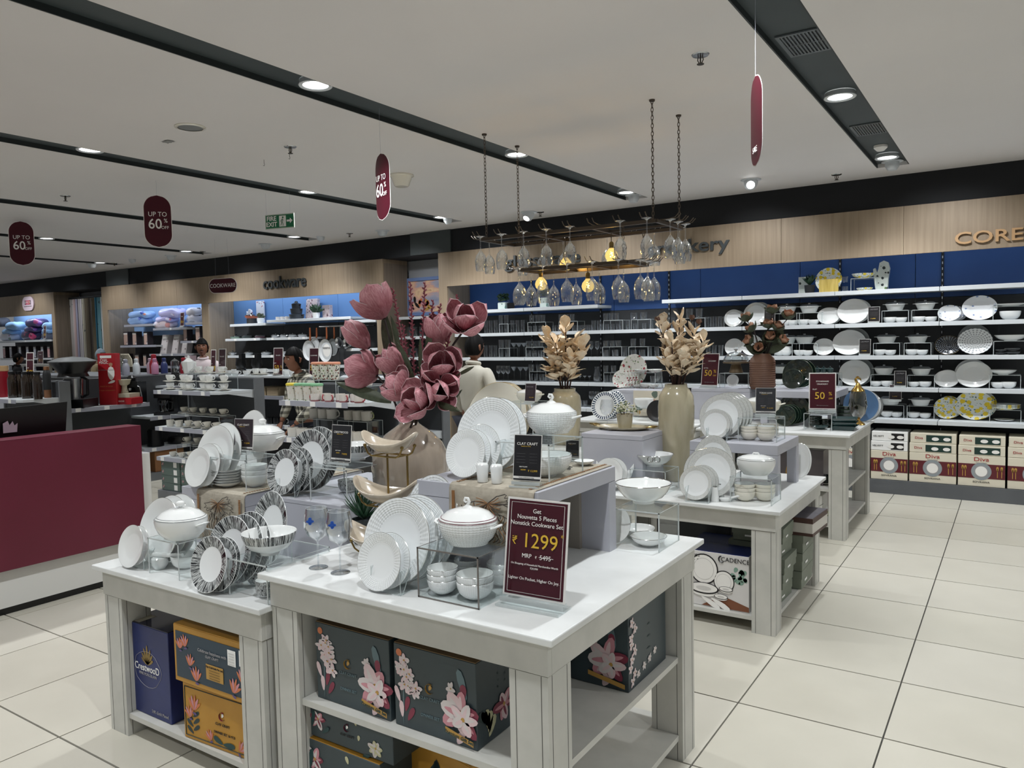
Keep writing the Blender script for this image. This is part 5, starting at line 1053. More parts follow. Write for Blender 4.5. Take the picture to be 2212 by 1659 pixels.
creamvase('tall cream vase with crackled glaze on the low table', 'dried peach blossom branches mixed with brown buds in the tall cream vase', c3, k3,
          [(1428, 700, 0), (1450, 735, -.08), (1468, 690, .06), (1500, 720, 0), (1515, 765, .05), (1480, 770, -.1), (1440, 775, -.06), (1522, 735, -.03)], PV, 19)
zt = Z5; c2 = Vector((*S(1222, 958, zt)[:2], zt)); k2 = DEP(c2)/FPX
creamvase('short cream crackled vase behind the casserole on the riser', 'dried peach blossom branches in the cream vase behind the casserole', c2, k2,
          [(1180, 725, 0), (1200, 740, -.05), (1222, 705, 0), (1245, 735, .05), (1262, 745, 0), (1235, 775, -.08), (1192, 790, -.05)], [(r*.9, z*.57) for r, z in PV[:-4]]+[(24, 111), (23, 112), (23, 119), (24, 119.5), (20, 119)], 19)
# brown buds
t = D.objects['flower_arrangement.001']
for px_, py_ in ((1420, 690), (1442, 708), (1495, 686), (1510, 695), (1448, 730), (1488, 712)):
    c = W(px_, py_, c3.y+.02)-Vector(t.location); m = MB()
    for q in range(7): a = q*.9; m.tube([c+Vector((0, 0, -.015)), c+Vector((.014*math.cos(a), .014*math.sin(a), 0)), c+Vector((.012*math.cos(a), .012*math.sin(a), .018))], [.004, .008, .003], BROWNV, 5)
    m.tube([Vector((0, 0, 0)), c*.5, c+Vector((0, 0, -.01))], .003, STEMD, 5); m.obj('flower_bud', t)
# brown clay vase with olive flowers
c4 = Vector((*S(1647, 846, ZR6)[:2], ZR6)); c4 = Vector((W(1647, 846, 7.3).x, 7.3, ZR6)); k4 = DEP(c4)/FPX; t = thing('vase', 'ribbed brown clay vase on the far lavender block', 'vase', c4)
pr = [(0,0),(24,0),(25,4)]
for q in range(12): pr += [(26.5, 5+q*4.6), (27.3, 7+q*4.6), (26.3, 9+q*4.6)]
MB().lathe([(r*k4, z*k4) for r, z in pr+[(24,66),(17,73),(16,76),(14,75)]], BROWNV, 40).obj('body', t, smooth=30)
o4 = c4+Vector((0, 0, 75*k4)); b = thing('flower_arrangement', 'olive and blush artificial flowers in the ribbed brown vase', 'flowers', o4)
PB = petal_mesh('petal', 1, .8, .2, .1, mat('blush_petal', 'b98c72', .6), None, .1, 6, 6); PG = petal_mesh('petal', 1, .8, .2, .0, LEAF, None, .05, 6, 6)
for px_, py_, d in ((1612, 685, (-.3, 0, 1)), (1668, 668, (0, 0, 1)), (1703, 680, (.3, -.3, 1)), (1622, 708, (-.6, -.2, .7)), (1660, 700, (0, -.3, 1)), (1618, 735, (-.6, -.5, .4)), (1680, 705, (.4, -.2, .8)), (1665, 728, (0, -.6, .6)), (1640, 752, (0, -.8, .5)), (1690, 735, (.6, -.2, .6))):
    c = W(px_, py_, c4.y-.03)-o4; L = 24*k4; M = frame_to(Vector(d)); fo = MB().lathe([(0,-.01),(.012,0),(0,.02)], STEMD, 8).obj('flower', b); fo.matrix_local = Matrix.Translation(c-Vector(d).normalized()*L*.4) @ M.to_4x4()
    for q in range(8):
        p = link('petal', PB if q % 2 else PG, fo); p.matrix_local = Matrix.Rotation(rad(45*q), 4, 'Z') @ Matrix.Rotation(rad(20+28*(q % 2 == 0)), 4, 'X') @ Matrix.Diagonal((L, L, L*.95, 1))
    MB().tube([Vector((0, 0, -.1)), c*.45+Vector((0, 0, .02)), c-Vector(d).normalized()*L*.4], .004, STEMD, 5).obj('stem', b)
for a_ in (((1672, 760), (1690, 700)), ((1650, 762), (1702, 742)), ((1640, 770), (1610, 742)), ((1655, 765), (1655, 715))): leaf(b, *a_, 0, 1.6, LM, 0, Y=c4.y)
# ================= WALL SHELVING GOODS =================
YI = 8.97
def wp(key, cx, wpx, z, label, asp=1, lean=12, Y=YI, group=None, mode=None, name='plate', cat='plate'):
    p = W(cx, 740, Y); R = wpx/2*DEP(p)/FPX/math.cos(YAW-math.atan((cx-1106)/FPX)); th = rad(90-lean)
    return put('plate_'+key, name, label, cat, (p.x, Y, z+R*asp*math.sin(th)+.003), (th, 0, 0), (R, R*asp, R), group, mode)
def wi(key, name, cx, wpx, z, label, cat, Y=YI, sz=1, n=1, dz=.3, rz=0, mode=None):
    p = W(cx, 740, Y); R = wpx/2*DEP(p)/FPX
    for q in range(n): o = put(key, name, label, cat, (p.x, Y, z+q*dz*R), (0, 0, rad(rz)), (R, R, R*sz), None, 'top' if n > 1 else mode)
    return p.x, R
def wstand(label, cx, wpx, z, hpx, Y=8.9, d=.2):
    p = W(cx, 740, Y); k = DEP(p)/FPX; w = wpx/2*k; stand3(label, p.x-w, p.x+w, Y, Y+d, z, z+hpx*k); return z+hpx*k
def wcard(label, cx, z, wpx, hpx, head, mt=BLK, Y=8.86):
    p = W(cx, 740, Y); k = DEP(p)/FPX; card3(label, (p.x, Y, z), 0, wpx*k, hpx*k, [(head, 0, .82, .11, GRYT)]+[('______ _____', 0, .62-.1*i, .08, GRYT) for i in range(3)]+[('₹ 4,999', -.05, .2, .1, YEL)], mt, frame=.003, lean=5)
RN = {'B': 'upper', 'C': 'second', 'D': 'third', 'E': 'lowest'}
A_, B_, C_, D_, E_ = (ZR[c] for c in 'ABCDE')
# top shelf lemon display
p = W(1735, 640, 9.05); k = DEP(p)/FPX
t = thing('serving_tray', 'leaf patterned rectangular tray standing behind the black plant pot', 'tray', (p.x, 9.08, A_)); MB().box(-11*k, 11*k, 0, .02, 0, 38*k, blobs('leaf_print', 'c9d0c8', [('1f2a2c', 22, .25), ('55703f', 18, .2)])).obj('tray', t)
p = W(1749, 640, 8.93); t = thing('potted_plant', 'small leafy plant in a black pot on the crockery top shelf', 'potted plant', (p.x, 8.93, A_)); MB().lathe([(0,0),(9*k,0),(11*k,18*k),(0,17*k)], DARKM, 16).obj('pot', t)
for q in range(26): a = q*2.4; e = rad(35+50*random.random()); v = Vector((math.cos(a)*math.cos(e), math.sin(a)*math.cos(e), math.sin(e)))*20*k; MB().tube([Vector((0,0,17*k)), Vector((0,0,20*k))+v*.6, Vector((0,0,22*k))+v], [.002, 4*k, .4*k], mat('fern_green', '24422c', .6), 4, flat=.3).obj('leaf', t)
wp('lemon', 1790, 53, A_, 'large lemon print platter on the crockery top shelf', 1.0, name='platter', cat='platter')
p = W(1790, 640, 8.88); t = thing('place_mat', 'yellow woven bamboo mat standing before the lemon platter', 'place mat', (p.x, 8.88, A_)); MB().box(-19*k, 19*k, 0, .004, 0, 28*k, noisy('bamboo', 'b39a45', 'd0b866', 40, (1, 1, .1))).obj('mat', t)
for dz in (0, 20): wi('tumbler', 'glass_tumbler', 1825, 14, A_+dz*k, 'clear glass tumbler in the pair beside the lemon platter', 'glass', sz=.75, mode='top')
zs = wstand('clear stand holding lemon bowls on the crockery top shelf', 1864, 50, A_, 28); wi('bowl_lemon', 'bowl', 1864, 46, zs, 'lemon print serving bowl on top of the clear stand', 'bowl'); wi('bowl_lemon', 'bowl', 1867, 33, A_, 'small lemon print bowl beneath the clear stand', 'bowl')
p = W(1905, 640, 9.0); t = thing('oven_mitt', 'leaf patterned oven mitt standing on the crockery top shelf', 'oven mitt', (p.x, 9.0, A_)); MB().prism([(x*k, z*k) for x, z in ((-11,0),(11,0),(12,22),(15,44),(12,56),(4,60),(-4,56),(-6,44),(-8,36),(-12,46),(-16,44),(-15,30))], -.03, .03, MATS['leaf_print']).obj('mitt', t, smooth=70)
# crockery rows
def cas(c, z, w=50, row='', lb=''): 
    zs = wstand('clear acrylic stand under a casserole on the %s crockery shelf' % row, c, w*1.05, z, 27 if row != 'lowest' else 28); wi('cas_wall', 'casserole_dish', c, w*.88, zs, 'white casserole with clear lid on a stand, %s crockery shelf' % row, 'casserole', sz=1.05)
def bw(c, z, w, row, n=1, key='bowl_white'): wi(key, 'bowl', c, w, z, 'white bowl under a stand on the %s crockery shelf' % row, 'bowl', n=n, dz=.36, sz=1)
rows = [('B', B_, [1700, 1748, 1933, 1998], [1695, 1712, 1735, 1757, 1922, 1946, 1984, 2010]), ('C', C_, [1700, 1738, 1915, 1982], [1685, 1698, 1728, 1744, 1900, 1923, 1970, 1992]),
        ('D', D_, [1690, 1910, 1990], [1683, 1893, 1917, 1975, 1999]), ('E', E_, [1925, 1990], [1917, 1938, 1975, 2000])]
for r, z, cs, bs in rows:
    for c in cs: cas(c, z, 50, RN[r])
    for i, c in enumerate(bs): bw(c, z, 24 if i % 2 else 26, RN[r], 3 if (r, c) in (('C', 1685), ('C', 1698)) else 1)
for args in (('grey', 1585, 38, B_, .95), ('grey', 1592, 36, B_, .95), ('grey', 1633, 50, B_, 1), ('grey', 1642, 48, B_, 1.05), ('plain', 1790, 45, B_, .8), ('plain', 1795, 45, B_, .8), ('plain', 1843, 62, B_, .86), ('plain', 1850, 60, B_, .88), ('bflor', 2050, 44, B_, .8), ('bflor', 2058, 42, B_, .8), ('bflor', 2066, 40, B_, .8), ('bflor', 2115, 66, B_, .82),
             ('plain', 1586, 38, C_, .95), ('plain', 1625, 44, C_, 1), ('plain', 1780, 42, C_, .86), ('plain', 1835, 66, C_, .82), ('greyp', 1845, 62, C_, .95), ('geok', 2048, 50, C_, .82), ('geo', 2106, 66, C_, .86), ('greyp', 2104, 62, C_, 1.06),
             ('plain', 1847, 62, D_, .9), ('greyp', 1856, 60, D_, 1.0), ('plain', 2045, 46, D_, .8), ('plain', 2048, 44, D_, .86), ('plain', 2105, 68, D_, .84), ('plain', 2100, 64, D_, .96),
             ('lemon', 2047, 50, E_, .94), ('lemon', 2052, 50, E_, .98), ('lemon', 2107, 74, E_, .86), ('lemon', 2113, 73, E_, .9), ('plain', 1640, 40, D_, .9)):
    ky, cx, w_, z, asp = args; row = RN[[a for a, b_ in ZR.items() if b_ == z][0]]; nmz = {'grey': 'grey rimmed', 'plain': 'white', 'bflor': 'blue floral', 'geok': 'black geometric', 'geo': 'white geometric', 'greyp': 'grey', 'lemon': 'lemon print'}[ky]
    o = wp(ky, cx, w_, z, '%s plate standing on the %s crockery shelf' % (nmz, row), asp, Y=YI+(.05 if ky == 'greyp' or args[1] in (1592, 1642, 1795, 1850, 2058, 2066, 2052, 2113, 2100) else 0)+(.03 if args[1] == 2066 else 0))
for cx, z, hd in ((1662, B_, 'LAS PALM'), (1887, B_, 'LAS PALM'), (1868, C_, 'LAS PALM'), (1945, D_, 'LAS PALM')): wcard('small black price card on the %s crockery shelf' % RN[[a for a, b_ in ZR.items() if b_ == z][0]], cx, z, 23, 36, hd)
wcard('grey price card before the casserole on the lowest crockery shelf', 1935, E_+.18, 24, 36, 'COMPLE', MATS['card_aubergine'], 8.85)
zs = wstand('clear acrylic stand at the right end of the upper crockery shelf', 2180, 62, B_, 30); wi('bowl_low', 'bowl', 2182, 64, zs, 'shallow white dish at the right end of the upper crockery shelf', 'bowl', sz=.5); wi('bowl_white', 'bowl', 2181, 40, B_, 'white bowl at the right end of the upper crockery shelf', 'bowl')
zs = wstand('clear acrylic stand at the right end of the second crockery shelf', 2180, 58, C_, 30); wi('bowl_wide', 'bowl', 2183, 60, zs, 'wide white bowl at the right end of the second crockery shelf', 'bowl'); wi('bowl_blackband', 'bowl', 2164, 24, C_, 'black band bowl in the left stack at the right end', 'bowl', n=2, dz=.5); wi('bowl_blackband', 'bowl', 2187, 30, C_, 'black band bowl in the right stack at the right end', 'bowl', n=2, dz=.5)
zs = wstand('clear acrylic stand at the right end of the third crockery shelf', 2172, 58, D_, 30); wi('bowl_wide', 'bowl', 2168, 50, zs, 'footed white bowl at the right end of the third crockery shelf', 'bowl'); wi('bowl_white', 'bowl', 2158, 28, D_, 'small white bowl left of its twin on the third crockery shelf', 'bowl'); wi('bowl_white', 'bowl', 2180, 30, D_, 'small white bowl at the far right of the third crockery shelf', 'bowl')
zs = wstand('clear acrylic stand at the right end of the lowest crockery shelf', 2174, 58, E_, 26); wi('bowl_lemon', 'bowl', 2175, 56, zs, 'lemon print bowl in the stack at the right end', 'bowl', n=3, dz=.1, sz=.5); wi('bowl_low', 'bowl', 2172, 40, E_, 'shallow white dish beneath the lemon bowl stack', 'bowl', sz=.7)
# boxed sets on the plinth
def diva(x0p, x1p, label, k):
    a, c = W(x0p, 1045, YF+.03), W(x1p, 1045, YF+.03); z0 = .142; h = .30
    t, w, d, hh = crate(label, 'box', a.x+.004, c.x-.004, YF+.03, YF+.38, z0, z0+h, CREAMB, None); yy = -d-.0012; m = MB(); m.box(-w, w, yy-.0004, yy, hh*.27, hh*.74, BURG)
    for r, mt, o in ((.085, mat('print_plate_grey', '8f979c', .4), .001), (.06, GRYT, .0015), (.05, WHT, .002)): m.add([(r*math.cos(2*math.pi*i/28), yy-o, hh*.5+r*math.sin(2*math.pi*i/28)) for i in range(28)], [tuple(range(28))], mt)
    m.obj('printed_band', t, smooth=0); m = MB()
    for u in (-.80, -.68, .68, .86): m.box(w*u-.003, w*u+.003, yy-.002, yy-.001, hh*.32, hh*.62, P_YL); pet(m, w*u-.0, hh*.52, .05, .02, 90, P_YL, yy-.002)
    m.obj('printed_cutlery', t, smooth=0)
    text('Diva', .055, t, (0, yy-.001, hh*.89), mat('print_red', 'a3242e', .5), sx=1.3); text('from La Opala', .016, t, (0, yy-.001, hh*.78), GRYT); text('SOVRANA', .024, t, (0, yy-.001, hh*.15), BLK, sx=1.3)
def flat(x0p, x1p, lv, label, velvet=False):
    a, c = W(x0p, 1045, YF+.03), W(x1p, 1045, YF+.03); z0 = .446+lv*.098
    t, w, d, hh = crate(label, 'box', a.x+.004+lv*.006, c.x-.006, YF+.03+lv*.01, YF+.36, z0, z0+.093, TAG if velvet else CREAMB, None); yy = -d-.0012; m = MB(); m.box(-w*.3 if not velvet else w*.1, w*.8, yy-.0006, yy, hh*.12, hh*.85, DGRN if not velvet else BLK)
    for u in (.0, .5): m.add([(w*(u+.1)+.032*math.cos(2*math.pi*i/16), yy-.0012, hh*.45+.018*math.sin(2*math.pi*i/16)) for i in range(16)], [tuple(range(16))], WHT)
    m.obj('printed_picture', t, smooth=0)
    text('VELVETT' if velvet else 'Diva', .022 if velvet else .034, t, (-w*.62, yy-.001, hh*.5), BLK if velvet else MATS['print_red'], sx=1.2)
BXS = [(1706, 1790), (1793, 1877), (1880, 1961), (1963, 2066), (2068, 2172), (2175, 2290)]
for i, (a, c) in enumerate(BXS):
    diva(a, c, 'large Diva dinner set box on the plinth', i)
    for lv in (0, 1): flat(a, c, lv, 'flat %s box stacked on a large dinner set box' % ('VELVETT cup' if i < 3 else 'Diva cup'), i < 3)
# glassware
SH = {'B': 'upper', 'C': 'second', 'D': 'third', 'E': 'lowest'}
def gls(key, nm, xs, hpx, z, row, Y=8.93, wd=None, up=0):
    unit = {'tumbler': 2.4, 'highball': 3.6, 'shot': 1.4, 'coupe': 2.9, 'pitcher': 3.6, 'wine': 5.3}[key]
    for x in xs:
        p = W(x, 740, Y); k = DEP(p)/FPX; h = hpx*k; R = (wd or 10)/2*k
        put(key, nm, 'clear %s%s on the %s glassware shelf' % (nm.replace('_', ' '), ' raised on a stand' if up else '', SH[row]), 'glass', (p.x, Y, z+.001), (0, 0, 0), (R, R, h/unit))
def gst(c, w, row, hpx=20, Y=8.9): return wstand('clear acrylic stand among glasses on the %s glassware shelf' % SH[row], c, w, ZR[row], hpx, Y)
def ptag(cx, z, row):
    p = W(cx, 740, 8.79); MB().box(p.x-.022, p.x+.022, 8.788, 8.79, z-.004, z+.024, TAG)
TG = []
B = B_; gls('highball', 'highball_glass', (1051, 1061, 1072), 28, B, 'B'); zs = gst(1089, 24, 'B', 20); gls('highball', 'highball_glass', (1083, 1095), 19, zs, 'B', wd=11, up=1); gls('highball', 'highball_glass', (1083, 1095), 19, B, 'B', wd=11); gls('highball', 'highball_glass', (1108, 1119, 1130), 27, B, 'B', wd=10)
for c, tops, unders in ((1160, (1150, 1163, 1174), (1146, 1157, 1168)), (1228, (1213, 1224, 1237), (1198, 1209)), (1325, (1309, 1321, 1333), (1300, 1312, 1324, 1336)), (1385, (1370, 1391), (1372, 1392)), (1501, (1490, 1511), (1494, 1506))):
    zs = gst(c, 46, 'B', 22); gls('tumbler', 'tumbler', tops, 15 if c < 1480 else 20, zs, 'B', wd=12 if c < 1380 else 17, up=1); gls('tumbler', 'tumbler', unders, 14, B, 'B', wd=10, Y=8.92)
gls('tumbler', 'tumbler', range(1240, 1280, 9), 13, B, 'B', wd=9); gls('highball', 'highball_glass', (1283, 1295, 1343, 1357), 22, B, 'B', wd=11); gls('highball', 'highball_glass', (1407, 1424, 1443, 1455, 1467), 24, B, 'B', wd=11); gls('highball', 'highball_glass', (1528, 1539, 1550, 1561), 24, B, 'B', wd=11)
C = C_; gls('highball', 'highball_glass', (1049, 1060, 1070), 26, C, 'C'); zs = gst(1089, 28, 'C', 20); gls('tumbler', 'tumbler', (1083, 1097), 18, zs, 'C', wd=14, up=1); gls('highball', 'highball_glass', (1082, 1096), 19, C, 'C', wd=12); gls('coupe', 'coupe_glass', (1110, 1121, 1132), 31, C, 'C', wd=15)
for c, tops, unders in ((1155, (1141, 1151, 1161, 1169), (1142, 1154, 1167)), (1322, (1309, 1323, 1336), (1308, 1329)), (1379, (1368, 1388), (1369, 1387))):
    zs = gst(c, 46, 'C', 22); gls('tumbler', 'tumbler', tops, 13 if c != 1379 else 17, zs, 'C', wd=11 if c < 1300 else 14, up=1); gls('tumbler', 'tumbler', unders, 15, C, 'C', wd=12 if c < 1300 else 16)
gls('wine', 'wine_glass', (1277, 1290), 34, C, 'C', wd=11); gls('highball', 'highball_glass', (1350, 1403, 1419), 22, C, 'C', wd=12); gls('highball', 'highball_glass', (1530, 1543, 1557), 24, C, 'C', wd=12)
Dd = D_; gls('wine', 'wine_glass', (1076, 1086, 1096), 33, Dd, 'D', wd=12); gls('coupe', 'coupe_glass', (1109, 1123, 1135), 31, Dd, 'D', wd=15)
for c, tops, unders in ((1160, (1147, 1163), (1146, 1157, 1168)), (1322, (1308, 1325), (1309, 1320, 1331))):
    zs = gst(c, 42, 'D', 22); gls('tumbler', 'tumbler', tops, 15, zs, 'D', wd=13, up=1); gls('tumbler', 'tumbler', unders, 16, Dd, 'D', wd=10)
gls('coupe', 'coupe_glass', (1252, 1262, 1272), 14, Dd, 'D', wd=9); gls('pitcher', 'pitcher', (1289,), 34, Dd, 'D', wd=17); gls('tumbler', 'tumbler', (1178, 1190, 1410, 1425), 16, Dd, 'D', wd=14)
E2 = E_; gls('wine', 'wine_glass', (1276, 1288), 34, E2, 'E', wd=13); gls('tumbler', 'tumbler', (1252, 1263, 1300, 1312), 14, E2, 'E', wd=11); gls('tumbler', 'tumbler', (1050, 1066, 1082), 16, E2, 'E', wd=13)
# recess shelving glasses
for yp, hs in ((727, 26), (772, 24)):
    z = W(900, yp, 9.0).z
    for x in (872, 884, 897, 912, 926): p = W(x, 740, 9.05); k = DEP(p)/FPX; put('tumbler', 'tumbler', 'clear tumbler on the recess shelving below the painting', 'glass', (p.x, 9.05, z+.001), (0, 0, 0), (6*k, 6*k, hs*.8*k/2.4))
# canisters, plants and bottle above the glassware
FC = blobs('mint_floral', 'd5e2dd', [('46635a', 16, .2), ('87b3a8', 12, .2)])
for cx, w_, h_, lb in ((1087, 20, 16, 'mint floral canister at the left of the glassware top shelf'), (1177, 18, 22, 'mint floral canister behind the hanging glasses')):
    p = W(cx, 660, 9.0); k = DEP(p)/FPX; t = thing('canister', lb, 'canister', (p.x, 9.0, ZA2)); rbox(MB().box(-w_/2*k, w_/2*k, -.05, .05, 0, h_*k, FC).obj('body', t, smooth=0), .015, 3)
    m = MB()
    for q in range(60): a = q*2.4; r = 12*k*random.random()**.5; m.lathe([(0,-.018),(.02,0),(0,.018)], MATS['fern_green'], 5, c=(r*math.cos(a), r*math.sin(a), (h_+4)*k+random.uniform(0, 14*k)))
    m.obj('foliage', t, kind='stuff')
p = W(1103, 660, 8.95); k = DEP(p)/FPX; t = thing('black_board', 'small black board leaning beside the mint canister', 'board', (p.x, 8.95, ZA2)); MB().box(-9*k, 9*k, 0, .012, 0, 14*k, DARK).obj('board', t, smooth=0)
put('pitcher', 'glass_bottle', 'clear glass bottle above the black board', 'bottle', (W(1098, 640, 9.08).x, 9.08, ZA2), scale=(5*k, 5*k, 8*k))
# painting in the recess
p0, p1 = W(881, 680, 9.24), W(960, 680, 9.24); zt_, zb_ = W(905, 600, 9.24).z, W(905, 682, 9.24).z
t = thing('painting', 'blue framed painting of a cloudy sunset in the recess', 'painting', (p0.x, 9.235, zb_)); w = p1.x-p0.x; h = zt_-zb_
m = mat('sunset_canvas', '808080', .6); tt, n, l, b = nt(m); tc = n.new('ShaderNodeTexCoord'); mp = n.new('ShaderNodeMapping'); mp.inputs['Scale'].default_value = (1.6, 1, 4); nz = n.new('ShaderNodeTexNoise'); nz.inputs['Scale'].default_value = 1.7; nz.inputs['Detail'].default_value = 5
rp = ramp(n, [(.3, '8a93ad'), (.45, 'a9a6b5'), (.53, 'd9a794'), (.62, 'e8c9a0'), (.72, 'b06a5c')]); l.new(tc.outputs['Object'], mp.inputs[0]); l.new(mp.outputs[0], nz.inputs['Vector']); l.new(nz.outputs['Fac'], rp.inputs[0]); l.new(rp.outputs[0], b.inputs['Base Color'])
MB().box(.04, w-.04, -.006, 0, .05, h-.05, m).obj('canvas', t, smooth=0); fm = mat('blue_frame', '6f86b4', .5)
MB().box(0, w, -.03, -.002, 0, .05, fm).box(0, w, -.03, -.002, h-.05, h, fm).box(0, .045, -.03, -.002, .05, h-.05, fm).box(w-.045, w, -.03, -.002, .05, h-.05, fm).obj('frame', t, smooth=0)
m = MB()
for q in range(14): pet(m, w*(.15+.7*random.random()), .07+.12*random.random(), .12, .05, random.uniform(0, 180), random.choice((P_OR, BLK, P_YL, P_PK)), -.0075)
m.obj('painted_detail', t, smooth=0)
# fascia lettering: rounded raised letters
LET = mat('letter_grey', '3d4346', .5)
def fasc(s, pxl, pxr, py, hpx, label, mt=LET, sx=1):
    a, c = W(pxl, py, YF-.03), W(pxr, py, YF-.03); t = thing('shop_lettering', label, 'sign', ((a.x+c.x)/2, YF-.02, a.z)); k = DEP(a)/FPX
    o = text(s, hpx*k*1.5, t, (0, 0, 0), mt, ex=.012, bold=.012); bpy.context.view_layer.update(); o.scale.x = (c.x-a.x)/max(o.dimensions.x, .01)
    return t
fasc('cookware', 568, 660, 614, 24, 'raised grey lowercase lettering reading cookware on the oak fascia'); fasc('glassware', 1090, 1254, 568, 24, 'raised grey lettering reading glassware behind the hanging glasses'); fasc('crockery', 1398, 1574, 540, 26, 'raised grey lettering reading crockery on the oak fascia')
fasc('CORELLE', 2062, 2300, 517, 24, 'pale oak coloured lettering reading CORELLE at the right edge', mat('letter_oak', 'b9946a', .4))
# ---- cookware goods
def at8(px, Y=8.92): return W(px, 740, Y)
def pan(cx, w_, z, mt, label, h=.35, lid=True, knob=DARK, Y=8.95):
    p = at8(cx, Y); k = DEP(p)/FPX; r = w_/2*k; t = thing('cooking_pan', label, 'pan', (p.x, Y, z)); MB().lathe([(0,0),(r*.75,0),(r*.95,r*h*.6),(r,r*h),(r*.93,r*h),(0,.01)], mt, 24).obj('pan', t)
    if lid: MB().lathe([(r*.96,r*h),(r*.8,r*(h+.18)),(0,r*(h+.26))], MATS['lid_glass'] if mt is not STEEL else STEEL, 24).obj('lid', t); MB().lathe([(0,r*(h+.25)),(r*.1,r*(h+.27)),(r*.14,r*(h+.42)),(0,r*(h+.46))], knob, 10).obj('knob', t)
    for sg in (-1, 1): MB().tube([(sg*r*.95,-.02,r*h*.85),(sg*r*1.15,-.015,r*h*.9),(sg*r*1.15,.015,r*h*.9),(sg*r*.95,.02,r*h*.85)], .008, knob, 6).obj('handle', t)
    return t
for cx, m_, lb in ((511, mat('sage_enamel', '7d9484', .35), 'sage green lidded pan on the cookware shelf'), (536, mat('dark_green_enamel', '2d3d3a', .35), 'dark green lidded pan on the cookware shelf'), (564, mat('wine_enamel', '4b2331', .35), 'wine red lidded pan on the cookware shelf')): pan(cx, 26, ZK4, m_, lb)
for cx in (596, 615, 633, 654): pan(cx, 20, ZK5, STEEL, 'steel lidded pan in the row under the stacked pots', .5, True, STEEL)
for cx in (502, 538, 575, 620): pan(cx, 24, ZK6, STEEL, 'steel lidded wok on the lower cookware shelf', .45, True, STEEL)
pan(642, 24, ZK6, mat('ivory_enamel', 'd9d4c8', .3), 'ivory casserole beside the hanging frying pans', .9)
pan(552, 26, ZK1+.12, mat('rust_enamel', 'a4502f', .35), 'rust red pan raised behind the potted succulent', .4, True) if False else None
p = at8(546, 8.98); k = DEP(p)/FPX; t = pan(546, 30, ZK1+.10, mat('rust_enamel', 'a4502f', .35), 'rust red pan on a dark stand beside the floral apron', .35); MB().lathe([(0,-.10),(.09,-.10),(.09,0),(0,0)], DARKM, 16).obj('pedestal', t)
for w_, dz in ((32, 0), (26, 12), (20, 22)):
    p = at8(640); k = DEP(p)/FPX; t = thing('cooking_pot', 'charcoal pot in the stacked tower on the cookware top shelf', 'pot', (p.x, 8.95, ZK2+dz*k), mode='top'); MB().lathe([(0,0),(w_/2*k*.9,0),(w_/2*k,10*k),(w_/2*k*1.05,11*k),(0,12*k)], mat('charcoal_enamel', '33383d', .4), 24).obj('pot', t)
    MB().tube([(-w_/2*k,0,8*k),(-w_/2*k*1.2,0,8*k)], 1.4*k, DARK, 6).obj('handle', t); MB().tube([(w_/2*k,0,8*k),(w_/2*k*1.2,0,8*k)], 1.4*k, DARK, 6).obj('handle', t)
    if dz == 22: MB().lathe([(w_/2*k,11.5*k),(4*k,14*k),(3*k,17*k),(0,18*k)], DARK, 16).obj('lid', t)
FP = blobs('paisley_print', 'b9a8a8', [('5a2f35', 20, .24), ('2f3e55', 24, .18), ('d8cfcf', 30, .2)])
def slab(name, label, cat, cx, w_, h_, z, mt, Y=9.08, th=.02, lean=0):
    p = W(cx, 700, Y); k = DEP(p)/FPX; t = thing(name, label, cat, (p.x, Y, z)); MB().box(-w_/2*k, w_/2*k, 0, th, 0, h_*k, mt).xf(Matrix.Rotation(rad(-lean), 4, 'X')).obj('panel', t, smooth=0); return t, k
slab('apron', 'white and red floral apron hung flat against the blue back', 'apron', 563, 25, 50, ZK1, blobs('apron_print', 'cfd2da', [('a04a55', 22, .22), ('6f7f9f', 20, .18)]), 9.15)
slab('cushion', 'paisley patterned cushion with red tassels on the cookware top shelf', 'cushion', 672, 34, 44, ZK2, FP, 9.05, .06, 6); slab('gift_box', 'paisley patterned open box at the right of the cushion', 'box', 705, 22, 28, ZK2, FP, 8.98, .07)
p = W(540, 700, 9.05); t = thing('oven_mitt', 'floral oven mitt standing left of the rust red pan', 'oven mitt', (p.x, 9.05, ZK1)); MB().prism([(x*k, z*k) for x, z in ((-6,0),(6,0),(8,22),(7,32),(0,35),(-4,26),(-8,30),(-8,16))], -.02, .02, MATS['apron_print']).obj('mitt', t, smooth=70)
for cx, z, lb in ((565, ZK1, 'small succulent in a white round pot on the left cookware shelf'), (685, ZK2, 'small spiky plant in a white pot on the cookware top shelf')):
    p = at8(cx, 8.88); t = thing('potted_succulent', lb, 'potted plant', (p.x, 8.88, z)); MB().lathe([(0,0),(6*k,0),(8*k,6*k),(8*k,12*k),(0,12*k)], WHITE, 18).obj('pot', t)
    for q in range(22): a = q*2.4; e = rad(20+60*random.random()); v = Vector((math.cos(a)*math.cos(e), math.sin(a)*math.cos(e), math.sin(e)))*12*k*(1.6 if cx == 685 else 1); MB().tube([Vector((0,0,11*k)), Vector((0,0,12*k))+v*.6, Vector((0,0,12*k))+v], [.002, 3*k, .6*k], LEAF if cx == 565 else MATS['fern_green'], 4).obj('leaf', t)
for q, cx in enumerate((602, 612, 622)): pan(cx, 14, ZK2, FP, 'small paisley cup left of the pot tower', .7, False) if False else wi('mug_speck', 'mug', cx, 9, ZK2, 'small paisley patterned cup left of the pot tower', 'cup', Y=8.9)
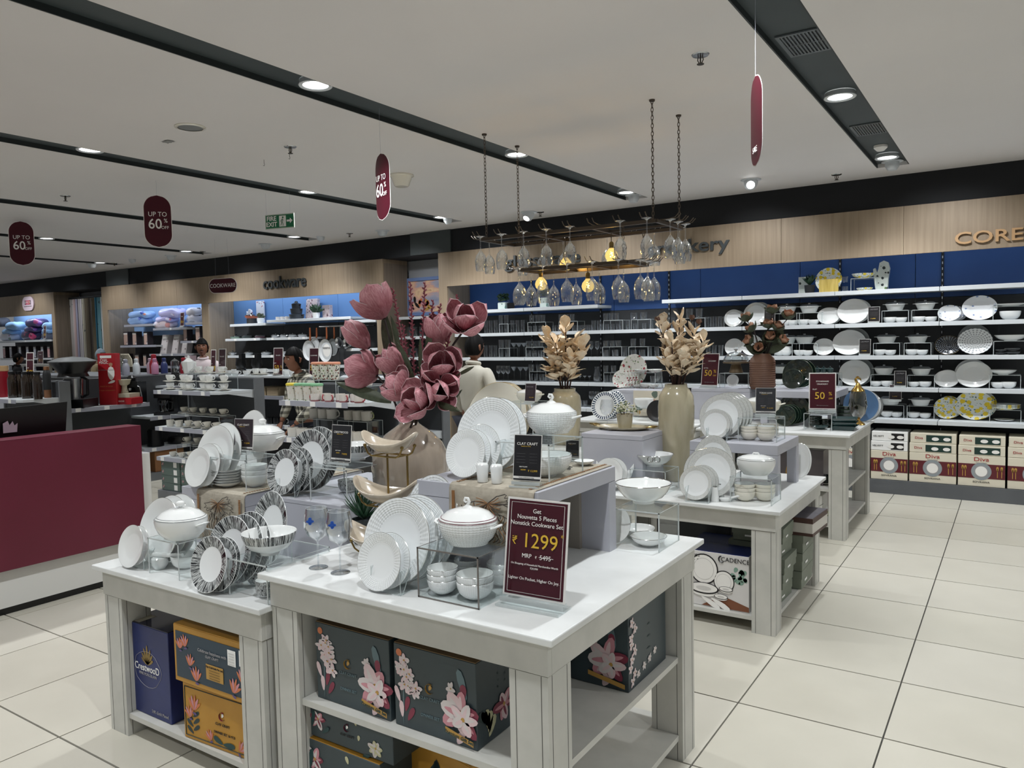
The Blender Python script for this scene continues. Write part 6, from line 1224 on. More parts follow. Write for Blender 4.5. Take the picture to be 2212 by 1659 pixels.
# hanging frying pans on a rail
a, c = W(690, 706, 8.75), W(770, 703, 8.75); rl = thing('hanging_rail', 'steel rail with price tags above the hanging frying pans', 'rail', (a.x, 8.75, a.z)); MB().tube([(0,0,0), (c.x-a.x,0,0)], .012, STEEL, 8).obj('rail', rl)
for x in (0.02, c.x-a.x-.02): MB().tube([(x, 0, 0), (x, .44, 0)], .01, STEEL, 6).obj('bracket', rl)
CER = mat('white_ceramic_nonstick', 'd5d8da', .2, coat=.5); WHD = mat('orange_wood_handle', '7f4526', .4)
for px_, py_, r_, yo, lb, mi, mo in ((670, 757, 22, -.03, 'white lined frying pan with wooden handle, left of the pair on the rail', CER, DARK), (706, 757, 25, -.05, 'white lined frying pan with round label hanging on the rail', CER, DARK), (684, 748, 19, .12, 'frying pan with wooden handle hanging behind the left white pan', CER, DARK), (722, 750, 19, .12, 'grey pan with wooden handle hanging behind the labelled pan', GREYP, DARK), (735, 740, 12, 0, 'steel saucepan hanging right of the frying pans', STEEL, STEEL), (752, 742, 12, .05, 'steel saucepan hanging rightmost on the rail', STEEL, STEEL)):
    p = W(px_, py_, 8.75+yo); k = DEP(p)/FPX; R = r_*k; t = thing('frying_pan', lb, 'frying pan', p, rad(-8)); M = Matrix.Rotation(rad(90), 4, 'X')
    MB().lathe([(0,.0),(.8*R,.0),(R,.035),(R*1.02,.035),(.82*R,-.008),(0,-.008)], mo, 32).xf(M).obj('pan', t); MB().lathe([(0,.0015),(.79*R,.0015),(.985*R,.034)], mi, 32).xf(M).obj('lining', t)
    top_ = a.z-p.z-.01; MB().tube([(0, 0, R*.95), (0, .01, R*1.2), (0, .01, top_)], [.012, .016, .012], WHD if mi is not STEEL else STEEL, 8).obj('handle', t)
    if r_ == 25: MB().lathe([(0,.002),(R*.55,.002)], WHT, 24).xf(M).obj('label', t); text('NONSTICK', .04, t, (0, -.006, R*.2), BLK)
# pillows on bedding shelves
def pillow(cx, w_, z, hpx, mt, label, Y=8.95):
    p = W(cx, 700, Y); k = DEP(p)/FPX; t = thing('pillow', label, 'pillow', (p.x, Y, z)); w = w_/2*k; h = hpx*k
    def f(u, v): a = 2*math.pi*u; ph = math.pi*(v-.5); c_ = math.cos(ph); sq = lambda q, e: math.copysign(abs(q)**e, q); return (w*sq(math.cos(a), .6)*c_**.6, .16*sq(math.sin(a), .6)*c_**.6, h/2+h/2*math.sin(ph)+.02*math.sin(u*25)*c_)
    MB().grid(f, 28, 12, mt).obj('cover', t, smooth=80); return t
LB_ = blobs('light_blue_pillow', '86a5d2', [('c07f6a', 4, .16), ('2f4fa8', 3, .18)]); LV = blobs('lilac_pillow', 'b3b0dc', [('c97f8f', 6, .2), ('7a7ab8', 5, .22), ('d9d6ef', 7, .2)]); PKP = blobs('pink_pillow', 'ccbcc0', [('c98a84', 6, .24), ('8d8f9a', 8, .16)])
PUR = blobs('purple_pillow', '2f2758', [('6a3a8c', 4, .3), ('8c3a6a', 3, .2)]); MAG = blobs('magenta_pillow', '2a1c3c', [('b8345f', 5, .33), ('7a2a4c', 7, .22)]); SKY = mat('sky_blue_pillow', '8fb3d6', .7); WPL = blobs('white_leaf_pillow', 'c9c9d0', [('7f8a7a', 6, .18), ('a84a55', 7, .1)]); GPL = mat('grey_pillow', '5a5c66', .8); BPL = blobs('stripe_pillow', 'c4c2cc', [('2f2c34', 5, .2)])
for a_ in ((303, 62, ZP1, 18, LB_, 'grey and blue floral pillow, lower of the left pair'), (308, 74, ZP1+.125, 16, LB_, 'light blue floral pillow, upper of the left pair'), (358, 56, ZP2, 17, PKP, 'pink floral pillow at the bottom of the middle pile'), (362, 54, ZP2+.115, 13, LV, 'thin lilac pillow in the middle of the pile'), (374, 76, ZP2+.2, 21, LV, 'large lilac floral pillow at the top of the middle pile'), (424, 30, ZP3, 18, BPL, 'black and white pillow, lower at the right post'), (424, 32, ZP3+.13, 18, BPL, 'black and white pillow, upper at the right post'),
           (20, 46, ZQ1, 19, WPL, 'white leaf print pillow, bottom of the left pile'), (24, 44, ZQ1+.16, 12, SKY, 'pale blue pillow, middle of the left pile'), (34, 56, ZQ1+.26, 18, SKY, 'sky blue pillow, top of the left pile'), (2, 44, ZQ1+.36, 20, GPL, 'dark grey pillow at the left frame edge'), (67, 50, ZQ1, 22, MAG, 'dark pillow with crimson print, bottom of the purple pile'), (73, 46, ZQ1+.18, 14, PUR, 'dark purple pillow, middle of the purple pile'), (80, 66, ZQ1+.3, 19, PUR, 'violet patterned pillow, top of the purple pile'), (106, 20, ZQ1, 18, GPL, 'grey pillow beside the oak post, bottom'), (107, 20, ZQ1+.15, 12, SKY, 'blue pillow beside the oak post, middle'), (108, 20, ZQ1+.25, 14, SKY, 'blue pillow beside the oak post, top')): pillow(*a_)
def pack(cx, w_, h_, z, label, Y=8.9, pic='c8a99c', lean=0, body='3a3338', rz=0):
    p = W(cx, 740, Y); k = DEP(p)/FPX; t = thing('bedding_pack', label, 'packaged bedding', (p.x, Y, z), rad(rz)); w, h = w_/2*k, h_*k; M = Matrix.Rotation(rad(-lean), 4, 'X')
    MB().box(-w, w, 0, .12, 0, h, mat('pack_'+body, body, .5)).xf(M).obj('pack', t, smooth=0); MB().box(-w*.78, w*.78, -.003, 0, h*.06, h*.9, blobs('pic_'+pic, pic, [('8d8080', 14, .2), ('d9d0d0', 10, .25)])).box(-w*.78, w*.78, -.004, -.001, h*.8, h*.9, WHT).xf(M).obj('printed_sleeve', t, smooth=0)
for a_ in ((272, 18, 30, ZP4), (291, 17, 30, ZP4), (315, 15, 29, ZP4)): pack(*a_, 'boxed bed sheet on the middle left bedding shelf')
for a_ in ((270, 16, 28, ZP7-.02), (294, 17, 28, ZP7-.02), (311, 13, 27, ZP7-.02)): pack(*a_, 'boxed bed sheet on the lower left bedding shelf')
for a_ in ((351, 24, 42, ZP5), (375, 22, 42, ZP5), (395, 18, 26, ZP5)): pack(*a_, 'white leaning duvet pack on the middle bedding shelf', 8.85, 'd9d2d2', 12, 'c4bcbc')
for a_ in ((401, 14, 32, ZP6), (428, 17, 32, ZP6)): pack(*a_, 'boxed bed sheet on the right bedding shelf')
pack(404, 22, 32, ZK9-.02, 'pale pink bedding pack with dark round window near the standing man', 8.7, '3a3c58', 0, 'b9a4ac')
for cx in (8, 22, 42, 58, 74, 90, 104): pack(cx, 12, 26, ZQ2, 'slim bedding pack on the shelf under the pillows', 8.9, 'b9bcc6' if cx % 4 else 'd0a0a0')
for cx in (20, 46, 72, 98): pack(cx, 14, 18, ZQ3-.08, 'small bedding pack on the lowest visible bedding shelf', 8.9, 'aab0ba')
def wsale(label, cx, z, wpx, hpx, big, Y=8.72, lines=()):
    p = W(cx, 740, Y); k = DEP(p)/FPX; card3(label, (p.x, Y, z), 0, wpx*k, hpx*k, [('FLAT', 0, .7, .09, WHT), (big, -.08, .3, .26, YEL), ('%', .38, .3, .14, YEL)]+list(lines), frame=.008, lean=4)
wsale('small maroon card reading 70 beside the pillows', 395, ZP2, 14, 32, '70'); wsale('small maroon card reading 70 beside the purple pillows', 97, ZQ1, 10, 30, '70')
# brand plate on the left fascia
a = W(60, 656, YF-.03); k = DEP(a)/FPX; t = thing('brand_sign', 'pale pink rounded sign reading SPACES on the oak fascia', 'sign', (a.x, YF-.03, a.z)); w, h = 25*k, 15*k
pts = [(w-h+h*math.cos(rad(q)), h*math.sin(rad(q))) for q in range(-90, 91, 15)]+[(-w+h+h*math.cos(rad(q)), h*math.sin(rad(q))) for q in range(90, 271, 15)]; MB().prism(pts, 0, .025, mat('pale_pink_sign', 'e3d0dc', .4)).obj('plate', t, smooth=0)
for q, (ch, c_) in enumerate(zip('SPACES', ('5a3a52', 'c23a62', 'd9708a', 'c23a62', 'd0503c', '5a3a52'))): MB().box((-13+q*4.5)*k, (-9+q*4.5)*k, -.004, 0, -2*k, 7*k, mat('tile_'+c_, c_, .5)).obj('letter_tile', t, smooth=0); text(ch, 7*k, t, ((-11+q*4.5)*k, -.006, 2.5*k), WHT)
text('THE STORE OF HAPPY HOMES', 2.4*k, t, (0, -.003, -6*k), BLK)
# curtains between the bedding units
CR = thing('curtain_rail', 'dark rail carrying the sample curtains between the oak units', 'rail', (-17.7, 8.95, 2.78)); MB().tube([(0,0,0),(1.85,0,0)], .02, DARKM, 8).obj('rail', CR)
cc = [('a8a6a4', 1), ('b8a3a3', 0), ('9d9cb0', 0), ('c3c0c4', 0), ('bdb9ac', 1), ('6f6658', 0), ('3a332e', 0), ('8c8270', 0), ('1f5a70', 0), ('86b0bb', 1), ('cfd0cf', 0), ('b9a28e', 0), ('c9c0b4', 0), ('8f8a80', 1)]
for q, (c_, pr_) in enumerate(cc):
    x = -17.62+q*.128; mt = blobs('curtain_%d' % q, c_, [('6d7275', 9, .2)]) if pr_ else mat('curtain_%d' % q, c_, .8)
    o = MB().grid(lambda u, v: (u*.118, .05*math.sin(u*9+q)+.02*math.sin(u*23), -v*2.5), 14, 6, mt).obj('curtain', smooth=80)
    o.location = (x, 8.95, 2.75); tag(o, 'hanging sample curtain between the oak units', 'curtain', None)
# ================= COUNTER =================
CX = -5.283
t = thing('checkout_counter', 'maroon fronted checkout counter with white base at the left', 'counter', (CX, -.4, 0)); L = 3.125+.4
rbox(MB().box(-.05, 0, 0, L, .29, 1.108, MAROON).obj('front_panel', t, smooth=0), .002)
rbox(MB().box(-.17, 0, 0, L, 1.108, 1.112, MAROON).obj('top_ledge', t, smooth=0), .001)
MB().box(-.17, -.05, 0, L-.001, .29, 1.107, MAROON).obj('side_return', t, smooth=0)
CW = mat('counter_white', 'cfcfcc', .3, coat=.3)
MB().add([(-.05,0,.289),(-.05,L-.02,.289),(-.03,0,.05),(-.03,L-.02,.05),(-.5,0,.289),(-.5,L-.02,.289),(-.5,0,.05),(-.5,L-.02,.05)], [(2,3,1,0),(0,1,5,4),(3,7,5,1),(0,4,6,2),(2,6,7,3)], CW).obj('base_panel', t, smooth=0)
MB().box(-.5, -.06, 0, L-.05, 0, .05, DARK).obj('toe_kick', t, smooth=0)
MB().box(-.75, -.17, 0, L-.1, .80, .83, MAROON).obj('worktop', t, smooth=0)
p = V(312, 1000, CX-.05)
rbox(MB().box(-.58, -.05, L+.002, L+.09, .42, .9, CW).obj('end_box', t, smooth=0), .003); MB().box(-.5, -.06, L-.09, L-.001, .05, .9, MAROON).obj('end_panel', t, smooth=0)
# monitor: dark back toward the aisle
p = V(135, 880, CX-.38); t = thing('monitor', 'black monitor seen from behind on the checkout counter', 'monitor', (CX-.38, p.y, .83)); za = p.z-.83
a = V(135, 868, CX-.38)
MB().add([(0,-.9,.25),(0,.03,.25),(0,-.02,a.z-.83-.25+.25),(0,-.9,a.z-.83-.06)] if False else [(0,-.95,.12),(0,0,.12),(.03,.02,a.z-.83),(.03,-.95,a.z-.83-.03),(-.03,-.95,.12),(-.03,0,.12),(0,.02,a.z-.83),(0,-.95,a.z-.83-.03)], [(0,1,2,3),(7,6,5,4),(0,4,5,1),(1,5,6,2),(2,6,7,3),(3,7,4,0)], DARK).obj('screen_back', t, smooth=0)
MB().box(-.1, .06, -.5, -.35, 0, .02, DARK).box(-.03, 0, -.45, -.4, .02, .2, DARK).obj('stand', t, smooth=0)
q = V(15, 925, CX-.36); m = MB(); y0 = q.y-p.y; z0 = q.z-.83
m.add([(.034, y0-.03, z0-.03), (.034, y0+.055, z0-.03), (.036, y0+.06, z0+.03), (.036, y0+.04, z0+.015), (.037, y0+.03, z0+.045), (.036, y0+.01, z0+.02), (.037, y0, z0+.05), (.036, y0-.03, z0+.035)], [tuple(range(8))], mat('torn_sticker', 'b9a4b4', .7)).obj('torn_sticker', t, smooth=0)
# ================= GONDOLAS =================
GR = noisy('gondola_grey', '6c6f73', '74777b', 4, rough=.45); GD_ = mat('gondola_dark_panel', '3b3d40', .6)
def gondola(label, x0, x1, y0, y1, zt, shelves, base=.1, bx0=0, topb=False):
    """end unit facing the camera: back panel at y1, shelves toward -Y"""
    t = thing('gondola_shelving', label, 'shelving unit', (x0, y0, 0)); w, d = x1-x0, y1-y0
    MB().box(bx0, w, d, d+.04, base, zt, GD_).obj('back_panel', t, smooth=0); MB().box(w, w+.02, d-.02, d+.10, 0, zt+.01, GR).obj('upright', t, smooth=0); MB().box(-.02, 0, d-.02, d+.10, 0, zt+.01, GR).obj('upright', t, smooth=0)
    rbox(MB().box(0, w, 0, d, 0, base, GR).obj('base', t, smooth=0), .003); MB().box(0, w, d+.04, d+.1, zt-.06, zt+.01, GR).obj('top_rail', t, smooth=0)
    if topb: MB().box(0, w, 0, d, zt-.022, zt-.001, SHELFW).obj('top_board', t, smooth=0)
    for z in shelves:
        pts = [(0, d), (0, .02), (.03, 0), (w-.12, 0), (w-.04, .03), (w-.005, .12), (w-.005, d)]; n = len(pts)
        o = MB().add([(x, y, z-.028) for x, y in pts]+[(x, y, z) for x, y in pts], [tuple(reversed(range(n))), tuple(range(n, 2*n))]+[(i, (i+1) % n, (i+1) % n+n, i+n) for i in range(n)], SHELFW).obj('shelf', t, smooth=0)
        MB().box(.02, w-.14, -.006, .002, z-.04, z+.003, SHELFG).obj('shelf_lip', t, smooth=0)
        MB().add([(w-.006,.12,z-.028),(w-.006,d,z-.028),(w-.006,d,z-.09),(w-.02,.12,z-.028),(w-.02,d,z-.028),(w-.02,d,z-.09)], [(0,1,2),(5,4,3),(0,3,4,1),(1,4,5,2),(2,5,3,0)], SHELFW).obj('bracket', t, smooth=0)
        for k in range(3): u = .1+(w-.3)*k/2.2; MB().box(u, u+.06, -.009, -.006, z-.038, z+.002, TAG).obj('price_tag', t, smooth=0)
    return t
g1 = gondola('dark gondola end with white cups and saucers behind the left plates', -7.9, -6.75, 4.83, 5.28, 1.31, (1.2, .80, .47))
g2 = gondola('dark gondola end with patterned mugs left of the flower vase', -5.22, -4.26, 4.31, 4.76, 1.31, (1.2, .89), bx0=W(676, 900, 4.76).x+5.22)
def side_gondola(label, x, y0, y1, zt, shelves, dpt=.42):
    t = thing('gondola_shelving', label, 'shelving unit', (x, y0, 0)); L = y1-y0
    MB().box(-dpt-.04, -dpt, 0, L, .1, zt, GD_).obj('back_panel', t, smooth=0); MB().box(-dpt-.1, -dpt+.03, -.04, 0, 0, zt, GR).obj('upright', t, smooth=0); MB().box(-dpt-.1, -dpt-.04, 0, L, zt-.1, zt, GR).obj('top_rail', t, smooth=0)
    MB().box(-dpt, 0, 0, L, 0, .1, GR).obj('base', t, smooth=0)
    for z, a, b_ in shelves:
        MB().box(-dpt, 0, a, b_, z-.028, z, SHELFW).obj('shelf', t, smooth=0); MB().box(-.002, .006, a, b_, z-.045, z+.003, SHELFG).obj('shelf_lip', t, smooth=0)
        for k in range(3): u = a+.1+(b_-a-.2)*k/2.4; MB().box(.006, .009, u, u+.06, z-.04, z+.002, TAG).obj('price_tag', t, smooth=0)
    return t
XS = -9.0
g0 = side_gondola('long dark gondola of kitchen appliances beside the checkout counter', XS, 4.45, 6.6, 1.30, ((.985, 0, 1.0), (.80, 1.0, 2.1), (.41, .9, 2.1), (1.16, 1.35, 2.1)))
g3 = gondola('gondola end with dark water bottles above the monitor', -10.2, -8.9, 3.95, 4.35, 1.30, (1.13,))
g4 = gondola('far gondola with teacups on its top behind the checked shirt', -8.95, -5.2, 6.1, 6.5, 1.29, (1.05, .7), topb=True)
# cups and saucers on G1
def cup(x, y, z, r, key='cup', label='', sau=True, rz=None, nm='teacup'):
    if sau: put('saucer', 'saucer', 'white saucer '+label, 'saucer', (x, y, z+.001), scale=r*1.75, mode='top')
    put(key, nm, 'white teacup '+label, 'cup', (x, y, z+(.022 if sau else .001)), (0, 0, rad(rz if rz is not None else random.choice((-20, 20, 0, 200)))), r)
for lv in (0, 1):
    for k in range(6): cup(-7.76+k*.175, 4.95+.05*(k % 2), 1.2+lv*.085, .042, 'cup_white', 'in the double row on the cup gondola')
stand3('clear acrylic riser behind the white cups on the gondola top shelf', -7.72, -6.98, 5.06, 5.24, 1.2, 1.37)
for k in range(3): cup(-7.5+k*.2, 5.13, 1.37, .042, 'cup_white', 'on the clear riser at the gondola top')
p = (-7.66, 5.12, 1.372); t = thing('teapot', 'square white teapot on the clear riser of the cup gondola', 'teapot', p); MB().lathe([(0,0),(.055,0),(.075,.10),(.08,.13),(.05,.14),(0,.15)], WHITE, 8).obj('body', t, smooth=20); MB().lathe([(.055,.138),(.02,.165),(.008,.175),(.014,.19),(0,.2)], WHITE, 8).obj('lid', t); MB().tube([(.06,0,.03),(.11,0,.06),(.13,0,.12)], [.02,.013,.009], WHITE, 8).obj('spout', t); MB().tube([(-.06,0,.11),(-.11,0,.1),(-.11,0,.04),(-.06,0,.03)], .008, WHITE, 6).obj('handle', t)
stand3('clear acrylic riser on the middle shelf of the cup gondola', -7.78, -6.92, 4.95, 5.15, .8, .93, group=None)
for k in range(5): cup(-7.66+k*.17, 5.04, .93, .040, 'cup', 'on the clear riser of the middle cup shelf')
for k in range(6): cup(-7.76+k*.165, 4.93, .8, .040, 'mug_plain' if k in (0, 1) else 'cup', 'along the middle shelf of the cup gondola', k not in (0, 1))
stand3('clear acrylic riser on the lowest shelf of the cup gondola', -7.7, -7.2, 4.95, 5.15, .47, .60)
for k in range(3): cup(-7.62+k*.17, 5.04, .60, .040, 'cup', 'on the clear riser of the lowest cup shelf')
for k in range(5): cup(-7.72+k*.16, 4.92, .47, .038, 'cup', 'along the lowest shelf of the cup gondola', k > 1)
for c_ in range(2):
    for r_ in range(4):
        t, w, d, h = crate('sage cup box at the base of the cup gondola', 'box', -7.86+c_*.36, -7.52+c_*.36, 4.86, 5.1, .101+r_*.083, .18+r_*.083, mat('slate_sage_box', '5b6b66', .5), None); MB().box(w*.35, w*.7, -d-.0012, -d, h*.15, h*.85, TAG).obj('label', t, smooth=0); m = MB(); bloomp(m, -w*.8, h*.5, .02, -d-.001, [P_RD, P_PL], 5); m.obj('flower_print', t, smooth=0)
# mugs on G2
def canister(x, y, z, lid_c, label, r=.052, h=.13):
    t = thing('tumbler_cup', label, 'cup', (x, y, z)); MB().lathe([(0,0),(r*.78,0),(r*.8,.01),(r,h)], MUGP if lid_c == 'e8a183' else blobs('tumbler_fern', 'ddd9cf', [('6f8a5c', 40, .22), ('b98a4a', 50, .18)]), 22).obj('cup', t); MB().lathe([(r,h),(r*1.08,h),(r*1.08,h+.014),(r*.9,h+.02),(0,h+.02)], mat('lid_'+lid_c, lid_c, .4), 22).obj('lid', t, smooth=30)
z = 1.2
stand3('clear acrylic riser under the orange lidded tumblers', -5.12, -4.72, 4.50, 4.68, z, z+.165)
for k, x in enumerate((-5.02, -4.92, -4.82)): canister(x, 4.58, z+.166, 'e8a183', 'tall floral tumbler with orange lid on the mug gondola riser')
for k, (x, c_) in enumerate(((-5.14, 'e3cf4a'), (-5.04, '7fb58c'), (-4.94, '7fb58c'), (-4.84, '7fb58c'))): canister(x, 4.40, z, c_, 'fern print tumbler with %s lid along the mug gondola front' % ('yellow' if c_ == 'e3cf4a' else 'green'), .05, .125)
stand3('clear acrylic riser under the small flowered mugs', -4.70, -4.36, 4.50, 4.68, z, z+.12)
for k in range(3): put('mug_speck', 'mug', 'square flowered mug on the right riser of the mug gondola', 'mug', (-4.62+k*.09, 4.58, z+.121), (0, 0, rad(-30)), .042)
for k in range(7): put('mug_red', 'mug', 'white flowered mug with red handle along the gondola top shelf', 'mug', (-4.83+k*.083, 4.37+.04*(k % 2), z), (0, 0, rad((180, -70, -20, 10, -20, 10, 0)[k])), .040)
z = .89; stand3('clear acrylic riser under the grey mugs on the lower mug shelf', -5.12, -4.75, 4.48, 4.66, z, z+.145); stand3('clear acrylic riser under the leafy mugs on the lower mug shelf', -4.70, -4.36, 4.48, 4.66, z, z+.145)
for k in range(3): put('mug_line', 'mug', 'pale grey line drawn mug on the lower left riser', 'mug', (-5.04+k*.105, 4.55, z+.146), (0, 0, rad(10)), .047)
for k in range(3): put('mug_print', 'mug', 'leafy printed mug with green handle on the lower right riser', 'mug', (-4.63+k*.10, 4.55, z+.146), (0, 0, rad(5)), .045)
for k in range(4): put('mug_line', 'mug', 'pale grey line drawn mug along the lower mug shelf', 'mug', (-5.13+k*.11, 4.38, z), (0, 0, rad(150 if k % 2 else 20)), .045)
for k in range(4): put('mug_print', 'mug', 'leafy printed mug with green handle along the lower mug shelf', 'mug', (-4.66+k*.10, 4.38, z), (0, 0, rad(5)), .044)
# appliances on G0
def ontop(px, py, z): return S(px, py, z)
zs = .985; yb = 4.62
t = thing('multi_cooker', 'black multi cooker with steel jug and wide steamer tray beside the red chef box', 'kitchen appliance', (XS-.22, 4.66, zs), rad(33))
MB().box(-.19, .19, -.16, .16, .0, .10, DARK).obj('base', t, smooth=0); MB().lathe([(0,.10),(.095,.10),(.105,.34),(0,.34)], STEEL, 24).obj('jug', t); MB().tube([(.1,0,.12),(.16,0,.15),(.165,0,.32),(.09,0,.36)], .018, DARK, 8).obj('handle', t); MB().tube([(-.1,0,.12),(-.15,0,.16),(-.15,0,.28)], .010, STEEL, 8).obj('side_handle', t)
MB().lathe([(0,.36),(.17,.36),(.15,.40),(.16,.42),(.25,.53),(0,.53)], DARK, 6+26).obj('steamer_tray', t); MB().lathe([(.255,.53),(.26,.54),(.15,.58),(.05,.59),(0,.595)], mat('grey_lid', '6d7072', .3), 28).obj('lid', t)
t = thing('appliance_box', 'tall red appliance box printed with a chef in white', 'box', (XS-.15, 5.02, zs), rad(33)); w, h = .105, .62; RB = mat('red_carton', 'ab1b24', .4)
rbox(MB().box(-w, w, 0, .12, 0, h, RB).obj('body', t, smooth=0), .002); m = MB(); m.box(-w*.7, w*.6, -.002, 0, h*.91, h*.96, TAG); pet(m, w*.5, h*.48, h*.27, .085, 90, WHT, -.002, tip=.1); pet(m, w*.5, h*.74, .05, .045, 90, mat('print_skin', 'b98a70', .5), -.003); pet(m, w*.1, h*.42, .09, .03, 20, WHT, -.003); m.obj('printed_chef', t, smooth=0)
text('CHAI', .045, t, (-w*.3, -.003, h*.87), WHT, sx=.8); text('MAGIC', .045, t, (-w*.3, -.003, h*.82), WHT, sx=.8); text('your kitchen companion', .02, t, (-w*.1, -.003, h*.68), GRYT); text('MADE IN INDIA', .022, t, (-w*.1, -.003, h*.36), P_OR); text('1 YEAR WARRANTY', .022, t, (-w*.05, -.003, h*.28), P_OR)
t = thing('appliance_box', 'flat red appliance box under the cream citrus press', 'box', (XS-.10, 5.2, zs), rad(20)); rbox(MB().box(-.17, .17, -.1, .1, 0, .08, RB).obj('body', t, smooth=0), .002); text('WONDERCHEF', .022, t, (0, -.102, .04), WHT)
t = thing('kitchen_scale', 'cream citrus press with funnel top standing on the flat red box', 'kitchen appliance', (XS-.10, 5.2, zs+.082), rad(20)); CRM = mat('cream_plastic', 'bdb6a2', .4)
MB().box(-.14, .14, -.09, .09, 0, .05, CRM).obj('base', t, smooth=0); MB().lathe([(.045,.05),(.03,.11),(.03,.14),(.06,.16),(.075,.21),(.08,.215),(0,.2)], CRM, 20).obj('funnel', t)
t = thing('espresso_machine', 'black espresso machine with steel steam arm on the appliance shelf', 'coffee machine', (XS-.16, 5.33, zs), rad(35)); MB().box(-.11, .11, -.02, .15, 0, .26, DARK).box(-.11, .11, -.14, .0, 0, .035, DARK).box(-.11, .11, -.1, 0, .2, .27, DARK).obj('body', t, smooth=0); MB().lathe([(0,.27),(.05,.27),(.055,.31),(.03,.34),(0,.345)], DARK, 16).obj('cap', t); MB().tube([(.09,-.08,.22),(.14,-.1,.2),(.16,-.1,.08)], .007, STEEL, 6).obj('steam_arm', t); MB().lathe([(0,.16),(.03,.16),(.032,.19),(0,.19)], STEEL, 14, c=(0,-.07,0)).tube([(0,-.07,.17),(0,-.16,.165)], .01, DARK, 6).obj('portafilter', t)
t = thing('coffee_maker', 'black drip coffee maker with glass jug on the far appliance shelf', 'coffee machine', (XS-.14, 5.75, .80), rad(35)); MB().box(-.1, .1, .02, .15, 0, .3, DARK).box(-.1, .1, -.12, .02, 0, .04, DARK).box(-.1, .1, -.1, .02, .22, .32, DARK).obj('body', t, smooth=0); MB().lathe([(0,.04),(.06,.04),(.07,.12),(.055,.19)], clear('smoke_jug', '777b80', .2), 18, c=(0,-.05,0)).obj('jug', t); MB().tube([(.06,-.05,.17),(.11,-.05,.16),(.1,-.05,.07),(.06,-.05,.06)], .01, DARK, 6).obj('handle', t)
t = thing('electric_kettle', 'black electric kettle on the lowest appliance shelf', 'kettle', (XS-.15, 5.6, .41)); MB().lathe([(0,0),(.1,0),(.1,.03),(.095,.05),(.08,.22),(0,.23)], DARK, 22).obj('body', t); MB().tube([(-.08,0,.21),(-.15,0,.19),(-.15,0,.07),(-.09,0,.05)], .014, DARK, 8).obj('handle', t)
t = thing('iron_pan', 'black sandwich press beside the kettle on the lowest shelf', 'kitchen appliance', (XS-.15, 5.9, .41)); MB().lathe([(0,0),(.13,0),(.14,.05),(.11,.09),(0,.1)], DARK, 20, sy=.8).obj('body', t); MB().lathe([(0,.1),(.015,.105),(0,.12)], STEEL, 8).obj('knob', t)
t, w, d, h = crate('brown appliance carton under the kettle shelf', 'box', XS-.38, XS-.02, 5.5, 5.9, .101, .36, mat('brown_print_box', '8a5f3c', .6), None)
# mixer grinders on the raised shelf
for q, (y, r_) in enumerate(((5.95, 0), (6.15, 0))):
    t = thing('grinder_blender', 'black patterned blender with clear jar on the upper appliance shelf' if q == 0 else 'small black based clear jar beside the patterned blender', 'blender', (XS-.2, y, 1.16)); hh = .17 if q == 0 else .06
    MB().lathe([(0,0),(.07,0),(.06,.03),(.05,hh),(0,hh)], PBLK if q == 0 else DARK, 20).obj('base', t); MB().lathe([(.045,hh),(.055,hh+.02),(.05,hh+.15),(0,hh+.19)], clear('jar_glass', 'c8ced2', .25), 20).obj('jar', t)
# things along the gondola tops
zt = 1.30
for px_, y_, c_, lb in ((272, 5.6, '8a8b96', 'lilac grey flask on the gondola top'), (295, 5.8, 'b9bfc2', 'white flask on the gondola top'), (335, 5.9, 'b07a95', 'pink flask on the gondola top'), (325, 6.05, 'a58a98', 'mauve flask on the gondola top'), (397, 6.1, '8b1e2a', 'red flask on the gondola top'), (333, 6.0, '8b1e2a', 'tall red flask on the gondola top'), (355, 6.1, '2a3560', 'navy flask on the gondola top')):
    p = W(px_, 800, y_); t = thing('flask', lb, 'bottle', (p.x, y_, zt+.01)); fm_ = mat('flask_'+c_, c_, .35); s = 1.25 if 'tall' in lb else 1; MB().lathe([(0,0),(.045*s,0),(.046*s,.11*s),(.03*s,.15*s),(.022*s,.16*s)], fm_, 18).obj('body', t); MB().lathe([(.026*s,.16*s),(.028*s,.2*s),(.015*s,.21*s),(0,.21*s)], fm_, 14).obj('cap', t)
p = V(250, 812, XS-.6); t = thing('bottle_basket', 'clear domed dish cover beside a woven basket on the gondola top', 'dish cover', (W(250, 812, 5.7).x, 5.7, zt+.01)); MB().box(-.17, .17, -.1, .1, 0, .1, clear('basket_plastic', 'b9bfc4', .25)).obj('basket', t, smooth=0); MB().lathe([(.16,.1),(.15,.16),(.1,.22),(0,.25)], MATS['dome_glass'], 24).obj('dome', t)
m = MB()
for q in range(7): m.tube([(-.16+.025*q, .11, .1), (-.12+.03*q, .11, .2), (-.04+.03*q, .11, .27), (.06+.025*q, .11, .2), (.1+.02*q, .11, .1)], .008, CRM, 5)
m.obj('woven_strap', t)
# plain top board of the long gondola so the goods stand on it
for nm, (x0, x1, y0, y1) in (('long', (-12.2, -9.56, 5.35, 6.3)),):
    t = thing('gondola_shelving', 'low dark gondola behind the appliances with flasks on top', 'shelving unit', (x0, y0, 0)); MB().box(0, x1-x0, 0, y1-y0, zt-.03, zt+.008, GR).obj('top_board', t, smooth=0); MB().box(.02, x1-x0-.02, .02, y1-y0-.02, 0, zt-.031, GD_).obj('body', t, smooth=0)
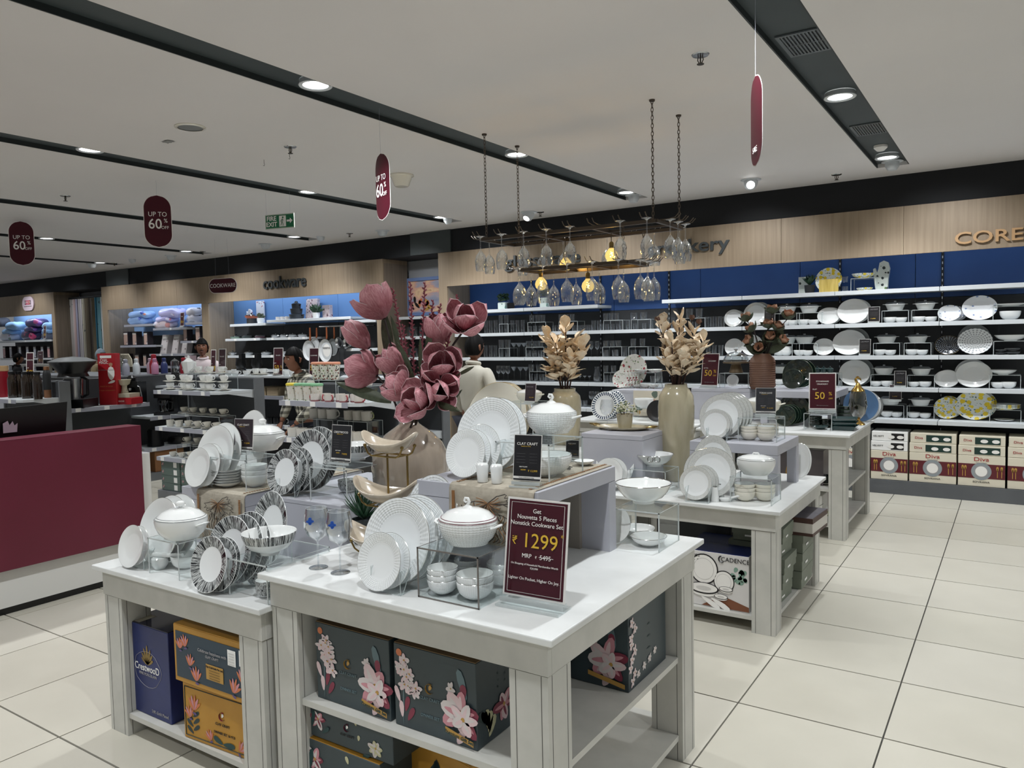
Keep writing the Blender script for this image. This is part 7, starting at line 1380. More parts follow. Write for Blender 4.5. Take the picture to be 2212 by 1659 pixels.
# bottles left
for k, px_ in enumerate((27, 42, 57, 68, 82)):
    y_ = 4.12+.08*(k % 2); p = W(px_, 850, y_); t = thing('oil_bottle', 'dark wavy glass bottle in the row above the monitor', 'bottle', (p.x, y_, 1.131), 0); h = .27
    MB().lathe([(0,0),(.043,0),(.046,.03),(.044,h*.35),(.046,h*.6),(.044,h*.8),(.03,h*.92),(.03,h)], mat('dark_wavy_glass', '2a2018', .15, coat=.6), 14).obj('body', t); MB().lathe([(.034,h),(.034,h+.025),(0,h+.027)], DARK, 14).obj('cap', t)
y_ = 4.28; p = W(103, 850, y_); t = thing('flask', 'matte black flask with wooden base right of the dark bottles', 'bottle', (p.x, y_, 1.131)); MB().lathe([(0,0),(.036,0),(.036,.09)], mat('cork_wood', '7c5437', .6), 18).obj('base', t); MB().lathe([(.038,.09),(.041,.26),(.03,.3),(.024,.31)], DARKM, 18).obj('body', t); MB().lathe([(.028,.31),(.028,.345),(0,.35)], mat('cork_wood', '7c5437', .6), 16).obj('cap', t)
for k, px_ in enumerate((-6, 8)):
    y_ = 4.15; p = W(px_, 850, y_); t = thing('storage_jar', 'red storage jar with cork lid at the left frame edge', 'jar', (p.x, y_, 1.131+.19*0)); MB().lathe([(0,0),(.06,0),(.06,.3)], mat('red_jar', '7d1420', .3), 18).obj('body', t); MB().lathe([(.062,.3),(.062,.36),(0,.36)], mat('cork_pale', 'a98a62', .7), 16).obj('lid', t)
# maroon sale cards standing on the gondolas
def sale(label, px_, ytop, ybot, Y, wpx, head, big, z=None, rz=0, small=()):
    p = W(px_, ybot, Y); k = DEP(p)/FPX; z = p.z if z is None else z; h = W(px_, ytop, Y).z-z
    return card3(label, (p.x, Y, z), rad(rz), wpx*k, h, [(head, 0, .72, .06, WHT), ('FLAT', -.3, .44, .055, WHT), (big, -.12, .27, .25, YEL), ('%', .33, .31, .13, YEL), ('OFF', .33, .2, .06, YEL)]+list(small), frame=.010, lean=4, base=False)
sale('maroon 50% OFF card above the white cups gondola', 479, 753, 808, 5.35, 25, 'TEA SETS', '50', z=1.32); sale('maroon card reading 299 half hidden behind the standing man', 460, 755, 802, 6.14, 18, 'NEW', '299', z=1.29)
sale('maroon FLAT 50% card between the cookware and the cup gondola', 600, 751, 800, 6.3, 31, 'TEA SETS', '50', z=1.29); sale('maroon card partly hidden by the crouching man', 677, 751, 796, 6.3, 30, 'COOKWARE', '50', z=1.29)
sale('tilted maroon 50 card above the dark bottles', 64, 761, 808, 4.42, 20, 'ASSORTED', '50', rz=20, z=1.31); sale('maroon 55% card in front of the bedding shelves', 87, 758, 786, 8.2, 24, 'BED SHEETS', '55')
for nm, (x0, x1, y0, y1, z) in (('a', (W(40, 790, 8.1).x, W(112, 790, 8.1).x, 8.05, 8.4, W(87, 786, 8.2).z)),):
    t = thing('display_table', 'low bedding display piled with folded linen in front of the pillows', 'table', (x0, y0, 0)); MB().box(0, x1-x0, 0, y1-y0, z-.05, z-.002, TABW).obj('tabletop', t, smooth=0)
    for a in (.05, x1-x0-.1):
        for b_ in (.03, y1-y0-.08): MB().box(a, a+.05, b_, b_+.05, 0, z-.051, TABW).obj('leg', t, smooth=0)
for a, b_, Y, z in ((586, 602, 6.3, 1.29), (503, 530, 6.3, 1.29)): pass
for px_, in ((552,), (568,), (597,)):
    p = W(px_, 790, 6.3); cup(p.x, 6.3, 1.29, .045, 'cup_white', 'on top of the far cup gondola')
for k, px_ in enumerate((500, 515, 540, 625, 640, 690, 710, 735)):
    p = W(px_, 800, 6.25); put('cup_white' if k < 5 else 'mug_slate', 'teacup', 'small cup along the far gondola edge', 'cup', (p.x, 6.2, 1.29), (0, 0, k), .045)
for q, px_ in enumerate((518, 552)):
    p = W(px_, 795, 6.4); t = thing('cold_press_juicer', 'black cold press juicer on the far gondola top', 'kitchen appliance', (p.x, 6.42, 1.29)); MB().lathe([(0,0),(.08,0),(.08,.03),(.05,.08),(.07,.12),(.06,.2)], DARK, 18).obj('body', t); MB().box(0, .06, -.03, .03, .12, .27, DARK).obj('feed_tube', t, smooth=0)
t = thing('board', 'x', 'x') if False else None
for k in range(3): put('mug_black', 'mug', 'black speckled mug on the far gondola lower shelf', 'mug', (W(585+k*14, 900, 6.2).x, 6.2, .70), (0, 0, 0), .05)
for k in range(2):
    t, w, d, h = crate('patterned gift box on the far gondola middle shelf', 'box', W(558+k*26, 830, 6.2).x, W(581+k*26, 830, 6.2).x, 6.14, 6.4, 1.051, 1.15, mat('kraft_print', '9b8a70', .6), None)
# ================= CEILING FITTINGS =================
def downlight(x, y, label='round recessed downlight glowing in a grey ceiling slot'):
    t = thing('downlight', label, 'ceiling light', (x, y, CEIL+.010), mode='near')
    MB().lathe([(.095,.024),(.10,.0),(.102,-.006),(.098,-.01),(.078,-.006)], SHELFW, 32).obj('trim_ring', t); MB().lathe([(0,-.002),(.078,-.002)], EMW, 28).obj('diffuser', t, smooth=0); return t
for sx in SLOTX:
    for sy in (1.15, 3.35, 5.6, 7.8):
        if not (-60 < PX((sx, sy, CEIL))[0] < 2280 and PX((sx, sy, CEIL))[1] > -40): continue
        if sx == -8.95 and sy < 5 or sx < -9 and sy < 5: continue
        downlight(LAMPX.get(sx, sx), sy)
def grille(x, y):
    t = thing('air_grille', 'square slatted air grille in the right ceiling slot', 'vent', (x, y, CEIL+.034), mode='near'); GM = mat('grille_grey', '5d6468', .4)
    MB().box(-.125, .125, -.18, -.16, -.008, 0, GM).box(-.125, .125, .16, .18, -.008, 0, GM).box(-.125, -.105, -.16, .16, -.008, 0, GM).box(.105, .125, -.16, .16, -.008, 0, GM).obj('frame', t, smooth=0); MB().box(-.105, .105, -.16, .16, -.001, 0, DARK).obj('backing', t, smooth=0)
    for k in range(11): MB().box(-.099+k*.0185, -.090+k*.0185, -.16, .16, -.008, -.001, GM).obj('slat', t, smooth=0)
    MB().box(-.105, .105, -.004, .004, -.009, -.0075, GM).obj('crossbar', t, smooth=0)
grille(-.997, 4.519); grille(-.999, 6.717)
def sprink(x, y, label): 
    t = thing('sprinkler', label, 'sprinkler', (x, y, CEIL), mode='near'); MB().lathe([(0,0),(.05,0),(.045,-.006),(.015,-.01),(0,-.01)], STEEL, 20).obj('escutcheon', t); MB().tube([(.012,0,-.008),(.016,0,-.03),(.006,0,-.05)], .003, STEELD, 6).tube([(-.012,0,-.008),(-.016,0,-.03),(-.006,0,-.05)], .003, STEELD, 6).tube([(0,0,-.008),(0,0,-.05)], .004, STEELD, 6).lathe([(0,-.05),(.02,-.051),(.02,-.054),(0,-.055)], STEELD, 14).obj('head', t)
for px_, py_, lb in ((1513, 118, 'chrome ceiling sprinkler left of the hanging sale pennant'), (1807, 377, 'ceiling sprinkler near the dark bulkhead at the right'), (627, 317, 'ceiling sprinkler above the green exit sign'), (141, 423, 'ceiling sprinkler above the left pennant'), (755, 504, 'ceiling sprinkler beside the ceiling spotlight over cookware'), (438, 543, 'ceiling sprinkler above the hanging COOKWARE sign'), (1167, 458, 'ceiling sprinkler beside the bulkhead spotlight'), (247, 568, 'ceiling sprinkler farthest left by the bulkhead')):
    p = S(px_, py_, CEIL); sprink(p.x, p.y, lb)
def spot(px_, py_, label, bright=0, aim=None, cone=True):
    p = S(px_, py_, CEIL); t = thing('ceiling_spotlight', label, 'ceiling light', (p.x, p.y, CEIL)); MB().lathe([(0,0),(.1,0),(.1,-.008),(.07,-.012),(0,-.012)], SHELFW, 24).obj('plate', t)
    M = Matrix.Identity(4) if not aim else (Matrix.Translation((0, 0, -.03)) @ Vector(aim).to_track_quat('-Z', 'Y').to_matrix().to_4x4())
    MB().lathe([(.07,.02),(.065,-.05),(.045,-.075),(.04,-.075),(.04,-.06)], SHELFW, 24).xf(M).obj('body', t)
    if bright: MB().lathe([(0,-.07),(.041,-.07)], EMW, 18).xf(M).obj('lens', t, smooth=0)
    else: MB().lathe([(0,-.062),(.041,-.062)], SHELFG, 18).xf(M).obj('lens', t, smooth=0)
spot(1622, 388, 'glaring ceiling spotlight tilted toward the aisle by the bulkhead', 1, (.25, -1, -.55)); spot(1142, 458, 'bright ceiling spotlight beside the bulkhead over glassware', 1, (-.1, -.7, -.8))
spot(826, 498, 'round ceiling spotlight left of the grey bulkhead panel'); spot(573, 527, 'cone ceiling spotlight near the exit sign'); spot(369, 552, 'cone ceiling spotlight right of the left slots'); spot(199, 570, 'small ceiling spotlight by the far bulkhead')
for px_, lb in ((1378, 'round white spotlight at the end of the middle ceiling slot'), (1930, 'large round white spotlight at the end of the right ceiling slot')):
    py_ = 425 if px_ == 1378 else 352; p = S(px_, py_, CEIL+.03); t = thing('ceiling_spotlight', lb, 'ceiling light', (p.x, min(p.y, 8.12), CEIL+.034)); MB().lathe([(.09,0),(.095,-.008),(.06,-.01),(.062,-.05),(.04,-.085),(0,-.09)], SHELFW, 24).obj('body', t)
p = S(1912, 328, CEIL); t = thing('smoke_detector', 'white smoke detector beside the last right slot downlight', 'smoke detector', (p.x-.02, p.y-.12, CEIL+.034)); MB().lathe([(0,0),(.055,0),(.055,-.02),(.04,-.035),(.03,-.045),(0,-.045)], WHT, 24).obj('body', t)
for px_, py_, lb in ((965, 472, 'white tilted spotlight at the far end of the second ceiling slot'), (690, 511, 'white tilted spotlight at the far end of the third ceiling slot'), (283, 560, 'white tilted spotlight at the far end of the fourth ceiling slot')):
    p = S(px_, py_, CEIL); t = thing('ceiling_spotlight', lb, 'ceiling light', (p.x, min(p.y, 8.1), CEIL+.034)); MB().lathe([(.05,.0),(.06,-.06),(.04,-.1),(0,-.1)], SHELFW, 20).xf(Matrix.Rotation(rad(25), 4, 'X')).obj('body', t)
p = S(411, 274, CEIL); t = thing('ceiling_speaker', 'round flush ceiling speaker with grey mesh', 'speaker', (p.x, p.y, CEIL)); MB().lathe([(.085,0),(.105,0),(.106,-.006),(.085,-.01)], CREAMP, 32).obj('ring', t); MB().lathe([(0,-.006),(.085,-.006)], mat('speaker_mesh', '7c7f80', .6), 28).obj('mesh', t, smooth=0)
p = S(867, 378, CEIL); t = thing('ceiling_sensor', 'cream cone shaped ceiling speaker behind the tall pennant', 'speaker', (p.x, p.y, CEIL)); MB().lathe([(0,0),(.115,0),(.118,-.012),(.1,-.018),(.07,-.1),(.06,-.11),(0,-.11)], CREAMP, 28).obj('body', t, smooth=30)
# hanging pennants (capsule boards)
def capsule(w, h, n=12):
    r = w/2; return [(r*math.cos(rad(a)), h/2-r+r*math.sin(rad(a))) for a in range(0, 181, 15)]+[(r*math.cos(rad(a)), -h/2+r+r*math.sin(rad(a))) for a in range(180, 361, 15)]
def pennant(label, px_, ytop, ybot, Y, wr, rz, big='60', txt=True, back=False):
    p = W(px_, (ytop+ybot)/2, Y); k = DEP(p)/FPX; h = (ybot-ytop)*k; w = h*.5; t = thing('hanging_pennant', label, 'sign', p, rad(rz))
    def bend(pts, y): return [(x, y+bendk*x*x, z) for x, z in pts]
    bendk = wr; ol = capsule(w, h); inn = capsule(w*.95, h*.976); n = len(ol)
    def sheet(pts, y, mt, th):
        m = MB(); rows = 14; zs = [(-.5+i/rows)*h*.999 for i in range(rows+1)]
        def wid(z, W_, H_): r = W_/2; d = abs(z)-(H_/2-r); return r if d <= 0 else math.sqrt(max(0, r*r-d*d))
        Wd = w if mt is WHT else w*.955; Hh = h if mt is WHT else h*.98
        def f(u, v): z = (v-.5)*Hh*.9995; x = (u-.5)*2*wid(z, Wd, Hh); return (x, y+bendk*x*x, z)
        m.grid(f, 10, 40, mt); return m
    sheet(None, 0, WHT, 0).obj('border', t, smooth=0); sheet(None, -.0015, POST, 0).obj('poster', t, smooth=60); sheet(None, .0015, POST, 0).obj('back_poster', t, smooth=60)
    for s, u, v, sz in (('UP TO', 0, .13, .125), (big, -.1, -.06, .27), ('%', .28, .01, .11), ('OFF', .25, -.12, .085)):
        if back: break
        o = text(s, sz*h, t, (u*w, -.004, v*h), WHT, bold=.008 if s == big else 0, sx=.92, ex=.0004)
    if back: text('SALE', .09*h, t, (0, -.004, -.32*h), WHT)
    MB().tube([(0, 0, h/2-.01), (0, 0, CEIL-p.z)], .0008, SHELFG, 4).obj('string', t)
pennant('maroon capsule pennant reading UP TO 60% OFF, leftmost of the hanging ones', 47, 478, 573, 4.6, .0, 60)
pennant('maroon capsule pennant reading UP TO 60% OFF hanging left of the exit sign', 341, 422, 534, 4.3, .0, 52)
pennant('narrow turned maroon pennant reading UP TO OFF near the cream cone speaker', 824, 332, 475, 3.9, .9, -22)
pennant('thin edge-on pennant hanging above the glaring spotlight', 1632, 165, 358, 3.6, .5, -60, 'SALE', back=True)
# COOKWARE hanging sign
p = W(481, 617, 7.2); k = DEP(p)/FPX; t = thing('hanging_sign', 'maroon oblong hanging sign reading COOKWARE before the oak fascia', 'sign', p, rad(12)); w, h = 37*k, 15*k
pts = [(w-h+h*math.cos(rad(a)), h*math.sin(rad(a))) for a in range(-90, 91, 15)]+[(-w+h+h*math.cos(rad(a)), h*math.sin(rad(a))) for a in range(90, 271, 15)]
MB().prism(pts, 0, .006, POST).obj('board', t, smooth=0); MB().prism([(x*1.03, z*1.05) for x, z in pts], .001, .005, WHT).obj('border', t, smooth=0); text('COOKWARE', 12*k, t, (0, -.002, 0), WHT)
for sx in (-.5, .5): MB().tube([(w*sx, 0, h), (w*sx*.9, 0, CEIL-p.z)], .001, SHELFG, 4).obj('string', t)
# fire exit sign
p = W(604, 478, 5.4); k = DEP(p)/FPX; t = thing('exit_sign', 'green hanging sign reading FIRE EXIT with running figure and arrow', 'sign', p, rad(14)); w, h = 37*k, 15.5*k; GS = mat('exit_green', '0f6a44', .4)
MB().box(-w, w, 0, .004, -h, h, mat('sign_frame', 'b9c2b4', .4)).obj('frame', t, smooth=0); MB().box(-w*.95, w*.95, -.001, 0, -h*.88, h*.88, GS).obj('board', t, smooth=0)
text('FIRE', h*.88, t, (-w*.55, -.003, h*.4), WHT, bold=.02); text('EXIT', h*.88, t, (-w*.55, -.003, -h*.4), WHT, bold=.02)
m = MB(); m.box(-w*.02, w*.44, -.0025, -.0015, -h*.75, h*.75, WHT); m.obj('door_pictogram', t, smooth=0); m = MB(); x0 = w*.22
m.lathe([(0,0),(h*.13,0)], GS, 12, c=(0,0,0)) if False else None
m.add([(x0+.02*w+h*.13*math.cos(a*.524), -.004, h*.5+h*.13*math.sin(a*.524)) for a in range(12)], [tuple(range(12))], GS)
for a, b_, r in (((0, .3), (-.12, -.15), .11), ((-.12, -.15), (.12, -.35), .08), ((.12, -.35), (.08, -.65), .07), ((-.12, -.15), (-.22, -.5), .08), ((-.22, -.5), (-.42, -.6), .06), ((0, .28), (.2, .05), .06), ((0, .25), (-.3, .1), .06), ((-.3, .1), (-.35, -.1), .05)): m.tube([(x0+a[0]*h, -.004, a[1]*h), (x0+b_[0]*h, -.004, b_[1]*h)], r*h, GS, 5, flat=.05)
m.obj('running_figure', t, smooth=0); MB().add([(w*x, -.003, h*z) for x, z in ((.5,.13),(.72,.13),(.72,.38),(.9,0),(.72,-.38),(.72,-.13),(.5,-.13))], [tuple(range(7))], WHT).obj('arrow', t, smooth=0)
for px_, sx in ((572, -.9), (627, .75)): MB().tube([(w*sx, 0, h), (w*sx, 0, CEIL-p.z)], .0008, SHELFG, 4).obj('string', t)
for px_, py_ in ((570, 345), (625, 330)):
    q = S(px_, py_, CEIL); o = thing('ceiling_hook', 'thin steel hook holding the exit sign string', 'hook', (q.x, q.y, CEIL)); MB().tube([(0,0,0),(0,0,-.03),(.006,0,-.042),(0,0,-.052),(-.01,0,-.045)], .0018, STEELD, 6).obj('hook', o)
q = S(363, 305, CEIL); t = thing('ceiling_tape', 'crumpled bit of clear tape stuck to the ceiling', 'tape', (q.x, q.y, CEIL-.001)); MB().grid(lambda u, v: ((u-.5)*.09, (v-.5)*.06, -.006*abs(math.sin(u*7+v*5))), 8, 6, mat('dull_tape', '8f8f8d', .5)).obj('tape', t)
# ================= HANGING GLASS RACK =================
FM = mat('rack_bronze', '5a5046', .35, .8); zt = 2.445; X0, X1, Y0, Y1 = -3.47, -2.03, 4.86, 5.33
def frame_rack(t, x0, x1, y0, y1, z, nrows, nm='frame'):
    m = MB()
    for y in (y0, y1): m.box(x0, x1, y-.012, y+.012, z-.012, z+.012, FM)
    for x in (x0, x0+(x1-x0)/3, x0+2*(x1-x0)/3, x1): m.box(x-.012, x+.012, y0, y1, z-.011, z+.011, FM)
    m.box(x0, x1, (.26 if z == 0 else .19)-.008, (.26 if z == 0 else .19)+.008, z-.008, z+.008, FM)
    m.obj(nm, t, smooth=0)
RK = thing('glass_rack', 'two tier bronze glass rack hanging on chains with stemware upside down', 'glass rack', (X0, Y0, zt)); ox, oy = X0, Y0
frame_rack(RK, 0, X1-X0, 0, Y1-Y0, 0, 4); zl = 2.195-zt; lx0, lx1, ly0, ly1 = .31, 1.2, .06, .41
frame_rack(RK, lx0, lx1, ly0, ly1, zl, 3, 'lower_frame')
def chain(t, a, b_, step=.026):
    a, b_ = Vector(a), Vector(b_); n = max(2, int((b_-a).length/step)); m = MB(); d = (b_-a)/n
    for k in range(n):
        c = a+d*(k+.5); s = k % 2; pts = []
        for q in range(8): an = 2*math.pi*q/8; u, v = .0085*math.cos(an), step*.66*math.sin(an); pts.append((c.x+(u if s else 0), c.y+(0 if s else u), c.z+v))
        m.tube(pts, .0026, FM, 4, True)
    return m
for px_, py_, cx_, cy_ in ((1048, 290, -3.42, 4.87), (1118, 317, -3.42, 5.33), (1407, 215, -2.05, 4.86), (1464, 248, -2.04, 5.31)):
    m = chain(RK, (cx_-ox, cy_-oy, .01), (cx_-ox, cy_-oy, CEIL-zt)); m.lathe([(0,0),(.02,0),(.018,-.012),(0,-.012)], FM, 12, c=(cx_-ox, cy_-oy, CEIL-zt)); m.obj('chain', RK)
for x, y in ((lx0+.03, ly0), (lx0+.03, ly1), (lx1-.03, ly0), (lx1-.03, ly1)): chain(RK, (x, y, zl+.01), (x, y, -.01)).obj('chain', RK)
WG = [(0,0),(.031,.0),(.033,-.003),(.010,-.008),(.004,-.014),(.0035,-.085),(.012,-.097),(.032,-.12),(.040,-.15),(.039,-.185),(.032,-.215),(.030,-.215),(.037,-.185),(.038,-.15),(.03,-.122),(.010,-.1)]
proto('hung_glass', MB().lathe([(a*1.12, b_*1.22) for a, b_ in WG], clear('stemware', 'fbfcfc', .17, .01), 22).mesh('hung_glass', 70)); gi = 0
def hook(t, x, y, z, out):
    m = MB()
    for s in (-.02, .02): m.tube([(x+s, y, z+.013), (x+s, y+out*.06, z+.013), (x+s, y+out*.11, z+.02), (x+s, y+out*.135, z+.045)], .0032, FM, 5)
    m.obj('prong', t)
def hookx(t, x, y, z, out):
    m = MB()
    for s in (-.02, .02): m.tube([(x, y+s, z+.013), (x+out*.06, y+s, z+.013), (x+out*.11, y+s, z+.02), (x+out*.135, y+s, z+.045)], .0032, FM, 5)
    m.obj('prong', t)
Lg = X1-X0; top_lbl = 'upside-down wine glass hanging from the upper bronze frame'; low_lbl = 'upside-down wine glass hanging from the lower bronze frame'
def hang(x, y, z, lb, s=1): put('hung_glass', 'wine_glass', lb, 'wine glass', (ox+x, oy+y, zt+z+.016), (0, 0, 0), s)
for k in range(8):
    x = .04+k*(Lg-.08)/7; hook(RK, x, 0, 0, -1); hook(RK, x, Y1-Y0, 0, 1)
    if k not in (5,): hang(x, -.06, 0, top_lbl+', front side')
    if k % 2 == 0 or k in (1, 7): hang(x, Y1-Y0+.06, 0, top_lbl+', wall side')
for y in (.08, .22, .36): hookx(RK, Lg, y, 0, 1); hookx(RK, 0, y, 0, -1)
for y in (.1, .24, .38): hang(Lg+.06, y, 0, top_lbl+', right end')
hang(-.06, .2, 0, top_lbl+', left end'); 
for k in range(5):
    x = lx0+.04+k*(lx1-lx0-.08)/4; hook(RK, x, ly0, zl, -1); hook(RK, x, ly1, zl, 1); hang(x, ly0-.06, zl, low_lbl+', front side', 1.05); hang(x+.02, ly1+.06, zl, low_lbl+', wall side', 1.05)
for y in (.12, .24, .36): hookx(RK, lx1, y, zl, 1); hookx(RK, lx0, y, zl, -1); hang(lx1+.07, y, zl, low_lbl+', right end', 1.05)
for y in (.14, .32): hang(lx0-.06, y, zl, low_lbl+', left end', 1.05)
BG = D.materials.new('bulb_glass'); BG.use_nodes = True; _q, _w = BG.node_tree.nodes, BG.node_tree.links; _q.clear(); _o = _q.new('ShaderNodeOutputMaterial'); _a = _q.new('ShaderNodeBsdfTransparent'); _e = _q.new('ShaderNodeEmission'); _x = _q.new('ShaderNodeMixShader'); _a.inputs[0].default_value = (1, .86, .5, 1); _e.inputs[0].default_value = (1, .72, .25, 1); _e.inputs[1].default_value = 2.2; _x.inputs[0].default_value = .28; _w.new(_a.outputs[0], _x.inputs[1]); _w.new(_e.outputs[0], _x.inputs[2]); _w.new(_x.outputs[0], _o.inputs[0]); FIL = D.materials.new('filament_glow'); FIL.use_nodes = True; _b = FIL.node_tree.nodes['Principled BSDF']; _b.inputs['Emission Color'].default_value = (1, .62, .16, 1); _b.inputs['Emission Strength'].default_value = 40; _b.inputs['Base Color'].default_value = (1, .7, .3, 1)
for px_, py_, y_ in ((1169, 614, 5.05), (1222, 572, 5.12), (1270, 618, 5.05), (1321, 552, 5.12)):
    p = W(px_, py_, y_); zc = zt if py_ < 600 else zt+zl; t = thing('filament_bulb', 'round amber filament bulb glowing in the bronze glass rack', 'bulb', p)
    MB().lathe([(.0135,.06),(.018,.05),(.040,.024),(.047,0),(.041,-.024),(.025,-.041),(0,-.047)], BG, 24).obj('globe', t); m = MB()
    m.tube([(.010*math.cos(q*1.2), .010*math.sin(q*1.2), -.018+q*.0035) for q in range(14)], .0014, FIL, 5); m.lathe([(0,-.014),(.006,-.006),(.006,.01),(0,.018)], FIL, 10); m.obj('filament', t)
    MB().lathe([(.0,.05),(.016,.05),(.017,.09),(.01,.1),(0,.1)], GOLD, 16).obj('socket', t); MB().tube([(0,0,.1),(0,0,zc-p.z-.01)], .003, FM, 6).obj('cord', t)
    lamp('POINT', 'bulb_glow', p, 3.2, color=(1, .7, .32), shadow_soft_size=.012)
# ================= PEOPLE =================
def skin(name, joints, edges, mt, root=0, parent=None, sub=2):
    me = D.meshes.new(name); me.from_pydata([j[0] for j in joints], edges, []); me.materials.append(mt); o = D.objects.new(name, me); COL.objects.link(o)
    if parent: o.parent = parent
    md = o.modifiers.new('skin', 'SKIN'); md.use_smooth_shade = True; md.branch_smoothing = .6
    sv = me.skin_vertices[0].data
    for i, j in enumerate(joints): r = j[1]; sv[i].radius = (r, r) if not isinstance(r, tuple) else r; sv[i].use_root = (i == root)
    s = o.modifiers.new('smooth', 'SUBSURF'); s.levels = sub; s.render_levels = sub
    dg = bpy.context.evaluated_depsgraph_get(); m2 = D.meshes.new_from_object(o.evaluated_get(dg)); o.modifiers.clear(); o.data = m2
    if not m2.materials: m2.materials.append(mt)
    return o
def head_mesh(mb, c, s, face, yaw, skin_m=None, hair_m=None):
    """sculpted head: ellipsoid with brow, nose, mouth, chin and ears; faces -Y before yaw"""
    M = Matrix.Translation(c) @ Matrix.Rotation(yaw, 4, 'Z')
    def f(u, v):
        a = 2*math.pi*u; ph = math.pi*(v-.5); x = .078*math.cos(ph)*math.cos(a); y = .098*math.cos(ph)*math.sin(a); z = .118*math.sin(ph)
        fr = max(0, -math.sin(a))
        if z < 0: x *= 1+.35*z/.118*.9*(1 if fr > .2 else .6); y *= 1+.12*z/.118
        if fr > .6:
            n = math.exp(-(x/.013)**2); y -= n*.020*math.exp(-((z+.012)/.020)**2)+n*.008*math.exp(-((z-.01)/.02)**2)
            y += .010*math.exp(-((abs(x)-.032)/.014)**2-((z-.016)/.012)**2); y -= .006*math.exp(-((z-.036)/.010)**2); y -= .007*math.exp(-(x/.024)**2-((z+.052)/.010)**2); y += .004*math.exp(-(x/.03)**2-((z+.044)/.005)**2); y -= .008*math.exp(-(x/.02)**2-((z+.092)/.014)**2)
        return tuple(M @ (Vector((x, y, z))*s))
    mb.grid(f, 40, 32, skin_m or SKIN)
    for sg in (-1, 1): mb.tube([M @ (Vector((sg*.076, .012, -.03))*s), M @ (Vector((sg*.086, .02, -.01))*s), M @ (Vector((sg*.088, .026, .018))*s), M @ (Vector((sg*.078, .01, .028))*s)], [.008*s, .011*s, .012*s, .007*s], skin_m or SKIN, 8)
def face_bits(o, c, s, yaw, moustache=False):
    M = Matrix.Translation(c) @ Matrix.Rotation(yaw, 4, 'Z'); E = mat('eye_white', 'cfc8c0', .3); m = MB()
    for sg in (-1, 1): m.lathe([(0,-.0055),(.010,-.003),(.0115,0),(.010,.003),(0,.0055)], E, 12, c=(sg*.031*s, -.0835*s, .014*s)); m.lathe([(0,-.005),(.005,0),(0,.005)], HAIR, 10, c=(sg*.031*s, -.0925*s, .014*s))
    m.xf(M).obj('eye', o); m = MB()
    for sg in (-1, 1): m.tube([M @ (Vector((sg*.014, -.099, .034))*s), M @ (Vector((sg*.032, -.098, .039))*s), M @ (Vector((sg*.05, -.086, .033))*s)], .0035*s, HAIR, 5)
    if moustache: m.tube([M @ (Vector((-.026, -.092, -.044))*s), M @ (Vector((0, -.107, -.036))*s), M @ (Vector((.026, -.092, -.044))*s)], [.003*s, .006*s, .003*s], HAIR, 6)
    m.obj('eyebrow', o); m = MB(); m.tube([M @ (Vector((-.02, -.094, -.054))*s), M @ (Vector((0, -.103, -.055))*s), M @ (Vector((.02, -.094, -.054))*s)], [.002*s, .0045*s, .002*s], mat('lip', '6a3a35', .5), 6); m.obj('mouth', o)
def hair(o, c, s, yaw, low=.0, lowb=-.07, tuft=.012):
    M = Matrix.Translation(c) @ Matrix.Rotation(yaw, 4, 'Z')
    def f(u, v):
        a = 2*math.pi*u; fr = -math.sin(a); lim = .050+(fr > .35)*0 if fr > .35 else lowb+(low-lowb)*max(0, (fr+.3)/.65); ph0 = math.asin(max(-1, min(1, lim/.125))); ph = ph0+(math.pi/2-ph0)*v; k = 1+.02*math.sin(u*70+v*9)+.015*math.sin(u*33)
        return tuple(M @ (Vector((.0815*math.cos(ph)*math.cos(a)*k, .103*math.cos(ph)*math.sin(a)*k, (.126+tuft*math.sin(ph)**4)*math.sin(ph)))*s))
    h = MB().grid(f, 56, 14, HAIR).obj('hair', o, smooth=80); sd = h.modifiers.new('t', 'SOLIDIFY'); sd.thickness = .006*s; sd.offset = 1; return h
def hand(mb_parent, wrist, d, side, s=1.0, mt=None):
    """palm with five separate curled fingers"""
    m = MB(); d = Vector(d).normalized(); sd = d.cross(Vector((0, 0, 1))); sd = Vector((1, 0, 0)) if sd.length < .1 else sd.normalized(); up = sd.cross(d)
    m.tube([wrist, wrist+d*.03*s, wrist+d*.07*s, wrist+d*.09*s], [.022*s, .032*s, .036*s, .03*s], mt or SKIN, 10, flat=.45)
    for k, (o_, L) in enumerate(((-.028, .062), (-.010, .074), (.009, .070), (.026, .055))):
        a = wrist+d*.085*s+sd*o_*s; m.tube([a, a+d*L*.4*s, a+d*L*.75*s-up*.012*s, a+d*L*.95*s-up*.03*s], [.009*s, .0085*s, .0075*s, .006*s], mt or SKIN, 7)
    a = wrist+d*.03*s-sd*side*.028*s; m.tube([a, a+d*.025*s-sd*side*.022*s, a+d*.055*s-sd*side*.026*s-up*.01*s], [.011*s, .010*s, .0075*s], mt or SKIN, 7)
    return m
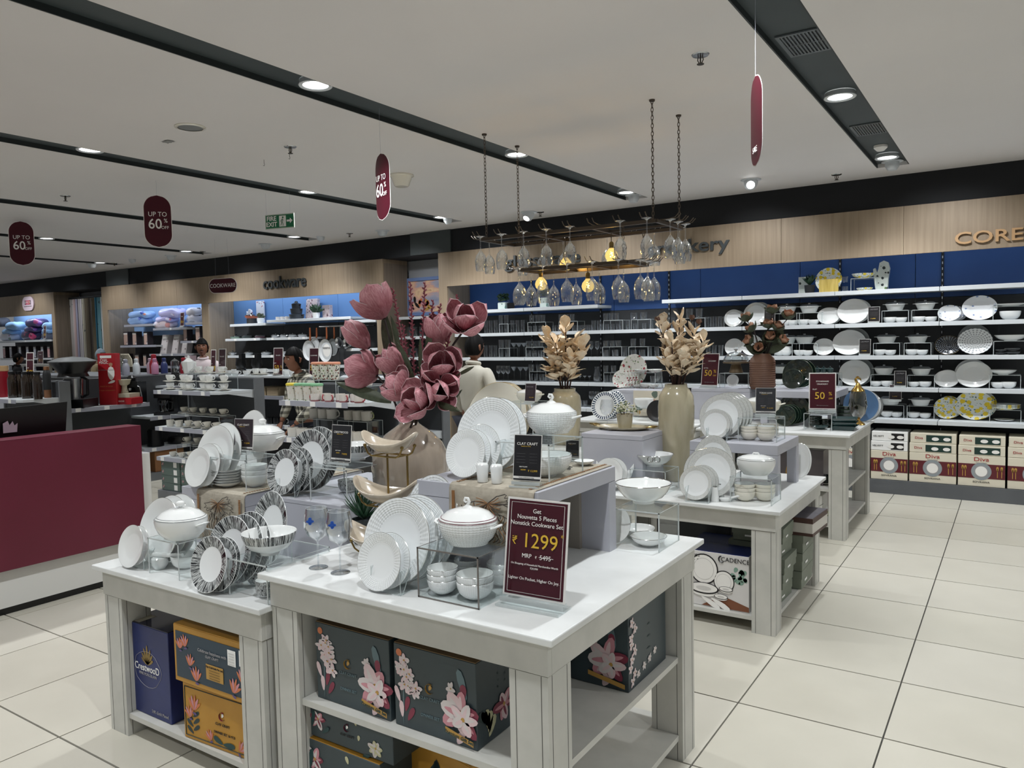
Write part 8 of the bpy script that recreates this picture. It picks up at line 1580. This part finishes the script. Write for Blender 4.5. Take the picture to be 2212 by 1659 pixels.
def person(label, loc, yaw, H, shirt, trouser, headyaw=0, lean=0, moustache=False, arms=None, skinm=None):
    t = thing('person', label, 'person', loc, yaw); s = H/1.7; SM = skinm or SKIN
    sh = 1.40*s; hp = .92*s; L = Matrix.Translation((0, 0, hp)) @ Matrix.Rotation(lean, 4, 'X') @ Matrix.Translation((0, 0, -hp))
    def P(x, y, z): return tuple(L @ Vector((x*s, y*s, z*s)))
    hands = arms or [((-.25, .0, 1.16), (-.24, -.10, .93)), ((.25, .0, 1.16), (.24, -.10, .93))]
    # body: one skinned surface from feet to neck
    J = [(P(0, 0, .95), (.13*s, .10*s)), (P(0, .01, 1.12), (.125*s, .09*s)), (P(0, .015, 1.28), (.13*s, .095*s)), (P(0, .01, 1.42), (.06*s, .055*s)), (P(0, -.005, 1.52), .05*s)]
    E = [(0, 1), (1, 2), (2, 3), (3, 4)]
    for k, sg in enumerate((-1, 1)):
        e, h_ = hands[k]; n = len(J); J += [(P(sg*.155, .01, 1.365), .05*s), (P(*e), .043*s), (P(*h_), .027*s)]; E += [(2, n), (n, n+1), (n+1, n+2)]
        n = len(J); J += [((sg*.09*s, 0, .90*s), .085*s), ((sg*.10*s, -.01*s, .5*s), .058*s), ((sg*.10*s, .02*s, .09*s), .038*s), ((sg*.11*s, -.12*s, .035*s), .032*s)]; E += [(0, n), (n, n+1), (n+1, n+2), (n+2, n+3)]
    b = skin('body', J, E, SM, 0, t)
    hc = L @ Vector((0, -.02*s, 1.60*s)); m = MB(); head_mesh(m, hc, s, 0, headyaw, SM)
    for k in (0, 1):
        w_ = L @ (Vector(hands[k][1])*s); e_ = L @ (Vector(hands[k][0])*s); hm = hand(None, w_, w_-e_, (-1, 1)[k], s, SM); m.v += []; o_ = len(m.v); m.v += hm.v; m.f += [tuple(i+o_ for i in f) for f in hm.f]; m.mi += [0]*len(hm.f)
    hd = m.mesh('head', 80); bm_ = b.data; import bmesh; q = bmesh.new(); q.from_mesh(bm_); q.from_mesh(hd); q.to_mesh(bm_); q.free()
    face_bits(t, hc, s, headyaw, moustache); hair(t, hc, s, headyaw)
    # shirt and trousers
    Js = [(P(0, 0, .90), (.165*s, .125*s)), (P(0, .01, 1.10), (.158*s, .115*s)), (P(0, .015, 1.28), (.172*s, .122*s)), (P(0, .012, 1.405), (.135*s, .098*s)), (P(0, .008, 1.445), (.072*s, .066*s))]; Es = [(0, 1), (1, 2), (2, 3), (3, 4)]
    for k, sg in enumerate((-1, 1)):
        e, h_ = hands[k]; n = len(Js); e2 = Vector(e)*.12+Vector(h_)*.88; Js += [(P(sg*.185, .01, 1.375), .075*s), (P(*e), .058*s), (P(*e2), .048*s)]; Es += [(2, n), (n, n+1), (n+1, n+2)]
    so = skin('shirt', Js, Es, shirt, 0, t)
    c = MB(); ring = [tuple(L @ Vector((.068*s*math.cos(a*.3927), .006*s+.062*s*math.sin(a*.3927), (1.452-.012*math.sin(a*.3927)*-1)*s))) for a in range(16)]; c.tube(ring, .014*s, shirt, 6, True, 1.4).obj('collar', t)
    Jt = [((0, 0, .93*s), (.15*s, .11*s))]; Et = []
    for sg in (-1, 1): n = len(Jt); Jt += [((sg*.095*s, 0, .86*s), .10*s), ((sg*.105*s, -.01*s, .5*s), .075*s), ((sg*.105*s, .02*s, .09*s), .06*s)]; Et += [(0, n), (n, n+1), (n+1, n+2)]
    skin('trousers', Jt, Et, trouser, 0, t)
    for sg in (-1, 1): MB().lathe([(0,0),(.05*s,0),(.052*s,.03*s),(.04*s,.06*s),(0,.065*s)], DARK, 16, c=(sg*.11*s, -.06*s, 0), sx=.9, sy=2.3).obj('shoe', t)
    return t
SHW = noisy('white_shirt', 'd8d5c9', 'cfccc0', 5, rough=.8, bump=.3); SHP = noisy('pale_pink_shirt', 'd9cacd', 'e0d3d5', 8, rough=.8, bump=.2); TRN = mat('navy_trousers', '151a28', .8)
chk = mat('checked_shirt', 'bdb9a8', .8); tt, n, l, b = nt(chk); tc = n.new('ShaderNodeTexCoord'); outs = []
for ax in (0, 2):
    sp = n.new('ShaderNodeSeparateXYZ'); l.new(tc.outputs['Object'], sp.inputs[0]); mm = n.new('ShaderNodeMath'); mm.operation = 'MULTIPLY'; mm.inputs[1].default_value = 105; l.new(sp.outputs[ax], mm.inputs[0]); si = n.new('ShaderNodeMath'); si.operation = 'SINE'; l.new(mm.outputs[0], si.inputs[0]); g = n.new('ShaderNodeMath'); g.operation = 'GREATER_THAN'; g.inputs[1].default_value = 0; l.new(si.outputs[0], g.inputs[0]); outs.append(g)
ad = n.new('ShaderNodeMath'); ad.operation = 'ADD'; l.new(outs[0].outputs[0], ad.inputs[0]); l.new(outs[1].outputs[0], ad.inputs[1]); hv = n.new('ShaderNodeMath'); hv.operation = 'MULTIPLY'; hv.inputs[1].default_value = .5; l.new(ad.outputs[0], hv.inputs[0]); rp = ramp(n, [(0, 'c9c6b8'), (.5, '7d7b70'), (1, '2e2d28')]); l.new(hv.outputs[0], rp.inputs[0]); l.new(rp.outputs[0], b.inputs['Base Color'])
Y = 6.0; p = W(1022, 735, Y); person('man in white shirt seen from behind, facing the glassware', (p.x, Y, 0), rad(180-8), 1.70, SHW, TRN)
Y = 6.95; p = W(437, 740, Y); person('man in pale pink shirt looking right behind the cup gondola', (p.x, Y, 0), rad(35), 1.745, SHP, TRN, rad(15), 0, True)
Y = 5.3; p = W(655, 790, Y); person('man in black and white checked shirt bending behind the mugs', (W(662, 790, Y).x, Y, 0), rad(-15), 1.62, chk, TRN, rad(5), rad(10), arms=[((-.33, -.02, 1.14), (-.30, -.16, .95)), ((.28, -.05, 1.12), (.2, -.25, .98))])
Y = 7.9; p = W(37, 770, Y); person('person with long black hair low at the left before the bedding', (p.x, Y, 0), rad(160), 1.56, mat('black_top', '17161a', .8), TRN)
# mannequin-like shopper in head wrap
Y = 8.1; p = W(214, 745, Y); t = person('person in pale blue head wrap and beige top beside the curtains', (p.x, Y, 0), rad(120), 1.62, noisy('beige_knit', 'a89878', 'b5a585', 30, rough=.9), mat('beige_skirt', '8c8068', .8)); hd = [c for c in t.children if c.name.startswith('hair')][0]; hd.data.materials.clear(); hd.data.materials.append(noisy('blue_wrap', '8fa0ac', '9fb0ba', 18, rough=.8)); hd.name = 'head_wrap'
# lettering: outlines turned into real meshes
bpy.context.view_layer.update(); _dg = bpy.context.evaluated_depsgraph_get(); _tm = {}
for o in [q for q in D.objects if q.type == 'FONT']:
    c = o.data; key = (c.body, round(c.size, 5), round(c.offset, 6), c.materials[0].name, c.align_x)
    if key not in _tm: _tm[key] = D.meshes.new_from_object(o.evaluated_get(_dg))
    n_ = D.objects.new('lettering', _tm[key]); COL.objects.link(n_); n_.parent = o.parent; n_.matrix_local = o.matrix_local.copy(); D.objects.remove(o)
# ================= LABELS =================
ORD = ['first', 'second', 'third', 'fourth', 'fifth', 'sixth', 'seventh', 'eighth', 'ninth', 'tenth']+['%dth' % i for i in range(11, 60)]
bpy.context.view_layer.update()
groups = {}
for o, mode in THINGS: groups.setdefault(o['label'], []).append((o, mode))
for lb, L_ in groups.items():
    if len(L_) < 2: continue
    if all('group' in o for o, _ in L_): continue
    mode = L_[0][1]; w = lambda o: o.matrix_world.translation
    if mode == 'front': L_.sort(key=lambda q: w(q[0]).y); sfx = 'from the front'
    elif mode == 'top': L_.sort(key=lambda q: (round(-w(q[0]).z, 2), PX(w(q[0]))[0])); sfx = 'from the top'
    elif mode == 'near': L_.sort(key=lambda q: (w(q[0])-CAM).length); sfx = 'nearest'
    else: L_.sort(key=lambda q: PX(w(q[0]))[0]); sfx = 'from the left'
    for i, (o, _) in enumerate(L_):
        o['label'] = '%s, %s %s' % (lb, ORD[i], sfx)
        if len(L_) >= 3 and 'group' not in o: o['group'] = (lb.split(',')[0])
